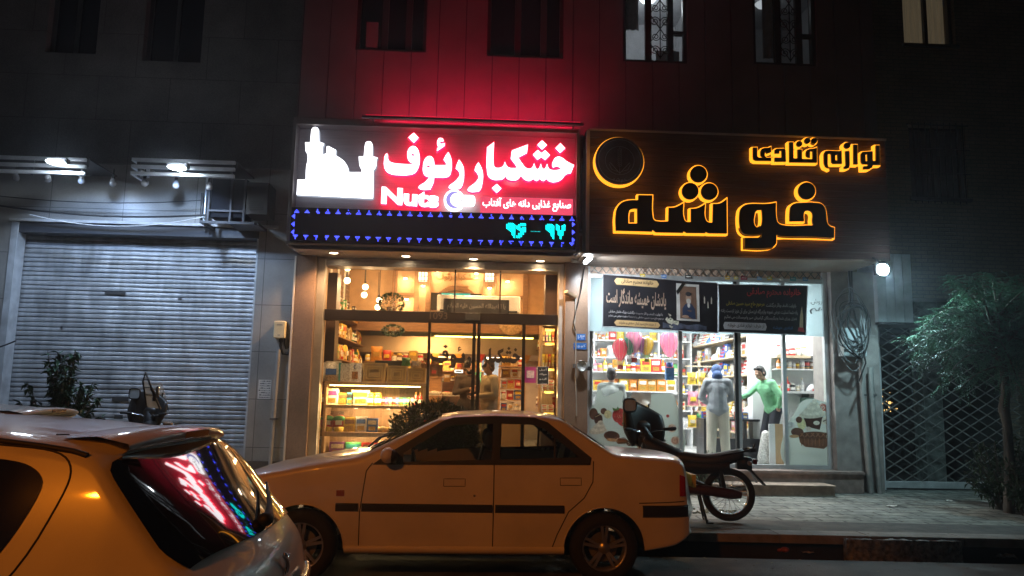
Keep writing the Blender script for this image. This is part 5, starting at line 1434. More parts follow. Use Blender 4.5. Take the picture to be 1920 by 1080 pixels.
LV = ['lowest', 'second lowest', 'third', 'middle', 'fifth', 'sixth', 'top']
for k, z in enumerate(zs):
    if k in (3, 4, 5, 6): shelf_run((-2.51, 13.35), (-2.51, 16.9), z, ['box', 'jar', 'bag', 'bottle'], ['amber', 'brown', 'gold', 'red', 'cream', 'yellow', 'green', 'black'], 'from street, %s board of left wall shelving' % LV[k], 'goods on the left wall shelving', -math.pi/2+math.pi, .92, .34, seed=k)
    if k >= 1: shelf_run((1.36, 13.55), (1.36, 16.9), z, ['box', 'jar', 'bag', 'can'], ['amber', 'brown', 'gold', 'red', 'cream', 'yellow', 'white', 'purple'], 'from street, %s board of right wall shelving' % LV[k], 'goods on the right wall shelving', -math.pi/2, .9, .34, seed=40+k)
# framed panels above the left shelves
for i in range(5):
    y = 13.5+i*.7
    t = thing('fret_panel', 'lit arched fretwork panel high on the left wall, %s from the street' % ORD[i], 'wall panel', (LX0+.1, y, 3.4), group='arched fretwork panels')
    b = MB()
    prof = [(y-.22, 3.42), (y+.22, 3.42), (y+.22, 3.9)]+[(y+.22*math.cos(a_), 3.9+.3*math.sin(a_)) for a_ in [math.pi*j/10 for j in range(1, 10)]]+[(y-.22, 3.9)]
    vs = [(LX0+.3, p[0], p[1]) for p in prof]+[(LX0+.26, p[0], p[1]) for p in prof]; n = len(prof)
    b.add(vs, [tuple(range(n)), tuple(reversed(range(n, 2*n)))]+[(i_, (i_+1) % n, n+(i_+1) % n, n+i_) for i_ in range(n)])
    b.build('glow_panel', glow('fret_glow', (1, .6, .25), 1.3), t, fix=True)
    b = MB()
    for j in range(5): b.box(LX0+.302, LX0+.315, y-.2+j*.1-.008, y-.2+j*.1+.008, 3.43, 4.0)
    for j in range(6): b.box(LX0+.3155, LX0+.325, y-.22, y+.22, 3.45+j*.1-.007, 3.45+j*.1+.007)
    b.build('fretwork', m_wood, t)
# back wall: dark shelves with jars, light box, pale doorway
bs = thing('back_shelf', 'dark green shelving with rows of jars on the back wall', 'shelving', (-.4, LBY-.2, .5))
bx0, bx1 = at(822, 700, LBY).x, at(898, 700, LBY).x
zb = [1.25, 1.55, 1.85, 2.15]
b = MB()
for z in zb: b.box(bx0, bx1, LBY-.35, LBY-.01, z-.025, z)
b.box(bx0, bx1, LBY-.009, LBY-.004, .5, 2.45); b.build('shelf_board', mat('shelf_green', (.05, .075, .05), .6), bs)
for k, z in enumerate(zb): shelf_run((bx0, LBY-.2), (bx1, LBY-.2), z, ['jar'], ['amber', 'green', 'brown', 'yellow'], 'from left, %s board of dark green shelving' % ['lowest', 'second', 'third', 'top'][k], 'jars on the back shelving', 0, .95, .2, seed=80+k)
q = rect(752, 651, 823, 672, 19.6); t = thing('light_box', 'blank peach coloured light box over the back counter', 'light box', ((q[0]+q[1])/2, 19.6, q[2]))
MB().box(q[0], q[1], 19.6, 19.75, q[2], q[3]).build('face', mat('light_box_face', (.8, .6, .42), .5, emit=(1, .66, .4), es=.35, var=0), t, bevel=.01)
b = MB(); b.box(q[0]-.03, q[1]+.03, 19.61, LBY-.003, q[2]-.05, q[2]-.002); b.build('bracket', m_wood, t)
q = rect(903, 655, 935, 760, 19.9); t = thing('inner_door', 'pale blue lit doorway at the back of the dried fruit shop', 'doorway', ((q[0]+q[1])/2, 20, .5))
MB().box(q[0], q[1], 20.0, 20.1, .5, q[3]).build('door_leaf', mat('door_blue_glow', (.55, .68, .85), .5, var=.05, emit=(.6, .78, 1), es=.35), t)  # bluish doorway light put into the leaf's colour and glow
b = MB(); b.box(q[0]-.08, q[0]-.001, 19.96, 20.12, .5, q[3]); b.box(q[1]+.001, q[1]+.06, 19.96, 20.12, .5, q[3]); b.box((q[0]+q[1])/2-.02, (q[0]+q[1])/2+.02, 19.97, 19.999, .5, q[3]); b.build('door_frame', mat('ac_white'), t)
q = rect(700, 675, 815, 770, 19.5); b = MB()
for z in (1.0, 1.45, 1.9): b.box(q[0], q[1], 19.3, LBY-.02, z-.03, z)
b.box(q[0], q[1], LBY-.019, LBY-.012, .5, 2.3)
b.build('back_shelf', m_wood, label='brown wooden shelving behind the cashier at the back left', cat='shelving')
for k, z in enumerate((1.0, 1.45, 1.9)): shelf_run((q[0], 19.6), (q[1], 19.6), z, ['jar', 'box', 'bag'], ['amber', 'red', 'gold', 'cream', 'orange'], 'from left, %s board of brown back shelving' % ['lowest', 'middle', 'top'][k], 'goods on the brown back shelving', 0, .95, .3, seed=90+k)
# glazed counters in mid-shop
for i, (pa, pb, Y, yt, lab) in enumerate([(800, 862, 16.3, 740, 'glass topped sweets counter seen through the left door'), (935, 985, 15.2, 690, 'crowded display rack seen through the right door')]):
    xa, xb = at(pa, 740, Y).x, at(pb, 740, Y).x; zt = at(pa, yt, Y).z
    t = thing('display_counter', lab, 'counter', ((xa+xb)/2, Y+.3, .5))
    MB().box(xa, xb, Y, Y+.6, .5, 1.1).build('base', m_woodl, t, bevel=.01)
    b = MB(); b.box(xa, xb, Y, Y+.6, zt-.02, zt)
    if i == 1:
        for z in (1.32, 1.54, 1.76, 1.98, 2.2): b.box(xa, xb, Y+.1, Y+.6, z-.02, z)
        b.box(xa, xa+.03, Y, Y+.6, 1.101, zt-.021); b.box(xb-.03, xb, Y, Y+.6, 1.101, zt-.021)
    b.build('top', m_woodl if i else mat('marble_white', (.6, .6, .58), .2), t)
    if i == 0:
        MB().box(xa+.02, xb-.02, Y, Y+.005, 1.101, zt-.021).build('glass', m_gl, t)
        shelf_run((xa, Y+.25), (xb, Y+.25), zt, ['tray', 'bag'], ['red', 'brown', 'green', 'cream'], 'from left on the glass topped counter', 'goods on the counters', 0, 1, .16, seed=101)
        shelf_run((xa, Y+.3), (xb, Y+.3), 1.101, ['tray', 'box'], ['amber', 'brown', 'white'], 'from left inside the glass topped counter', 'goods on the counters', 0, 1, .2, seed=102)
    else:
        for k, z in enumerate((1.1, 1.32, 1.54, 1.76, 1.98, 2.2)): shelf_run((xa+.03, Y+.16), (xb-.03, Y+.16), z, ['box', 'bag', 'jar', 'box'], ['white', 'blue', 'cream', 'red', 'grey', 'gold'], 'from left on the %s level of the crowded rack' % ORD[k], 'goods on the crowded rack', 0, 1, .185, seed=103+k, sc=.8)
q = rect(852, 693, 868, 699, 16.3); t = thing('cash_display', 'small lit cash display on a pole above the counter', 'cash display', ((q[0]+q[1])/2, 16.4, q[2]-.3))
MB().box(q[0], q[1], 16.38, 16.42, q[2], q[3]).build('screen', glow('cash_glow', (1, .95, .8), 2), t, bevel=.01); MB().box(q[0]+.03, q[1]-.03, 16.375, 16.3795, q[2]+.02, q[3]-.02).build('digits', m_black, t)
MB().tube([((q[0]+q[1])/2, 16.41, q[2]-.001), ((q[0]+q[1])/2, 16.41, at(860, 738, 16.4).z)], .02).build('pole', m_black, t)
a = at(985, 612, 16.02-.06); MB().lathe([(.05, -.01), (.25, -.012), (.28, 0), (.27, .03)], (at(959, 610, 15.9).x, 15.92, at(959, 604, 15.9).z), 28, 'Y').build('round_ornament', mat('ornament_brass', (.55, .4, .22), .4, .4, var=.4, scale=30), label='round carved ornament hanging on the mezzanine beam', cat='ornament')
# deeper shelving, bins and stands that crowd the shop floor
side_shelf(LX0+.02, -2.3, 17.25, 19.6, [.9, 1.3, 1.7, 2.1], 1, 'wooden shelving along the left wall beyond the mezzanine beam', m_wood, 4)
for k, z in enumerate([.9, 1.3, 1.7, 2.1]): shelf_run((-2.37, 17.3), (-2.37, 19.5), z, ['box', 'bag', 'jar'], ['amber', 'gold', 'red', 'brown', 'cream', 'orange'], 'from street, %s board of far left shelving' % ORD[k], 'goods on the far left shelving', math.pi/2, 1, .34, seed=120+k, sc=1.1)
for r_, (Y, xa, xb, z, nm) in enumerate([(14.9, -2.2, -1.0, 1.95, 'near'), (17.4, -2.1, -.75, 2.0, 'middle'), (18.4, -1.9, .2, 1.9, 'far')]):
    t = thing('nut_stand', 'wooden stepped stand of nuts and sweets, the %s one behind the crates' % nm, 'stand', ((xa+xb)/2, Y, .5))
    b = MB(); b.box(xa, xb, Y, Y+.5, z-.03, z); b.box(xa, xb, Y+.3, Y+.5, z+.25, z+.28); b.box(xa+.02, xb-.02, Y+.02, Y+.48, .501, z-.0305); b.box(xa+.02, xb-.02, Y+.45, Y+.48, z+.0005, z+.2495); b.build('boards', m_wood, t, bevel=.004)
    shelf_run((xa, Y+.12), (xb, Y+.12), z, ['tray', 'jar', 'bag', 'box'], ['amber', 'brown', 'gold', 'red', 'orange', 'cream', 'green'], 'from left, front of the %s nut stand' % nm, 'goods on the nut stands', 0, 1, .24, seed=130+r_)
    shelf_run((xa, Y+.4), (xb, Y+.4), z+.28, ['jar', 'bag', 'box'], ['amber', 'brown', 'gold', 'red', 'yellow', 'white'], 'from left, back of the %s nut stand' % nm, 'goods on the nut stands', 0, 1, .3, seed=140+r_)
for k in range(7):
    x = -1.9+k*.5; t = thing('hanging_pennant', 'small amber pennant hanging under the bulkhead, %s from left' % ORD[k], 'pennant', (x, 17.0, 2.3), group='pennants under the bulkhead')
    MB().add([(x-.09, 17.02, 2.5), (x+.09, 17.02, 2.5), (x, 17.02, 2.3), (x-.09, 17.03, 2.5), (x+.09, 17.03, 2.5), (x, 17.03, 2.3)], [(0, 2, 1), (3, 4, 5), (0, 1, 4, 3), (1, 2, 5, 4), (2, 0, 3, 5)]).build('cloth', pm(['amber', 'red', 'gold'][k % 3]), t, fix=True)
for k, (x, y) in enumerate([(-1.9, 16.5), (-.7, 16.6), (.2, 16.5), (.9, 16.6), (-1.5, 13.2), (-.5, 13.2), (.5, 13.2)]):
    z = 3.0 if y > 16 else 4.3
    t = thing('recessed_spot', 'round recessed spot in the %s ceiling, %s from left' % ('back room' if y > 16 else 'front', ORD[k % 4]), 'spot lamp', (x, y, z)); MB().lathe([(.001, -.012), (.05, -.01), (.055, -.001)], (x, y, z), 14).build('lens', glow('mezz_spot', (1, .75, .42), 22), t)
# dark side cabinet inside the left window
q = rect(602, 505, 630, 700, 12.95); b = MB(); b.box(q[0]-.12, q[1], 12.9, 13.25, 1.9, 3.6); b.build('side_panel', mat('dark_walnut', (.06, .03, .018), .4, var=.2, stretch=(1, 1, 6)), label='dark walnut side panel inside the left edge of the window', cat='panel')
q = rect(1022, 508, 1050, 600, 12.95); b = MB(); b.box(q[0], q[1]-.02, 12.9, 13.2, q[2], 3.68); b.build('side_panel', mat('dark_walnut'), label='dark walnut side panel inside the right edge of the transom', cat='panel')
# ---- window display cabinet on the left
CX0, CX1 = p1+.16, at(799, 780, 12.95).x
def cz(y): return at(700, y, 12.8).z
t = thing('display_cabinet', 'lit wooden display cabinet with three shelves in the window', 'cabinet', ((CX0+CX1)/2, 13, .5))
zA, zB, zC, zD = cz(717), cz(760), cz(811), cz(857)
b = MB(); b.box(CX0, CX1, 12.74, 13.3, zA-.05, zA); b.box(CX0, CX1, 12.74, 13.3, zB-.05, zB); b.box(CX0, CX1, 12.74, 13.3, zC-.07, zC); b.box(CX0, CX1, 12.74, 13.3, .503, zD)
for xx in (CX0, CX1-.04):
    for za, zb_ in ((zD, zC-.07), (zC, zB-.05), (zB, zA-.05)): b.box(xx, xx+.04, 12.745, 13.3, za+.0005, zb_-.0005)
b.box(CX0+.041, CX1-.041, 13.25, 13.29, zD+.001, zA-.051)
b.build('carcass', m_woodl, t, bevel=.004)
MB().box(CX0+.08, CX1-.1, 12.78, 12.805, zA-.066, zA-.0505).build('light_strip', glow('cabinet_strip', (1, .68, .2), 20), t)
area('strip_light', ((CX0+CX1)/2, 12.8, zA-.08), (rad(-12), 0, 0), CX1-CX0-.3, .03, (1, .66, .28), 50, t)
for xx in (.3, .62, .92):
    x = CX0+(CX1-CX0)*xx
    MB().lathe([(.001, -.006), (.03, -.0055)], (x, 12.95, zB-.051), 12).build('puck_lamp', glow('puck', (1, .75, .4), 25), t)
    point('puck_light', (x, 12.9, zB-.08), (1, .66, .32), 10, .03, t)
    point('puck_light', (x, 12.88, zC-.1), (1, .66, .32), 8, .03, t)
def cx(px): return at(px, 780, 12.95).x
# shelf one
def single(kind, c1, c2, dims, px, z, lab, rz=0, Y=12.95, name=None, cat=None): return put(kind, c1, c2, dims, (cx(px), Y, z+.001), lab, 'packs on the lit cabinet shelves', rz, name, cat)
single('jar', 'amber', 'purple', (.16, .16, .2), 600, zB, 'amber jar with purple lid on the top lit shelf')
single('box', 'white', 'purple', (.2, .1, .26), 622, zB, 'tall white and purple packet under the brightest strip light')
single('box', 'orange', 'brown', (.15, .08, .19), 641, zB, 'orange brown packet beside the tall white one on the top lit shelf')
single('box', 'teal', 'black', (.12, .08, .2), 655, zB, 'dark teal packet on the top lit shelf')
single('box', 'cream', 'orange', (.29, .08, .24), 675, zB, 'wide cream box picturing orange fruit on the top lit shelf')
single('jar', 'yellow', 'yellow', (.13, .13, .2), 694, zB, 'left one of two bright yellow jars on the top lit shelf'); single('jar', 'yellow', 'gold', (.13, .13, .2), 707, zB, 'right one of two bright yellow jars on the top lit shelf')
for i in range(9): single('can', ['red', 'purple', 'grey', 'red', 'blue', 'green', 'teal', 'green', 'grey'][i], 'white', (.07, .07, .13), 717+i*6.8, zB, '%s striped tin, %s of the nine tins in a row on the top shelf' % (['red', 'purple', 'grey', 'red', 'blue', 'green', 'teal', 'green', 'grey'][i], ORD[i]))
single('bottle', 'red', 'amber', (.08, .08, .22), 779, zB, 'left pink red bottle at the end of the tins'); single('bottle', 'red', 'gold', (.08, .08, .22), 787, zB, 'right pink red bottle at the end of the tins')
# zigzag card fence
for (pa, pb, z, lab) in ((745, 776, zB+.16, 'lattice card behind the striped tins'), (595, 640, zC+.2, 'lattice card behind the fruit slice packs')):
    b = MB(); n = 5; xa, xb = cx(pa), cx(pb)
    for i in range(n):
        u, v = xa+(xb-xa)*i/n, xa+(xb-xa)*(i+1)/n
        if i % 2: b.box(u+.01, v-.01, 13.18, 13.2, z, z+.1)
        else: b.bar((u, 13.19, z), (v, 13.19, z+.1), .012, .012); b.bar((u, 13.175, z+.1), (v, 13.175, z), .012, .012)
    b.box(xa, xb, 13.2, 13.22, z-.02, z+.12)
    b.build('lattice_card', mat('card_brown', (.2, .14, .1), .7, var=.3, scale=20), label=lab, cat='card')
# shelf two: fruit-shaped packs
for i, px in enumerate((594, 616, 637)):
    t2 = thing('fruit_pack', 'round red and yellow fruit pack with green top, %s of three' % ORD[i], 'pack', (cx(px), 12.95, zC), group='round fruit packs')
    X_ = cx(px)
    b = MB(); b.lathe([(.001, -.035), (.09, -.03), (.125, -.01), (.125, .03), (.001, .04)], (X_, 12.95, zC+.14), 20, 'Y'); b.build('wheel', mat('fruit_red', (.55, .06, .05), .4, var=.5, scale=40), t2)
    b = MB(); b.ball((X_, 12.9, zC+.21), (.1, .03, .05), 12, 6); b.build('leaf_top', pm('green'), t2)
    b = MB(); b.lathe([(.075, 0), (.085, .07), (.001, .075)], (X_, 12.92, zC+.001), 14); b.build('base', pm('yellow'), t2)
    MB().box(X_-.05, X_+.05, 12.865, 12.874, zC+.11, zC+.18).build('label', mat('paper'), t2)
single('box', 'yellow', 'brown', (.2, .08, .23), 657, zC, 'yellow pack with dark stripes on the middle shelf')
single('box', 'white', 'blue', (.19, .08, .24), 678, zC, 'white and blue striped pack on the middle shelf')
single('box', 'blue', 'cream', (.18, .08, .22), 699, zC, 'dark blue pack with a pale window on the middle shelf')
single('tray', 'cream', 'gold', (.22, .22, .16), 720, zC, 'heart shaped tray of pale nuts on the middle shelf')
single('bag', 'white', 'cream', (.16, .09, .16), 739, zC, 'small white sack of nuts on the middle shelf')
single('jar', 'brown', 'gold', (.12, .12, .18), 755, zC, 'brown jar at the right of the middle shelf'); single('jar', 'cream', 'red', (.12, .12, .18), 770, zC, 'cream jar with red lid at the right of the middle shelf')
# bottom shelf
q = [(583, 'grey', 'black', (.26, .1, .3), 'speckled grey cloth box at the left of the bottom shelf'), (626, 'purple', 'cream', (.26, .07, .22), 'flat purple gift box open on the bottom shelf'), (655, 'green', 'teal', (.28, .07, .22), 'green gift box on the bottom shelf'), (687, 'red', 'brown', (.3, .07, .22), 'brown red gift box on the bottom shelf'), (715, 'cream', 'grey', (.24, .08, .25), 'pale grey box near the right of the bottom shelf')]
for px, c1, c2, d_, lab in q: single('box', c1, c2, d_, px+10, zD, lab)
# on top of the cabinet: sacks, boxes, three wooden crates
for i, (px, w) in enumerate(((594, .24), (618, .25))):
    put('bag', 'white', 'blue' if i else 'cream', (w+.06, .16, .34), (cx(px), 12.93, zA+.001), ['white sack with a pale crest at the far left above the cabinet', 'white sack with a blue oval label above the cabinet'][i], 'white sacks above the cabinet', .05, 'white_sack', 'sack')
t2 = thing('nut_carton', 'white carton with a window of nuts and green sides', 'carton', (cx(651), 12.95, zA))
x0, x1 = cx(636), cx(676)
MB().box(x0+.15, x1, 12.85, 13.1, zA+.001, zA+.31).build('carton', pm('white'), t2, bevel=.004); MB().box(x0, x0+.148, 12.86, 13.08, zA+.001, zA+.3).build('patterned_side', mat('carton_pattern', (.5, .5, .48), .6, var=.6, scale=45), t2)
MB().box(x0-.03, x0-.002, 12.87, 13.08, zA+.001, zA+.31).build('green_side', pm('teal'), t2)
MB().box(x0+.19, x1-.06, 12.844, 12.8495, zA+.05, zA+.17).build('nut_window', mat('nuts', (.3, .14, .05), .6, var=.8, scale=50), t2)
b = MB(); b.tube([(x0+.24+.022*math.cos(a_), 12.846, zA+.245+.028*math.sin(a_)) for a_ in [rad(60+24*k) for k in range(11)]], [.002+.005*math.sin(math.pi*k/10) for k in range(11)], 6); b.build('crest', pm('blue'), t2)
for i, (pa, pb, hh_) in enumerate(((679, 721, .32), (724, 760, .28), (763, 796, .25))):
    x0, x1 = cx(pa), cx(pb); lab = ['largest', 'middle', 'smallest'][i]+' of three panelled wooden crates above the cabinet'
    t2 = thing('wooden_crate', lab, 'crate', ((x0+x1)/2, 12.95, zA), group='panelled crates above the cabinet')
    MB().box(x0, x1, 12.84, 13.15, zA+.001, zA+hh_).build('body', mat('olive_wood', (.42, .27, .1), .5, var=.2, scale=9), t2, bevel=.004)
    b = MB()
    for e, y_ in ((.0, 12.832), (.05, 12.826), (.085, 12.82)):
        a_, c_, e_, g_ = x0+e, x1-e, zA+e+.001, zA+hh_-e
        w = .02
        b.box(a_, c_, y_, 12.8395, e_, e_+w); b.box(a_, c_, y_, 12.8395, g_-w, g_); b.box(a_, a_+w, y_+.0006, 12.8395, e_+w, g_-w); b.box(c_-w, c_, y_+.0006, 12.8395, e_+w, g_-w)
    b.build('moulding', mat('olive_gold', (.55, .37, .13), .4, .2, var=.15), t2)
shelf_run((cx(765), 12.98), (cx(797), 12.98), zA+.2501, ['tray', 'bag'], ['cream', 'white'], 'in the smallest crate', 'sweets in the crates', 0, 1, .12, seed=7)
put('bag', 'green', 'green', (.16, .12, .14), (cx(757), 13.0, zA+.281), 'bright green leafy bag on the middle crate', None, .4)
q = rect(703, 676, 762, 684, 13.6); t2 = thing('monitor', 'black monitor lying low behind the wooden crates', 'monitor', ((q[0]+q[1])/2, 13.6, q[2]))
MB().box(q[0], q[1], 13.6, 13.66, q[2]-.05, q[3]).build('screen', m_black, t2, bevel=.01); MB().box((q[0]+q[1])/2-.04, (q[0]+q[1])/2+.04, 13.62, 13.66, q[2]-.4, q[2]-.051).build('stand', m_black, t2)
# cashier seen behind is a person, added later
# ---- right-hand window shelf
t = thing('window_shelf', 'lit wooden shelf tower at the right edge of the window', 'shelf', (1.2, 13.1, .5))
wx0, wx1 = at(1016, 690, 12.95).x, p2-.1
zz = [at(1030, y, 12.95).z for y in (772, 732, 690, 642)]+[at(1030, 616, 12.95).z]
b = MB()
for z in zz: b.box(wx0, wx1, 12.9, 13.25, z-.05, z)
b.box(wx0, wx1, 13.2, 13.24, .5, zz[-1]+.25); b.box(wx0-.03, wx0-.001, 12.9, 13.25, .5, zz[-1]+.25)
b.build('boards', m_woodl, t, bevel=.003)
b = MB()
for z in zz: b.box(wx0+.04, wx1-.01, 12.89, 12.8995, z-.045, z-.012)
b.build('price_strip', mat('price_yellow_glow', (.8, .6, .15), .5, emit=(1, .7, .12), es=1.1, var=0), t)  # strips glow by themselves in place of light falling on them
for z in zz[1:]: point('shelf_light', ((wx0+wx1)/2, 12.86, z-.08), (1, .7, .3), 2.2, .03, t)
g_ = 'goods on the shelf tower'
for k, z in enumerate(zz[:4]):
    n = 4; W_ = wx1-wx0
    for i in range(n):
        x = wx0+W_*(i+.5)/n
        if k in (0, 1):
            for j in range(3 if k else 2):
                if i % 2 == 0: put('box', 'white', 'red', (W_/2-.01, .2, .055), (wx0+W_*(i/2+.5)/2 if i else wx0+W_*.25, 13.05, z+.001+j*.057), 'flat white and red box, %s up in the %s stack on the %s board' % (ORD[j], ['left', '', 'right'][i], ['lowest', 'second'][k]), g_)
        else:
            c1 = [['yellow', 'amber', 'red', 'yellow'], ['brown', 'purple', 'green', 'red']][k-2][i]
            put('box', c1, 'gold', (W_/n-.012, .1, .23), (x, 13.02, z+.001), '%s packet, %s from left on the %s board of the shelf tower' % (c1, ORD[i], ['third', 'fourth'][k-2]), g_)

# ================================================================== inside the confectionery supply shop
RX0, RX1, RBY, RCZ = 1.9, 6.35, 18.6, 3.7
FR = RZ-.002
m_whitew = mat('white_wall', (.78, .8, .8), .7, var=.04)
b = MB(); b.quad((RX0, 12.68, FR), (RX1, 12.68, FR), (RX1, RBY, FR), (RX0, RBY, FR)); b.build('shop_floor', mat('pale_tiles', (.6, .6, .58), .25, var=.08), kind='structure', origin=False)
b = MB(); b.quad((RX0, 12.68, FR), (RX0, 12.68, RCZ), (RX0, RBY, RCZ), (RX0, RBY, FR)); b.quad((RX1, 12.68, FR), (RX1, RBY, FR), (RX1, RBY, RCZ), (RX1, 12.68, RCZ)); b.quad((RX0, RBY, FR), (RX0, RBY, RCZ), (RX1, RBY, RCZ), (RX1, RBY, FR))
b.box(5.05, 5.42, 14.05, 14.3, FR, RCZ); b.box(5.421, RX1, 14.1, 14.2, FR, RCZ)
b.build('shop_wall', m_whitew, kind='structure', origin=False)
MB().box(RX0, RX1, 12.66, RBY, RCZ, RCZ+.06).build('shop_ceiling', m_whitew, kind='structure', origin=False)
COOL = (.93, .97, 1)
for i, (x, y, pw) in enumerate([(2.9, 13.6, 95), (4.5, 13.6, 95), (5.85, 13.4, 42), (3.0, 16.2, 110), (4.3, 16.2, 90)]):
    ceil_panel(x, y, RCZ, 1.1 if i != 2 else .6, .3, COOL, pw, 'bright white ceiling lamp of the confectionery shop, ' + ['front left', 'front middle', 'front right', 'back left', 'back right'][i], 'panel_cool', 14)
m_beige = mat('beige_board', (.62, .5, .34), .5, var=.12, scale=8)
m_wb = mat('white_board', (.75, .76, .76), .4, var=.05)
zs = [1.0, 1.35, 1.72, 2.1, 2.47, 2.84, 3.2]
t = side_shelf(5.06, 5.42, 14.35, 18.4, zs, -1, 'beige edged shelving of moulds along the right wall of the confectionery shop', m_beige, 4)
for k, z in enumerate(zs):
    shelf_run((5.17, 14.4), (5.17, 18.3), z, ['mould', 'stand', 'box', 'stand'] if k < 6 else ['stand', 'box'], ['silver', 'white', 'black', 'grey', 'white', 'blue'] if k > 1 else ['silver', 'pink', 'yellow', 'white'], 'from street, %s board of mould shelving' % LV[k], 'moulds on the right wall shelving', -math.pi/2, .95, .31, seed=200+k, sc=1.15)
t = thing('wall_shelf', 'white shelving full of packets across the back of the confectionery shop', 'shelving', (3.4, RBY-.3, FR))
zs2 = [.95, 1.35, 1.75, 2.15, 2.55, 2.95]
bx0, bx1 = 1.95, 5.02; BY = 17.9
b = MB()
for z in zs2: b.box(bx0, bx1, BY, BY+.4, z-.03, z)
b.build('shelf_board', m_wb, t)
b = MB()
for i in range(5):
    x = bx0+(bx1-bx0-.03)*i/4
    for za, zb_ in zip([FR]+zs2, zs2+[3.3]): b.box(x, x+.03, BY+.005, BY+.395, za+.0005, zb_-.0305)
b.build('upright', m_wb, t)
for k, z in enumerate(zs2): shelf_run((bx0, BY+.15), (bx1, BY+.15), z, ['box', 'jar', 'bag', 'can', 'bottle'], ['red', 'orange', 'yellow', 'pink', 'white', 'brown', 'green', 'blue', 'cream', 'silver'], 'from left, %s board of white back shelving' % LV[k], 'packets on the white back shelving', 0, .95, .33, seed=300+k, sc=.92)
# front gondola behind the decorated pane
t = thing('gondola_shelf', 'low white gondola shelf of packets behind the left pane', 'shelf', (2.9, 14.6, FR))
zs3 = [.95, 1.3, 1.68]; gx0, gx1 = at(1112, 700, 14.4).x, at(1270, 700, 14.4).x
zs3 = [at(1190, y, 14.4).z for y in (775, 733, 697)]
b = MB()
for z in zs3: b.box(gx0, gx1, 14.4, 14.75, z-.025, z)
b.build('shelf_board', m_wb, t)
b = MB(); b.box(gx0, gx1, 14.752, 14.77, FR, zs3[-1]+.05); 
for x in (gx0+.001, (gx0+gx1)/2, gx1-.03): b.box(x, x+.025, 14.42, 14.74, FR, zs3[0]-.026)
b.build('back_panel', m_wb, t)
for k, z in enumerate(zs3): shelf_run((gx0, 14.5), (gx1, 14.5), z, [['box', 'bag'], ['box', 'box', 'bag'], ['box', 'bottle', 'can']][k], [['silver', 'white', 'grey', 'teal'], ['orange', 'orange', 'yellow', 'white', 'amber'], ['red', 'yellow', 'white', 'pink', 'orange', 'amber']][k], 'from left, %s board of white gondola' % ['lowest', 'middle', 'top'][k], 'packets on the white gondola', 0, 1, .3, seed=400+k)
# jars in the right niche
t = thing('niche_shelf', 'bright white niche with four shelves at the right pane', 'shelf', (5.9, 13.95, FR))
nz = [at(1520, y, 13.8).z for y in (733, 722, 692, 667)]
nx0, nx1 = 5.43, 6.3
b = MB()
b.box(nx0, nx1, 13.75, 14.09, nz[0]-.05, nz[0]-.01); b.box(nx0, nx1, 13.8, 14.09, nz[2]-.02, nz[2]); b.build('shelf_board', m_wb, t)
b = MB(); b.box(nx0, nx0+.62, 13.8, 14.09, nz[3]-.045, nz[3]); b.build('cork_shelf', m_beige, t)
b = MB(); b.box(nx0+.62, nx1, 13.8, 14.09, nz[3]-.05, nz[3]); b.box(nx0+.55, nx1, 13.755, 14.085, nz[0]-.12, nz[0]-.0505); b.build('dark_shelf', mat('shelf_dark', (.06, .055, .05), .5), t)
shelf_run((nx0, 13.9), (nx0+.62, 13.9), nz[3], ['jar'], ['red', 'orange', 'pink', 'green', 'brown', 'white'], 'from left on the cork edged niche shelf', 'jars in the white niche', 0, 1, .22, seed=501, sc=1.05)
shelf_run((nx0, 13.9), (nx1-.1, 13.9), nz[2], ['can', 'can', 'bottle'], ['black', 'brown', 'orange', 'teal', 'grey'], 'from left on the middle niche shelf', 'jars in the white niche', 0, 1, .2, seed=502)
shelf_run((nx0, 13.9), (nx1-.05, 13.9), nz[0]-.01, ['bottle', 'can', 'mould', 'jar'], ['silver', 'white', 'black', 'red', 'grey', 'pink'], 'from left on the lowest niche shelf', 'jars in the white niche', 0, 1, .26, seed=503)
area('niche_light', (5.85, 13.85, nz[3]+.65), (0, 0, 0), .7, .1, COOL, 14, t)
q = rect(1508, 728, 1537, 762, 13.9); MB().box(q[0], q[1], 13.8, 14.09, q[2], nz[0]-.125).build('glass_cabinet', mat('green_glass', (.25, .4, .36), .1, var=.3, scale=15), label='greenish glass cabinet below the niche shelves', cat='cabinet')
# dark counter with glass front and the white and wooden screen
xa, xb = at(1310, 820, 14.3).x, at(1424, 820, 14.0).x; zt = at(1420, 786, 14.1).z
t = thing('sales_counter', 'black sales counter with a glass front and sweets inside', 'counter', ((xa+xb)/2, 14.3, FR))
m_cb = mat('counter_black', (.025, .025, .028), .3)
b = MB(); b.box(xa, xb, 13.95, 14.45, zt-.04, zt); b.box(xa, xb, 13.97, 14.45, FR, zt-.35); b.box(xa, xa+.05, 13.96, 14.44, zt-.3495, zt-.0405); b.box(at(1393, 800, 14).x, at(1393, 800, 14).x+.06, 13.96, 14.44, zt-.3495, zt-.0405)
b.build('body', m_cb, t, bevel=.005)
MB().box(xa+.051, at(1393, 800, 14).x-.001, 13.975, 13.98, zt-.349, zt-.041).build('glass', m_gl, t); MB().box(at(1393, 800, 14).x+.061, xb, 13.975, 13.98, zt-.349, zt-.041).build('glass', m_gl, t)
shelf_run((at(1400, 800, 14).x, 14.2), (xb-.05, 14.2), zt-.349, ['tray'], ['amber', 'cream', 'green', 'red'], 'from left inside the black counter', 'sweets in the counter', 0, 1, .12, seed=601, sc=.7)
shelf_run((at(1312, 780, 14.2).x, 14.15), (at(1416, 780, 14.2).x, 14.15), zt, ['tray', 'box', 'bag'], ['red', 'yellow', 'blue', 'orange', 'green'], 'from left on top of the black counter', 'goods on the black counter', 0, 1, .12, seed=602, sc=.8)
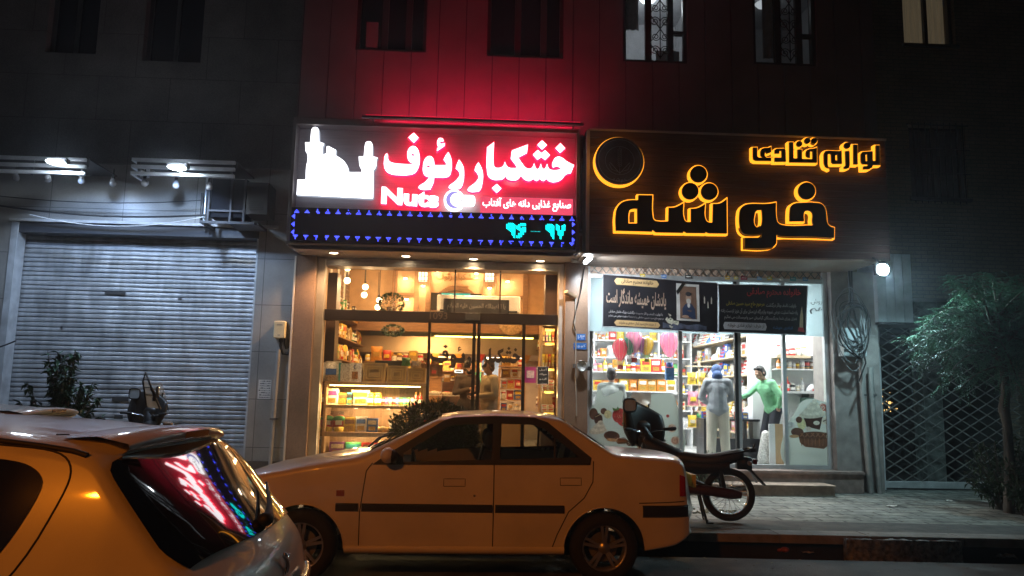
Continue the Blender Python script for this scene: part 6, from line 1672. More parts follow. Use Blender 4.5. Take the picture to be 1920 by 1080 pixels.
q = rect(1443, 795, 1467, 868, 13.3); t = thing('floor_screen', 'small standing screen, half white half wood, behind the door', 'screen', ((q[0]+q[1])/2, 13.3, FR))
MB().box(q[0], q[0]+.1, 13.3, 13.34, FR+.001, q[3]).build('white_side', m_wb, t); MB().box(q[0]+.101, q[1]+.02, 13.31, 13.35, FR+.001, q[3]).build('wood_side', mat('ply', (.45, .3, .16), .5, var=.15, stretch=(6, 1, 1)), t)
b = MB(); c_ = at(1434, 845, 13.5); n = 10
b.caps((c_.x, 13.5, FR+.1), (c_.x+.02, 13.5, FR+.5), .13, .07); b.build('white_sack', pm('white'), label='tall white plastic sack leaning by the standing screen', cat='sack')
# hot-air-balloon decorations hanging in the window
BC = [('red', (1163, 652)), ('green', (1180, 645)), ('pink', (1189, 636)), ('purple', (1204, 644)), ('yellow', (1213, 645)), ('pink', (1255, 640))]
for i, (c, (px, py)) in enumerate(BC):
    a = at(px, py, 13.2); r = [.14, .12, .15, .1, .12, .17][i]
    lab = ['red balloon decoration at the left of the hanging cluster', 'green striped balloon decoration in the hanging cluster', 'large pink balloon decoration in the middle of the cluster', 'purple balloon decoration behind the yellow one', 'yellow balloon decoration at the right of the cluster', 'largest pink balloon decoration hanging alone at the right'][i]
    t = thing('balloon_decoration', lab, 'balloon decoration', (a.x, 13.2, a.z-.4), group='hanging balloon decorations')
    b = MB(); b.lathe([(.001, r*1.15), (r*.5, r*1.0), (r*.9, r*.55), (r, 0), (r*.85, -r*.6), (r*.5, -r*1.25), (r*.2, -r*1.6)], (a.x, 13.2, a.z), 16); b.build('envelope', glass('balloon_'+c, (1, .9, .92), .15, milk={'pink': (.95, .38, .55), 'red': (.85, .12, .18), 'green': (.1, .55, .35), 'purple': (.5, .25, .7), 'yellow': (.85, .65, .1)}[c], milk_a=.75), t)
    b = MB()
    for k in range(10):
        t_ = 2*math.pi*k/10; ca, sa = math.cos(t_), math.sin(t_)
        b.tube([(a.x+ca*r*f*1.02, 13.2+sa*r*f*1.02, a.z+z*r) for f, z in ((.5, 1.0), (.9, .55), (1, 0), (.85, -.6), (.5, -1.25), (.22, -2.2))], .004, 4)
    b.build('cords', pm('white' if i % 2 else 'cream'), t)
    zb_ = a.z-r*2.6
    MB().lathe([(.03+r*.15, 0), (r*.36, r*.45), (r*.33, r*.45), (.03+r*.1, .01)], (a.x, 13.2, zb_), 12).build('basket', pm({'red': 'red', 'green': 'white', 'pink': 'red', 'purple': 'white', 'yellow': 'yellow'}[c] if i != 5 else 'blue'), t)
    if i == 5: MB().box(a.x-.07, a.x+.07, 13.15, 13.25, zb_-.22, zb_-.01).build('tail_card', mat('card_blue', (.1, .25, .5), .5, var=.5, scale=20), t)
    MB().tube([(a.x, 13.2, a.z+r*1.14), (a.x, 13.2, RCZ-.001)], .003, 5).build('string', m_wb, t)
# tall rack of colourful bags beside the woman
t = thing('bag_rack', 'slim rack with yellow and pink bags beside the grey hooded woman', 'rack', (at(1312, 780, 14.6).x, 14.6, FR))
x = at(1312, 780, 14.6).x
MB().box(x-.02, x+.02, 14.58, 14.62, FR, 2.35).build('post', m_beige, t)
b = MB()
for z in (1.1, 1.5, 1.9, 2.25): b.box(x-.25, x+.25, 14.55, 14.65, z-.02, z)
b.build('shelf_board', m_beige, t)
for k, z in enumerate((1.1, 1.5, 1.9)): shelf_run((x-.25, 14.6), (x+.25, 14.6), z, ['bag'], [['yellow', 'green'], ['pink', 'red'], ['yellow', 'yellow']][k], 'from left on the %s level of the slim rack' % ORD[k], 'bags on the slim rack', 0, 1, .3, seed=700+k)

# ---- frosted film and printed sweets on two panes
def film(poly, lab, Y=YF-.006):
    lp = [(lambda w: (w.x, w.z))(at(px, py, Y)) for px, py in poly]
    xs = [p[0] for p in lp]; zs_ = [p[1] for p in lp]
    t = thing('window_film', lab, 'window film', ((min(xs)+max(xs))/2, Y, min(zs_)))
    traced([lp], glass('film_milk', (.9, .95, .92), .3, milk=(.62, .68, .64), milk_a=.93), Y, .003, 'frosted_film', t)
    return t
class Stick:
    def __init__(s, t, nm): s.t = t; s.b = MB(); s.y = YF-.0075; s.ms = []; s.nm = nm
    def m(s, col, nm):
        m_ = mat('print_'+nm, col, .45, var=.22, scale=22)
        if m_ not in s.ms: s.ms.append(m_)
        s.b.mat(s.ms.index(m_)); return s
    def ell(s, cx_, cy_, rx, ry, rot=0):
        P = []
        for i in range(22):
            a_ = 2*math.pi*i/22; u, v = rx*math.cos(a_), ry*math.sin(a_)
            w = at(cx_+u*math.cos(rot)-v*math.sin(rot), cy_+u*math.sin(rot)+v*math.cos(rot), s.y); P.append((w.x, w.z))
        s.b.prism(P, s.y-.0006, s.y); s.y -= .0008; return s
    def poly(s, pts):
        P = [(lambda w: (w.x, w.z))(at(p[0], p[1], s.y)) for p in pts]
        s.b.prism(P, s.y-.0006, s.y); s.y -= .0008; return s
    def line(s, pts, r): 
        P = [at(p[0], p[1], s.y) for p in pts]; s.b.tube([(p.x, s.y-.001, p.z) for p in P], r, 4); return s
    def end(s): return s.b.build(s.nm, s.ms, s.t)
BR, DB, CR, TN = (.13, .055, .03), (.06, .025, .015), (.72, .68, .55), (.5, .3, .14)
t = film([(1106, 872), (1106, 768), (1118, 752), (1124, 730), (1133, 742), (1150, 738), (1166, 733), (1168, 758), (1190, 770), (1212, 772), (1222, 742), (1240, 738), (1262, 742), (1270, 760), (1270, 872)], 'frosted film with printed sweets on the left pane')
s = Stick(t, 'chocolate_eggs'); s.m(BR, 'choc').ell(1113, 776, 8, 11).m(DB, 'dark').ell(1122, 786, 8, 11).m(BR, 'choc').ell(1132, 771, 6, 6).m((.7, .66, .35), 'butter').ell(1140, 777, 7, 8); s.line([(1116, 782), (1122, 779), (1128, 776)], .004); s.end()
s = Stick(t, 'strawberry'); s.m((.55, .06, .05), 'berry').ell(1161, 779, 13, 14).ell(1168, 787, 11, 12).m((.7, .3, .2), 'seed')
random.seed(2)
for i in range(18): a_, r_ = random.uniform(0, 6.28), random.uniform(0, 10); s.ell(1163+r_*math.cos(a_), 782+r_*math.sin(a_), .8, .8)
s.m((.08, .2, .04), 'leafgreen').poly([(1150, 770), (1148, 764), (1156, 767), (1158, 762), (1162, 767), (1156, 770)]); s.end()
s = Stick(t, 'cake_slice'); s.m((.72, .68, .3), 'lemon').poly([(1178, 772), (1195, 764), (1203, 770), (1202, 778), (1180, 778)]).m(DB, 'dark').poly([(1180, 778), (1202, 778), (1202, 782), (1180, 782)]).m(TN, 'sponge').poly([(1180, 782), (1202, 782), (1201, 790), (1181, 789)]).m(DB, 'dark').poly([(1188, 789), (1201, 790), (1201, 794), (1188, 793)]).m(CR, 'cream').poly([(1188, 793), (1201, 794), (1200, 805), (1190, 803)]).m((.7, .35, .15), 'caramel').ell(1195, 806, 7, 5); s.end()
s = Stick(t, 'cream_swirl'); s.m(CR, 'cream'); 
for i in range(5): s.m(CR if i % 2 else (.62, .58, .45), 'cream' if i % 2 else 'cream2').ell(1121+i*1.2, 808-i*4, 17-i*3, 6-i*.6, -.1)
s.end()
s = Stick(t, 'chocolate_biscuit'); s.m(BR, 'choc').ell(1147, 817, 15, 9, .1).m(DB, 'dark').ell(1146, 815, 11, 6, .1).m(TN, 'sponge').ell(1148, 825, 11, 3, .1); s.end()
s = Stick(t, 'truffles')
for cx_, cy_, r_ in ((1169, 826, 6.5), (1181, 830, 7)):
    s.m(BR, 'choc').ell(cx_, cy_, r_, r_*.9).m(CR, 'cream')
    for k in range(3): s.line([(cx_-r_*.6, cy_-3+k*3), (cx_, cy_-4+k*3), (cx_+r_*.6, cy_-3+k*3)], .003)
s.m((.4, .17, .05), 'nut').ell(1199, 835, 6, 5, .4); s.end()
s = Stick(t, 'rolled_sweets'); 
for cx_, cy_ in ((1260, 803), (1266, 826)):
    s.m((.6, .35, .22), 'peach').ell(cx_, cy_, 8, 8).m((.45, .12, .06), 'rust').line([(cx_+k*.45*math.cos(k*.7), cy_+k*.45*math.sin(k*.7)) for k in range(16)], .004)
s.m((.5, .05, .05), 'berry').ell(1252, 780, 3, 3); s.end()
t = film([(1474, 873), (1474, 800), (1482, 786), (1492, 772), (1500, 756), (1520, 748), (1540, 752), (1556, 758), (1572, 772), (1572, 873)], 'frosted film with printed cupcake and tart on the right pane')
s = Stick(t, 'cupcake'); s.m(DB, 'dark').poly([(1506, 780), (1543, 780), (1537, 806), (1512, 800)])
for i in range(6): s.m(CR if i % 2 else (.62, .58, .45), 'cream' if i % 2 else 'cream2').ell(1523+i*.8, 778-i*5, 25-i*4, 6.5-i*.5, -.05)
s.m(CR, 'cream').ell(1531, 793, 6, 4); s.end()
s = Stick(t, 'lollipops')
for cx_, cy_, r_ in ((1542, 764, 7.5), (1555, 766, 9)):
    s.m((.55, .12, .08), 'lolly').ell(cx_, cy_, r_, r_).m(CR, 'cream').line([(cx_+k*r_/17*math.cos(k*.75), cy_+k*r_/17*math.sin(k*.75)) for k in range(16)], .005)
s.end()
s = Stick(t, 'striped_candy'); s.m(CR, 'cream').ell(1551, 788, 12, 8, -.3).m(BR, 'choc').line([(1543, 790), (1550, 787), (1556, 782)], .008).line([(1549, 794), (1556, 790), (1561, 784)], .008).ell(1565, 783, 6, 4); s.end()
s = Stick(t, 'chocolate_ball'); s.m((.7, .66, .35), 'butter').ell(1503, 795, 8, 11, -.2).m(BR, 'choc').ell(1498, 787, 6, 6).ell(1495, 810, 12, 8, .1).m(TN, 'sponge').ell(1489, 818, 9, 3).m((.65, .55, .45), 'shell').ell(1516, 804, 5, 4).m((.6, .6, .58), 'grey').ell(1482, 797, 8, 6); s.end()
s = Stick(t, 'chocolate_tart'); s.m((.2, .085, .045), 'tart').poly([(1497, 816), (1500, 830), (1510, 838), (1530, 840), (1545, 842), (1555, 832), (1557, 818)]).m(BR, 'choc').ell(1527, 817, 31, 8).m((.3, .14, .07), 'tart2')
for k in range(6): s.line([(1500+k*10, 819), (1506+k*10, 812)], .006).line([(1501+k*10, 812), (1508+k*10, 820)], .006)
for k in range(8): s.line([(1501+k*7, 822), (1503+k*6.6, 836)], .006)
s.m(DB, 'dark').ell(1564, 818, 7, 6).m(CR, 'cream').line([(1560, 816), (1567, 819)], .004).ell(1553, 818, 4, 4); s.end()
# ================================================================== cars
def lerp_tab(tab):
    def f(u):
        if u <= tab[0][0]: return tab[0][1]
        for (a, x), (c, y) in zip(tab, tab[1:]):
            if u <= c:
                t = (u-a)/(c-a); return x+(y-x)*t
        return tab[-1][1]
    return f
def smooth_tab(tab, k=.05):
    f = lerp_tab(tab)
    return lambda u: (f(u-k)+2*f(u-k/2)+3*f(u)+2*f(u+k/2)+f(u+k))/9
m_paint = mat('car_paint_white', (.72, .69, .64), .33, .0, var=.1, scale=2.6, coat=.7, spec=.5, detail=9)
m_rub = mat('car_rubber', (.012, .012, .012), .6, var=0)
m_under = mat('car_underbody', (.01, .01, .01), .9, var=0)
m_tyre = mat('tyre', (.014, .014, .014), .8, var=.2, bump=.3)
m_rim = mat('alloy_rim', (.5, .5, .5), .3, .85, var=.2)
m_chr = mat('chrome', (.7, .7, .7), .12, 1, var=0)
m_tint = glass('car_glass', (.6, .62, .58), .01, 1.5)
m_dark = mat('dark_tint_glass', (.004, .004, .005), .03, var=0, spec=1.0, coat=1)
m_tail = mat('tail_lamp_red', (.4, .008, .01), .12, var=0, coat=1)
m_int = mat('car_interior', (.05, .046, .042), .9)
def chaikin(p, closed=True):
    if len(p) < 6: return p
    for _ in range(2):
        q = []
        n = len(p)
        for i in range(n if closed else n-1):
            a, c_ = p[i], p[(i+1) % n]
            q += [(a[0]*.75+c_[0]*.25, a[1]*.75+c_[1]*.25), (a[0]*.25+c_[0]*.75, a[1]*.25+c_[1]*.75)]
        p = q if closed else [p[0]]+q+[p[-1]]
    return p
class Car:
    def __init__(c, zt, W, zs, axles, ra, rw, zsill, L, bow, k2=.22, belt=1.0):
        c.zt, c.W, c.axles, c.ra, c.rw, c.zs, c.L, c.bow, c.belt, c.k2 = zt, W, axles, ra, rw, zsill, L, bow, belt, k2
    def zb(c, u):
        z = c.zs(u)
        for a in c.axles:
            d = abs(u-a)
            if d < c.ra: z = max(z, c.rw-.015+math.sqrt(c.ra**2-d*d))
        return z
    def hw(c, u, z):
        W = c.W(u)
        if z <= c.belt: return W*(1-.05*((z-.62)/.42)**2) if z > .3 else W*(.97-.25*(.3-z))
        e = z-c.belt
        return W*(1-.05*((c.belt-.62)/.42)**2)-c.k2*e-.38*e*e
    def pt(c, u, y, z):
        w = c.W(u)
        return Vector((u-c.bow(u)*(y/w)**2, y, z))
    def ring(c, u, n=30):
        zt, zb = c.zt(u), c.zb(u)
        zt = max(zt, zb+.1)
        r = min(.05, (zt-zb)*.3)
        P = [(0, zb), (c.hw(u, zb+.02)*.85, zb), (c.hw(u, zb+.02)-.012, zb)]
        for i in range(n): z = zb+.012+(zt-r-zb-.012)*i/(n-1); P.append((c.hw(u, z), z))
        w = c.hw(u, zt-r)
        P += [(w-.012, zt-r*.5), (w-.04, zt-r*.15), (w-.10, zt+.004), (w*.62, zt+.018), (w*.3, zt+.026), (0, zt+.029)]
        return P
    def body(c, us, cut=None):
        b = MB(); b.sm = True
        R = [c.ring(u) for u in us]; n = len(R[0])
        V = []
        for u, r in zip(us, R):
            V.append([c.pt(u, -y, z) for y, z in r]+[c.pt(u, y, z) for y, z in r[-2:0:-1]])
        m = len(V[0])
        vs = [p for r in V for p in r]
        fs = []; mk = []
        for i in range(len(us)-1):
            for j in range(m):
                k = (j+1) % m
                q = (i*m+j, (i+1)*m+j, (i+1)*m+k, i*m+k)
                ce_ = (vs[q[0]]+vs[q[1]]+vs[q[2]]+vs[q[3]])/4
                if cut and cut(ce_): continue
                under = j < 2 or j >= m-2
                fs.append(q); mk.append(1 if under else 0)
        b.add(vs, [])
        for q, k in zip(fs, mk): b.f.append(list(q)); b.m.append(k); b.s.append(True)
        for i in (0, len(us)-1):
            base = i*m
            cap = [base+j for j in range(m)]
            b.f.append(cap if i else cap[::-1]); b.m.append(0); b.s.append(False)
        return b
    def side(c, u, z, off=.003, s=-1): return c.pt(u, s*(c.hw(u, z)+off), z)
    def patch(c, poly, off=.004, nu=26, nz=6, s=-1, b=None):
        """a panel lying on the flank, bounded by the outline poly of (u, z)"""
        poly = chaikin(poly); b = b or MB(); us = sorted({min(p[0] for p in poly)+(max(p[0] for p in poly)-min(p[0] for p in poly))*i/nu for i in range(nu+1)} | {p[0] for p in poly})
        rows = []
        for u in us:
            zz = []
            for (a, za), (e, ze) in zip(poly, poly[1:]+poly[:1]):
                if abs(a-e) < 1e-9:
                    if abs(u-a) < 1e-9: zz += [za, ze]
                elif min(a, e)-1e-9 <= u <= max(a, e)+1e-9: zz.append(za+(ze-za)*(u-a)/(e-a))
            lo, hi = min(zz), max(zz)
            rows.append([c.side(u, lo+(hi-lo)*i/nz, off, s) for i in range(nz+1)])
        if s > 0: rows.reverse()
        b.sm = True; b.grid(rows); return b
    def seam(c, pts, r=.0048, s=-1, b=None, off=.0005):
        b = b or MB(); P = []
        for (a, za), (e, ze) in zip(pts, pts[1:]):
            n = max(2, int(math.hypot(e-a, ze-za)/.03))
            for i in range(n): t = i/n; P.append(c.side(a+(e-a)*t, za+(ze-za)*t, off, s))
        P.append(c.side(*pts[-1], off, s)); b.tube(P, r, 5); return b
def wheel(parent, u, y, rw, rr, s, spokes, name='wheel'):
    """tyre and alloy rim; s = -1 is the near flank"""
    t = MB(); w = .19
    prof = [(rr-.005, -w/2), (rr+.02, -w/2-.008), (rw-.02, -w/2), (rw, -w/2+.035), (rw, w/2-.035), (rw-.02, w/2), (rr, w/2)]
    t.lathe(prof, (u, y, rw), 40, 'Y', False)
    o = t.build('wheel', m_tyre, parent)
    b = MB(); yy = y+s*(w/2-.02)
    b.lathe([(rr+.004, 0), (rr-.004, -s*-.012 if s > 0 else -.012), (rr-.022, .0), (rr-.03, .06*-s)], (u, yy, rw), 40, 'Y', False)
    for i in range(spokes):
        for dlt in (-.13, .13):
            a = 2*math.pi*i/spokes+.3; a1, a2 = a+dlt*1.4, a+dlt
            p0 = (u+.045*math.cos(a1), yy-s*.012, rw+.045*math.sin(a1)); p1_ = (u+(rr-.008)*math.cos(a2), yy-s*.004, rw+(rr-.008)*math.sin(a2))
            b.bar(p0, p1_, .024, .02, (0, 1, 0))
    b.lathe([(.055, -s*-.0), (.05, s*.012), (.001, s*.014)], (u, yy-s*.012, rw), 18, 'Y')
    b.build('rim', m_rim, o)
    d = MB(); d.lathe([(.13, 0), (.13, .012)], (u, yy-s*.07, rw), 24, 'Y'); d.build('brake_disc', mat('disc_steel', (.2, .2, .2), .5, .7), o)
    return o
# ---------------- the long white sedan
zt = smooth_tab([(0, .58), (.04, .70), (.12, .80), (.4, .90), (.9, 1.0), (1.28, 1.065), (1.36, 1.085), (2.0, 1.405), (2.2, 1.44), (2.55, 1.46), (2.9, 1.455), (3.15, 1.425), (3.62, 1.125), (3.7, 1.105), (4.26, 1.075), (4.37, 1.05), (4.43, .98), (4.46, .80), (4.49, .68), (4.53, .55)], .04)
Wf = smooth_tab([(0, .66), (.15, .76), (.5, .82), (1.0, .845), (2.5, .85), (3.6, .845), (4.15, .82), (4.4, .78), (4.53, .74)], .06)
zs_ = smooth_tab([(0, .35), (.3, .25), (.6, .25), (1.2, .25), (3.2, .25), (3.9, .28), (4.25, .33), (4.53, .42)], .03)
sed = Car(zt, Wf, None, (.86, 3.53), .365, .305, zs_, 4.53, lambda u: .16*max(0, (u-3.9)/.55)**2-(.16*max(0, (.5-u)/.5)**2), .24)
us = [0, .02, .05, .09, .14, .2, .28, .36, .44]
def dens(a, b_, st): n = max(1, int(round((b_-a)/st))); return [a+(b_-a)*i/n for i in range(n)]
us = us+dens(.48, 1.24, .018)+dens(1.24, 3.16, .035)+dens(3.16, 3.9, .018)+dens(3.9, 4.3, .04)+dens(4.3, 4.53, .02)+[4.53]
us = sorted(set(round(u, 4) for u in us))
DL = [(1.46, 1.01), (1.60, 1.10), (2.07, 1.385), (2.16, 1.415), (2.55, 1.432), (2.90, 1.425), (3.02, 1.385), (3.40, 1.085), (3.39, 1.04)]
def inside(poly, x, y):
    r = False
    for (a, b_), (c_, d_) in zip(poly, poly[1:]+poly[:1]):
        if (b_ > y) != (d_ > y) and x < (c_-a)*(y-b_)/(d_-b_)+a: r = not r
    return r
def inset(poly, d):
    n = len(poly); A = sum(poly[i][0]*poly[(i+1) % n][1]-poly[(i+1) % n][0]*poly[i][1] for i in range(n)); sg = 1 if A > 0 else -1; out = []
    for i in range(n):
        p, c_, q = Vector(poly[i-1]), Vector(poly[i]), Vector(poly[(i+1) % n])
        e1, e2 = (c_-p).normalized(), (q-c_).normalized(); n1, n2 = Vector((-e1.y, e1.x))*sg, Vector((-e2.y, e2.x))*sg
        m = (n1+n2); m = m/max(.55, m.dot(n1)) if m.length > .01 else n1
        out.append((c_.x+m.x*d, c_.y+m.y*d))
    return out
DLC = inset(DL, .018)
def cut(p):
    if p.z > 1.02 and inside(DLC, p.x, p.z) and abs(p.y) > sed.hw(p.x, p.z)-.03: return True
    if 1.42 < p.x < 2.02 and abs(p.y) < sed.hw(p.x, sed.zt(p.x)-.05)-.13 and p.z > sed.zt(p.x)-.02: return True
    if 3.2 < p.x < 3.58 and abs(p.y) < sed.hw(p.x, sed.zt(p.x)-.05)-.13 and p.z > sed.zt(p.x)-.02: return True
    return False
car1 = thing('sedan', 'white four door sedan parked along the kerb before the shops', 'car', (0, 0, 0))
sed.body(us, cut).build('body', [m_paint, m_under], car1, fix=True)
for s in (-1, 1):
    # black window surround covering the opening's edge, then the panes
    b = MB(); inn = inset(DL, .055); out_ = inset(DL, -.012); n = len(DL)
    for i in range(n):
        j = (i+1) % n; k = 12; rows = []
        for q in range(k+1):
            t = q/k; P_ = [tuple(a_[i][m_]+(a_[j][m_]-a_[i][m_])*t for m_ in (0, 1)) for a_ in (out_, inn)]
            rows.append([sed.side(*P_[0], .003, s), sed.side(*P_[0], .008, s), sed.side(*P_[1], .007, s)])
        b.grid(rows)
    sed.patch([(2.50, 1.03), (2.52, 1.425), (2.60, 1.425), (2.585, 1.03)], .005, 4, 4, s, b)
    sed.patch([(3.07, 1.04), (3.075, 1.34), (3.095, 1.33), (3.09, 1.04)], .005, 2, 4, s, b)
    sed.patch([(1.50, 1.02), (1.66, 1.15), (1.72, 1.15), (1.72, 1.02)], .0055, 6, 4, s, b)
    b.build('window_frame', m_rub, car1, fix=True)
    sed.patch(inset(DL, .02), .003, 40, 8, s).build('side_window', m_tint, car1)
b = MB(); b.sm = True
b.grid([[sed.pt(u, (sed.hw(u, sed.zt(u)-.05)-.07)*t, sed.zt(u)+.032-.012*abs(t)) for t in [-1+i/6 for i in range(13)]] for u in [1.38+.66*i/10 for i in range(11)]]); b.build('windscreen', m_tint, car1)
b = MB(); b.sm = True
b.grid([[sed.pt(u, (sed.hw(u, sed.zt(u)-.05)-.07)*t, sed.zt(u)+.032-.012*abs(t)) for t in [-1+i/6 for i in range(13)]] for u in [3.17+.46*i/10 for i in range(11)]]); b.build('rear_window', m_tint, car1)
b = MB()
for u0 in (1.9, 2.75):
    for y in (-.38, .38):
        b.box(u0, u0+.48, y-.24, y+.24, .45, .62); b.add([(u0+.42, y-.23, .6), (u0+.54, y-.23, .6), (u0+.54, y+.23, .6), (u0+.42, y+.23, .6), (u0+.56, y-.2, 1.12), (u0+.64, y-.2, 1.12), (u0+.64, y+.2, 1.12), (u0+.56, y+.2, 1.12)], [(3, 2, 1, 0), (4, 5, 6, 7), (0, 1, 5, 4), (1, 2, 6, 5), (2, 3, 7, 6), (3, 0, 4, 7)])
        b.ball((u0+.6, y, 1.2), (.05, .12, .09), 10, 6)
b.box(1.35, 1.75, -.7, .7, .55, .98)
b.tube([(1.78, -.38+.17*math.cos(t), .93+.17*math.sin(t)) for t in [2*math.pi*i/20 for i in range(20)]], .014, 6, True)
b.build('seats', m_int, car1, bevel=.02)
# panel gaps: front door, rear door
for s in (-1, 1):
    b = MB()
    sed.seam([(1.45, 1.02), (1.40, .95), (1.36, .60), (1.36, .31)], b=b, s=s); sed.seam([(2.53, 1.03), (2.53, .31)], b=b, s=s); sed.seam([(1.36, .31), (3.05, .31)], .004, b=b, s=s)
    sed.seam([(3.43, 1.06), (3.42, .88), (3.34, .74), (3.2, .62), (3.10, .42), (3.06, .31)], b=b, s=s)
    b.build('door_seam', m_rub, car1)
    for (u, z) in ((2.18, .86), (3.22, .88)):
        hb = sed.patch([(u-.09, z-.028), (u-.09, z+.028), (u+.09, z+.03), (u+.09, z-.026)], .008, 4, 2, s).build('door_handle', m_paint, car1, bevel=.003)
        sed.seam([(u-.095, z-.032), (u-.095, z+.032), (u+.095, z+.034), (u+.095, z-.03), (u-.095, z-.032)], .003, s).build('recess', m_rub, hb)
    b = MB(); p = sed.side(2.36, .75, .001, s); b.lathe([(.011, 0), (.009, s*.004), (.001, s*.005)], p, 12, 'Y'); b.build('door_lock', m_chr, car1)
    # rubbing strips
    for a, e in ((1.15, 1.345), (1.375, 2.52), (2.545, 3.16)):
        b = MB(); z0, z1 = .605, .675; n = 14; rows = []
        for i in range(n+1):
            u = a+(e-a)*i/n
            rows.append([sed.side(u, z0, 0, s), sed.side(u, z0+.008, .016, s), sed.side(u, z1-.008, .016, s), sed.side(u, z1, 0, s)])
        b.grid(rows); b.build('rubbing_strip', m_rub, car1, fix=True)
    b = MB(); n = 22; rows = []
    for i in range(n+1):
        u = 1.235+1.93*i/n
        rows.append([sed.side(u, .235, -.03, s), sed.side(u, .26, .02, s), sed.side(u, .30, .026, s), sed.side(u, .315, .004, s)])
    b.sm = True; b.grid(rows); b.build('side_skirt', m_paint, car1, fix=True)
    sed.patch([(1.15, .735), (1.15, .785), (1.22, .785), (1.22, .735)], .006, 3, 2, s).build('side_repeater', mat('repeater_amber', (.3, .07, .01), .2, var=0), car1)
    # rear bumper with black strip, tail lamp
    b = MB(); n = 14; rows = []
    for i in range(n+1):
        u = 3.87+.655*i/n
        rows.append([sed.side(u, .575, .002, s), sed.side(u, .59, .02, s), sed.side(u, .665, .02, s), sed.side(u, .68, .002, s)])
    b.grid(rows); b.build('bumper_strip', m_rub, car1, fix=True)
    sed.seam([(3.84, .70), (4.4, .715)], .0045, s).build('bumper_seam', m_rub, car1)
    sed.patch([(4.31, .76), (4.315, .95), (4.43, .93), (4.445, .76)], .012, 6, 6, s).build('tail_lamp', m_tail, car1, bevel=.004)
    # wheel-arch lip
    for ax in sed.axles:
        b = MB(); P = [sed.side(ax+.372*math.cos(t), .29+.372*math.sin(t), .001, s) for t in [math.pi*i/26 for i in range(27)]]
        b.tube(P, .007, 6); b.build('arch_lip', m_paint, car1)
    for ax in sed.axles: wheel(car1, ax, s*.735, .305, .205, s, 5)
    # mirror
    b = MB(); p = sed.side(1.62, 1.06, 0, s)
    b.ball((p.x-.03, p.y+s*.11, p.z+.035), (.065, .105, .07), 14, 8); mm = b.build('door_mirror', m_paint, car1)
    b = MB(); b.bar((p.x, p.y, p.z-.03), (p.x-.02, p.y+s*.09, p.z-.02), .08, .035); b.ball((p.x+.012, p.y+s*.11, p.z+.03), (.05, .09, .058), 12, 6); b.build('mirror_base', m_rub, mm)
b = MB(); b.box(4.5, 4.54, -.26, .26, .78, .9); b.build('number_plate', mat('plate_yellow', (.6, .45, .05), .5, var=.05), car1, bevel=.005)
b = MB()
for y in (-.35, .25):
    p0 = sed.pt(1.36, y, 1.13); p1_ = sed.pt(1.5, y+.4, sed.zt(1.5)+.06); b.tube([p0, p0.lerp(p1_, .5)+Vector((0, 0, .03)), p1_], .009, 6)
b.build('wiper', m_rub, car1)
b = MB(); b.box(0-.02, .1, -.6, .6, .42, .52); b.build('front_grille', m_rub, car1)
for s in (-1, 1): MB().ball((.1, s*.6, .72), (.09, .14, .075), 12, 8).build('headlamp', m_chr, car1)
# place: measured from the rear axle and the flank
ya = rad(-1.6)
rw_ = at(1134, 1013, 7.12)
car1.rotation_euler = (0, 0, rad(1.2))
car1.scale = (1, 1, 1.0)
fl = at(1134, 1013, 7.08)
R_ = Matrix.Rotation(rad(1.2), 3, 'Z')
car1.location = Vector((fl.x, 7.08, 0)) - R_ @ Vector((3.53, -.83, 0))

# ---------------- the hatchback, near and far
zt = smooth_tab([(0, .55), (.05, .66), (.15, .74), (.5, .86), (.95, .98), (1.1, 1.03), (1.75, 1.38), (2.0, 1.43), (2.4, 1.435), (2.8, 1.415), (3.05, 1.39), (3.2, 1.37), (3.27, 1.345), (3.31, 1.31), (3.68, .965), (3.72, .92), (3.76, .87), (3.79, .78), (3.81, .62), (3.83, .5)], .02)
Wf = smooth_tab([(0, .6), (.2, .74), (.6, .81), (1.2, .825), (2.4, .826), (3.0, .82), (3.4, .79), (3.65, .75), (3.83, .70)], .05)
zs2_ = smooth_tab([(0, .3), (.4, .24), (3.3, .24), (3.83, .36)], .03)
hat = Car(zt, Wf, None, (.72, 3.16), .34, .285, zs2_, 3.83, lambda u: .10*min(1, max(0, (u-3.0)/.6))**1.3-(.2*max(0, (.4-u)/.4)**2), .2, .95)
us = [0, .03, .07, .12, .2, .3]+dens(.36, 1.08, .02)+dens(1.08, 2.8, .05)+dens(2.8, 3.52, .02)+dens(3.52, 3.83, .015)+[3.83]
us = sorted(set(round(u, 4) for u in us))
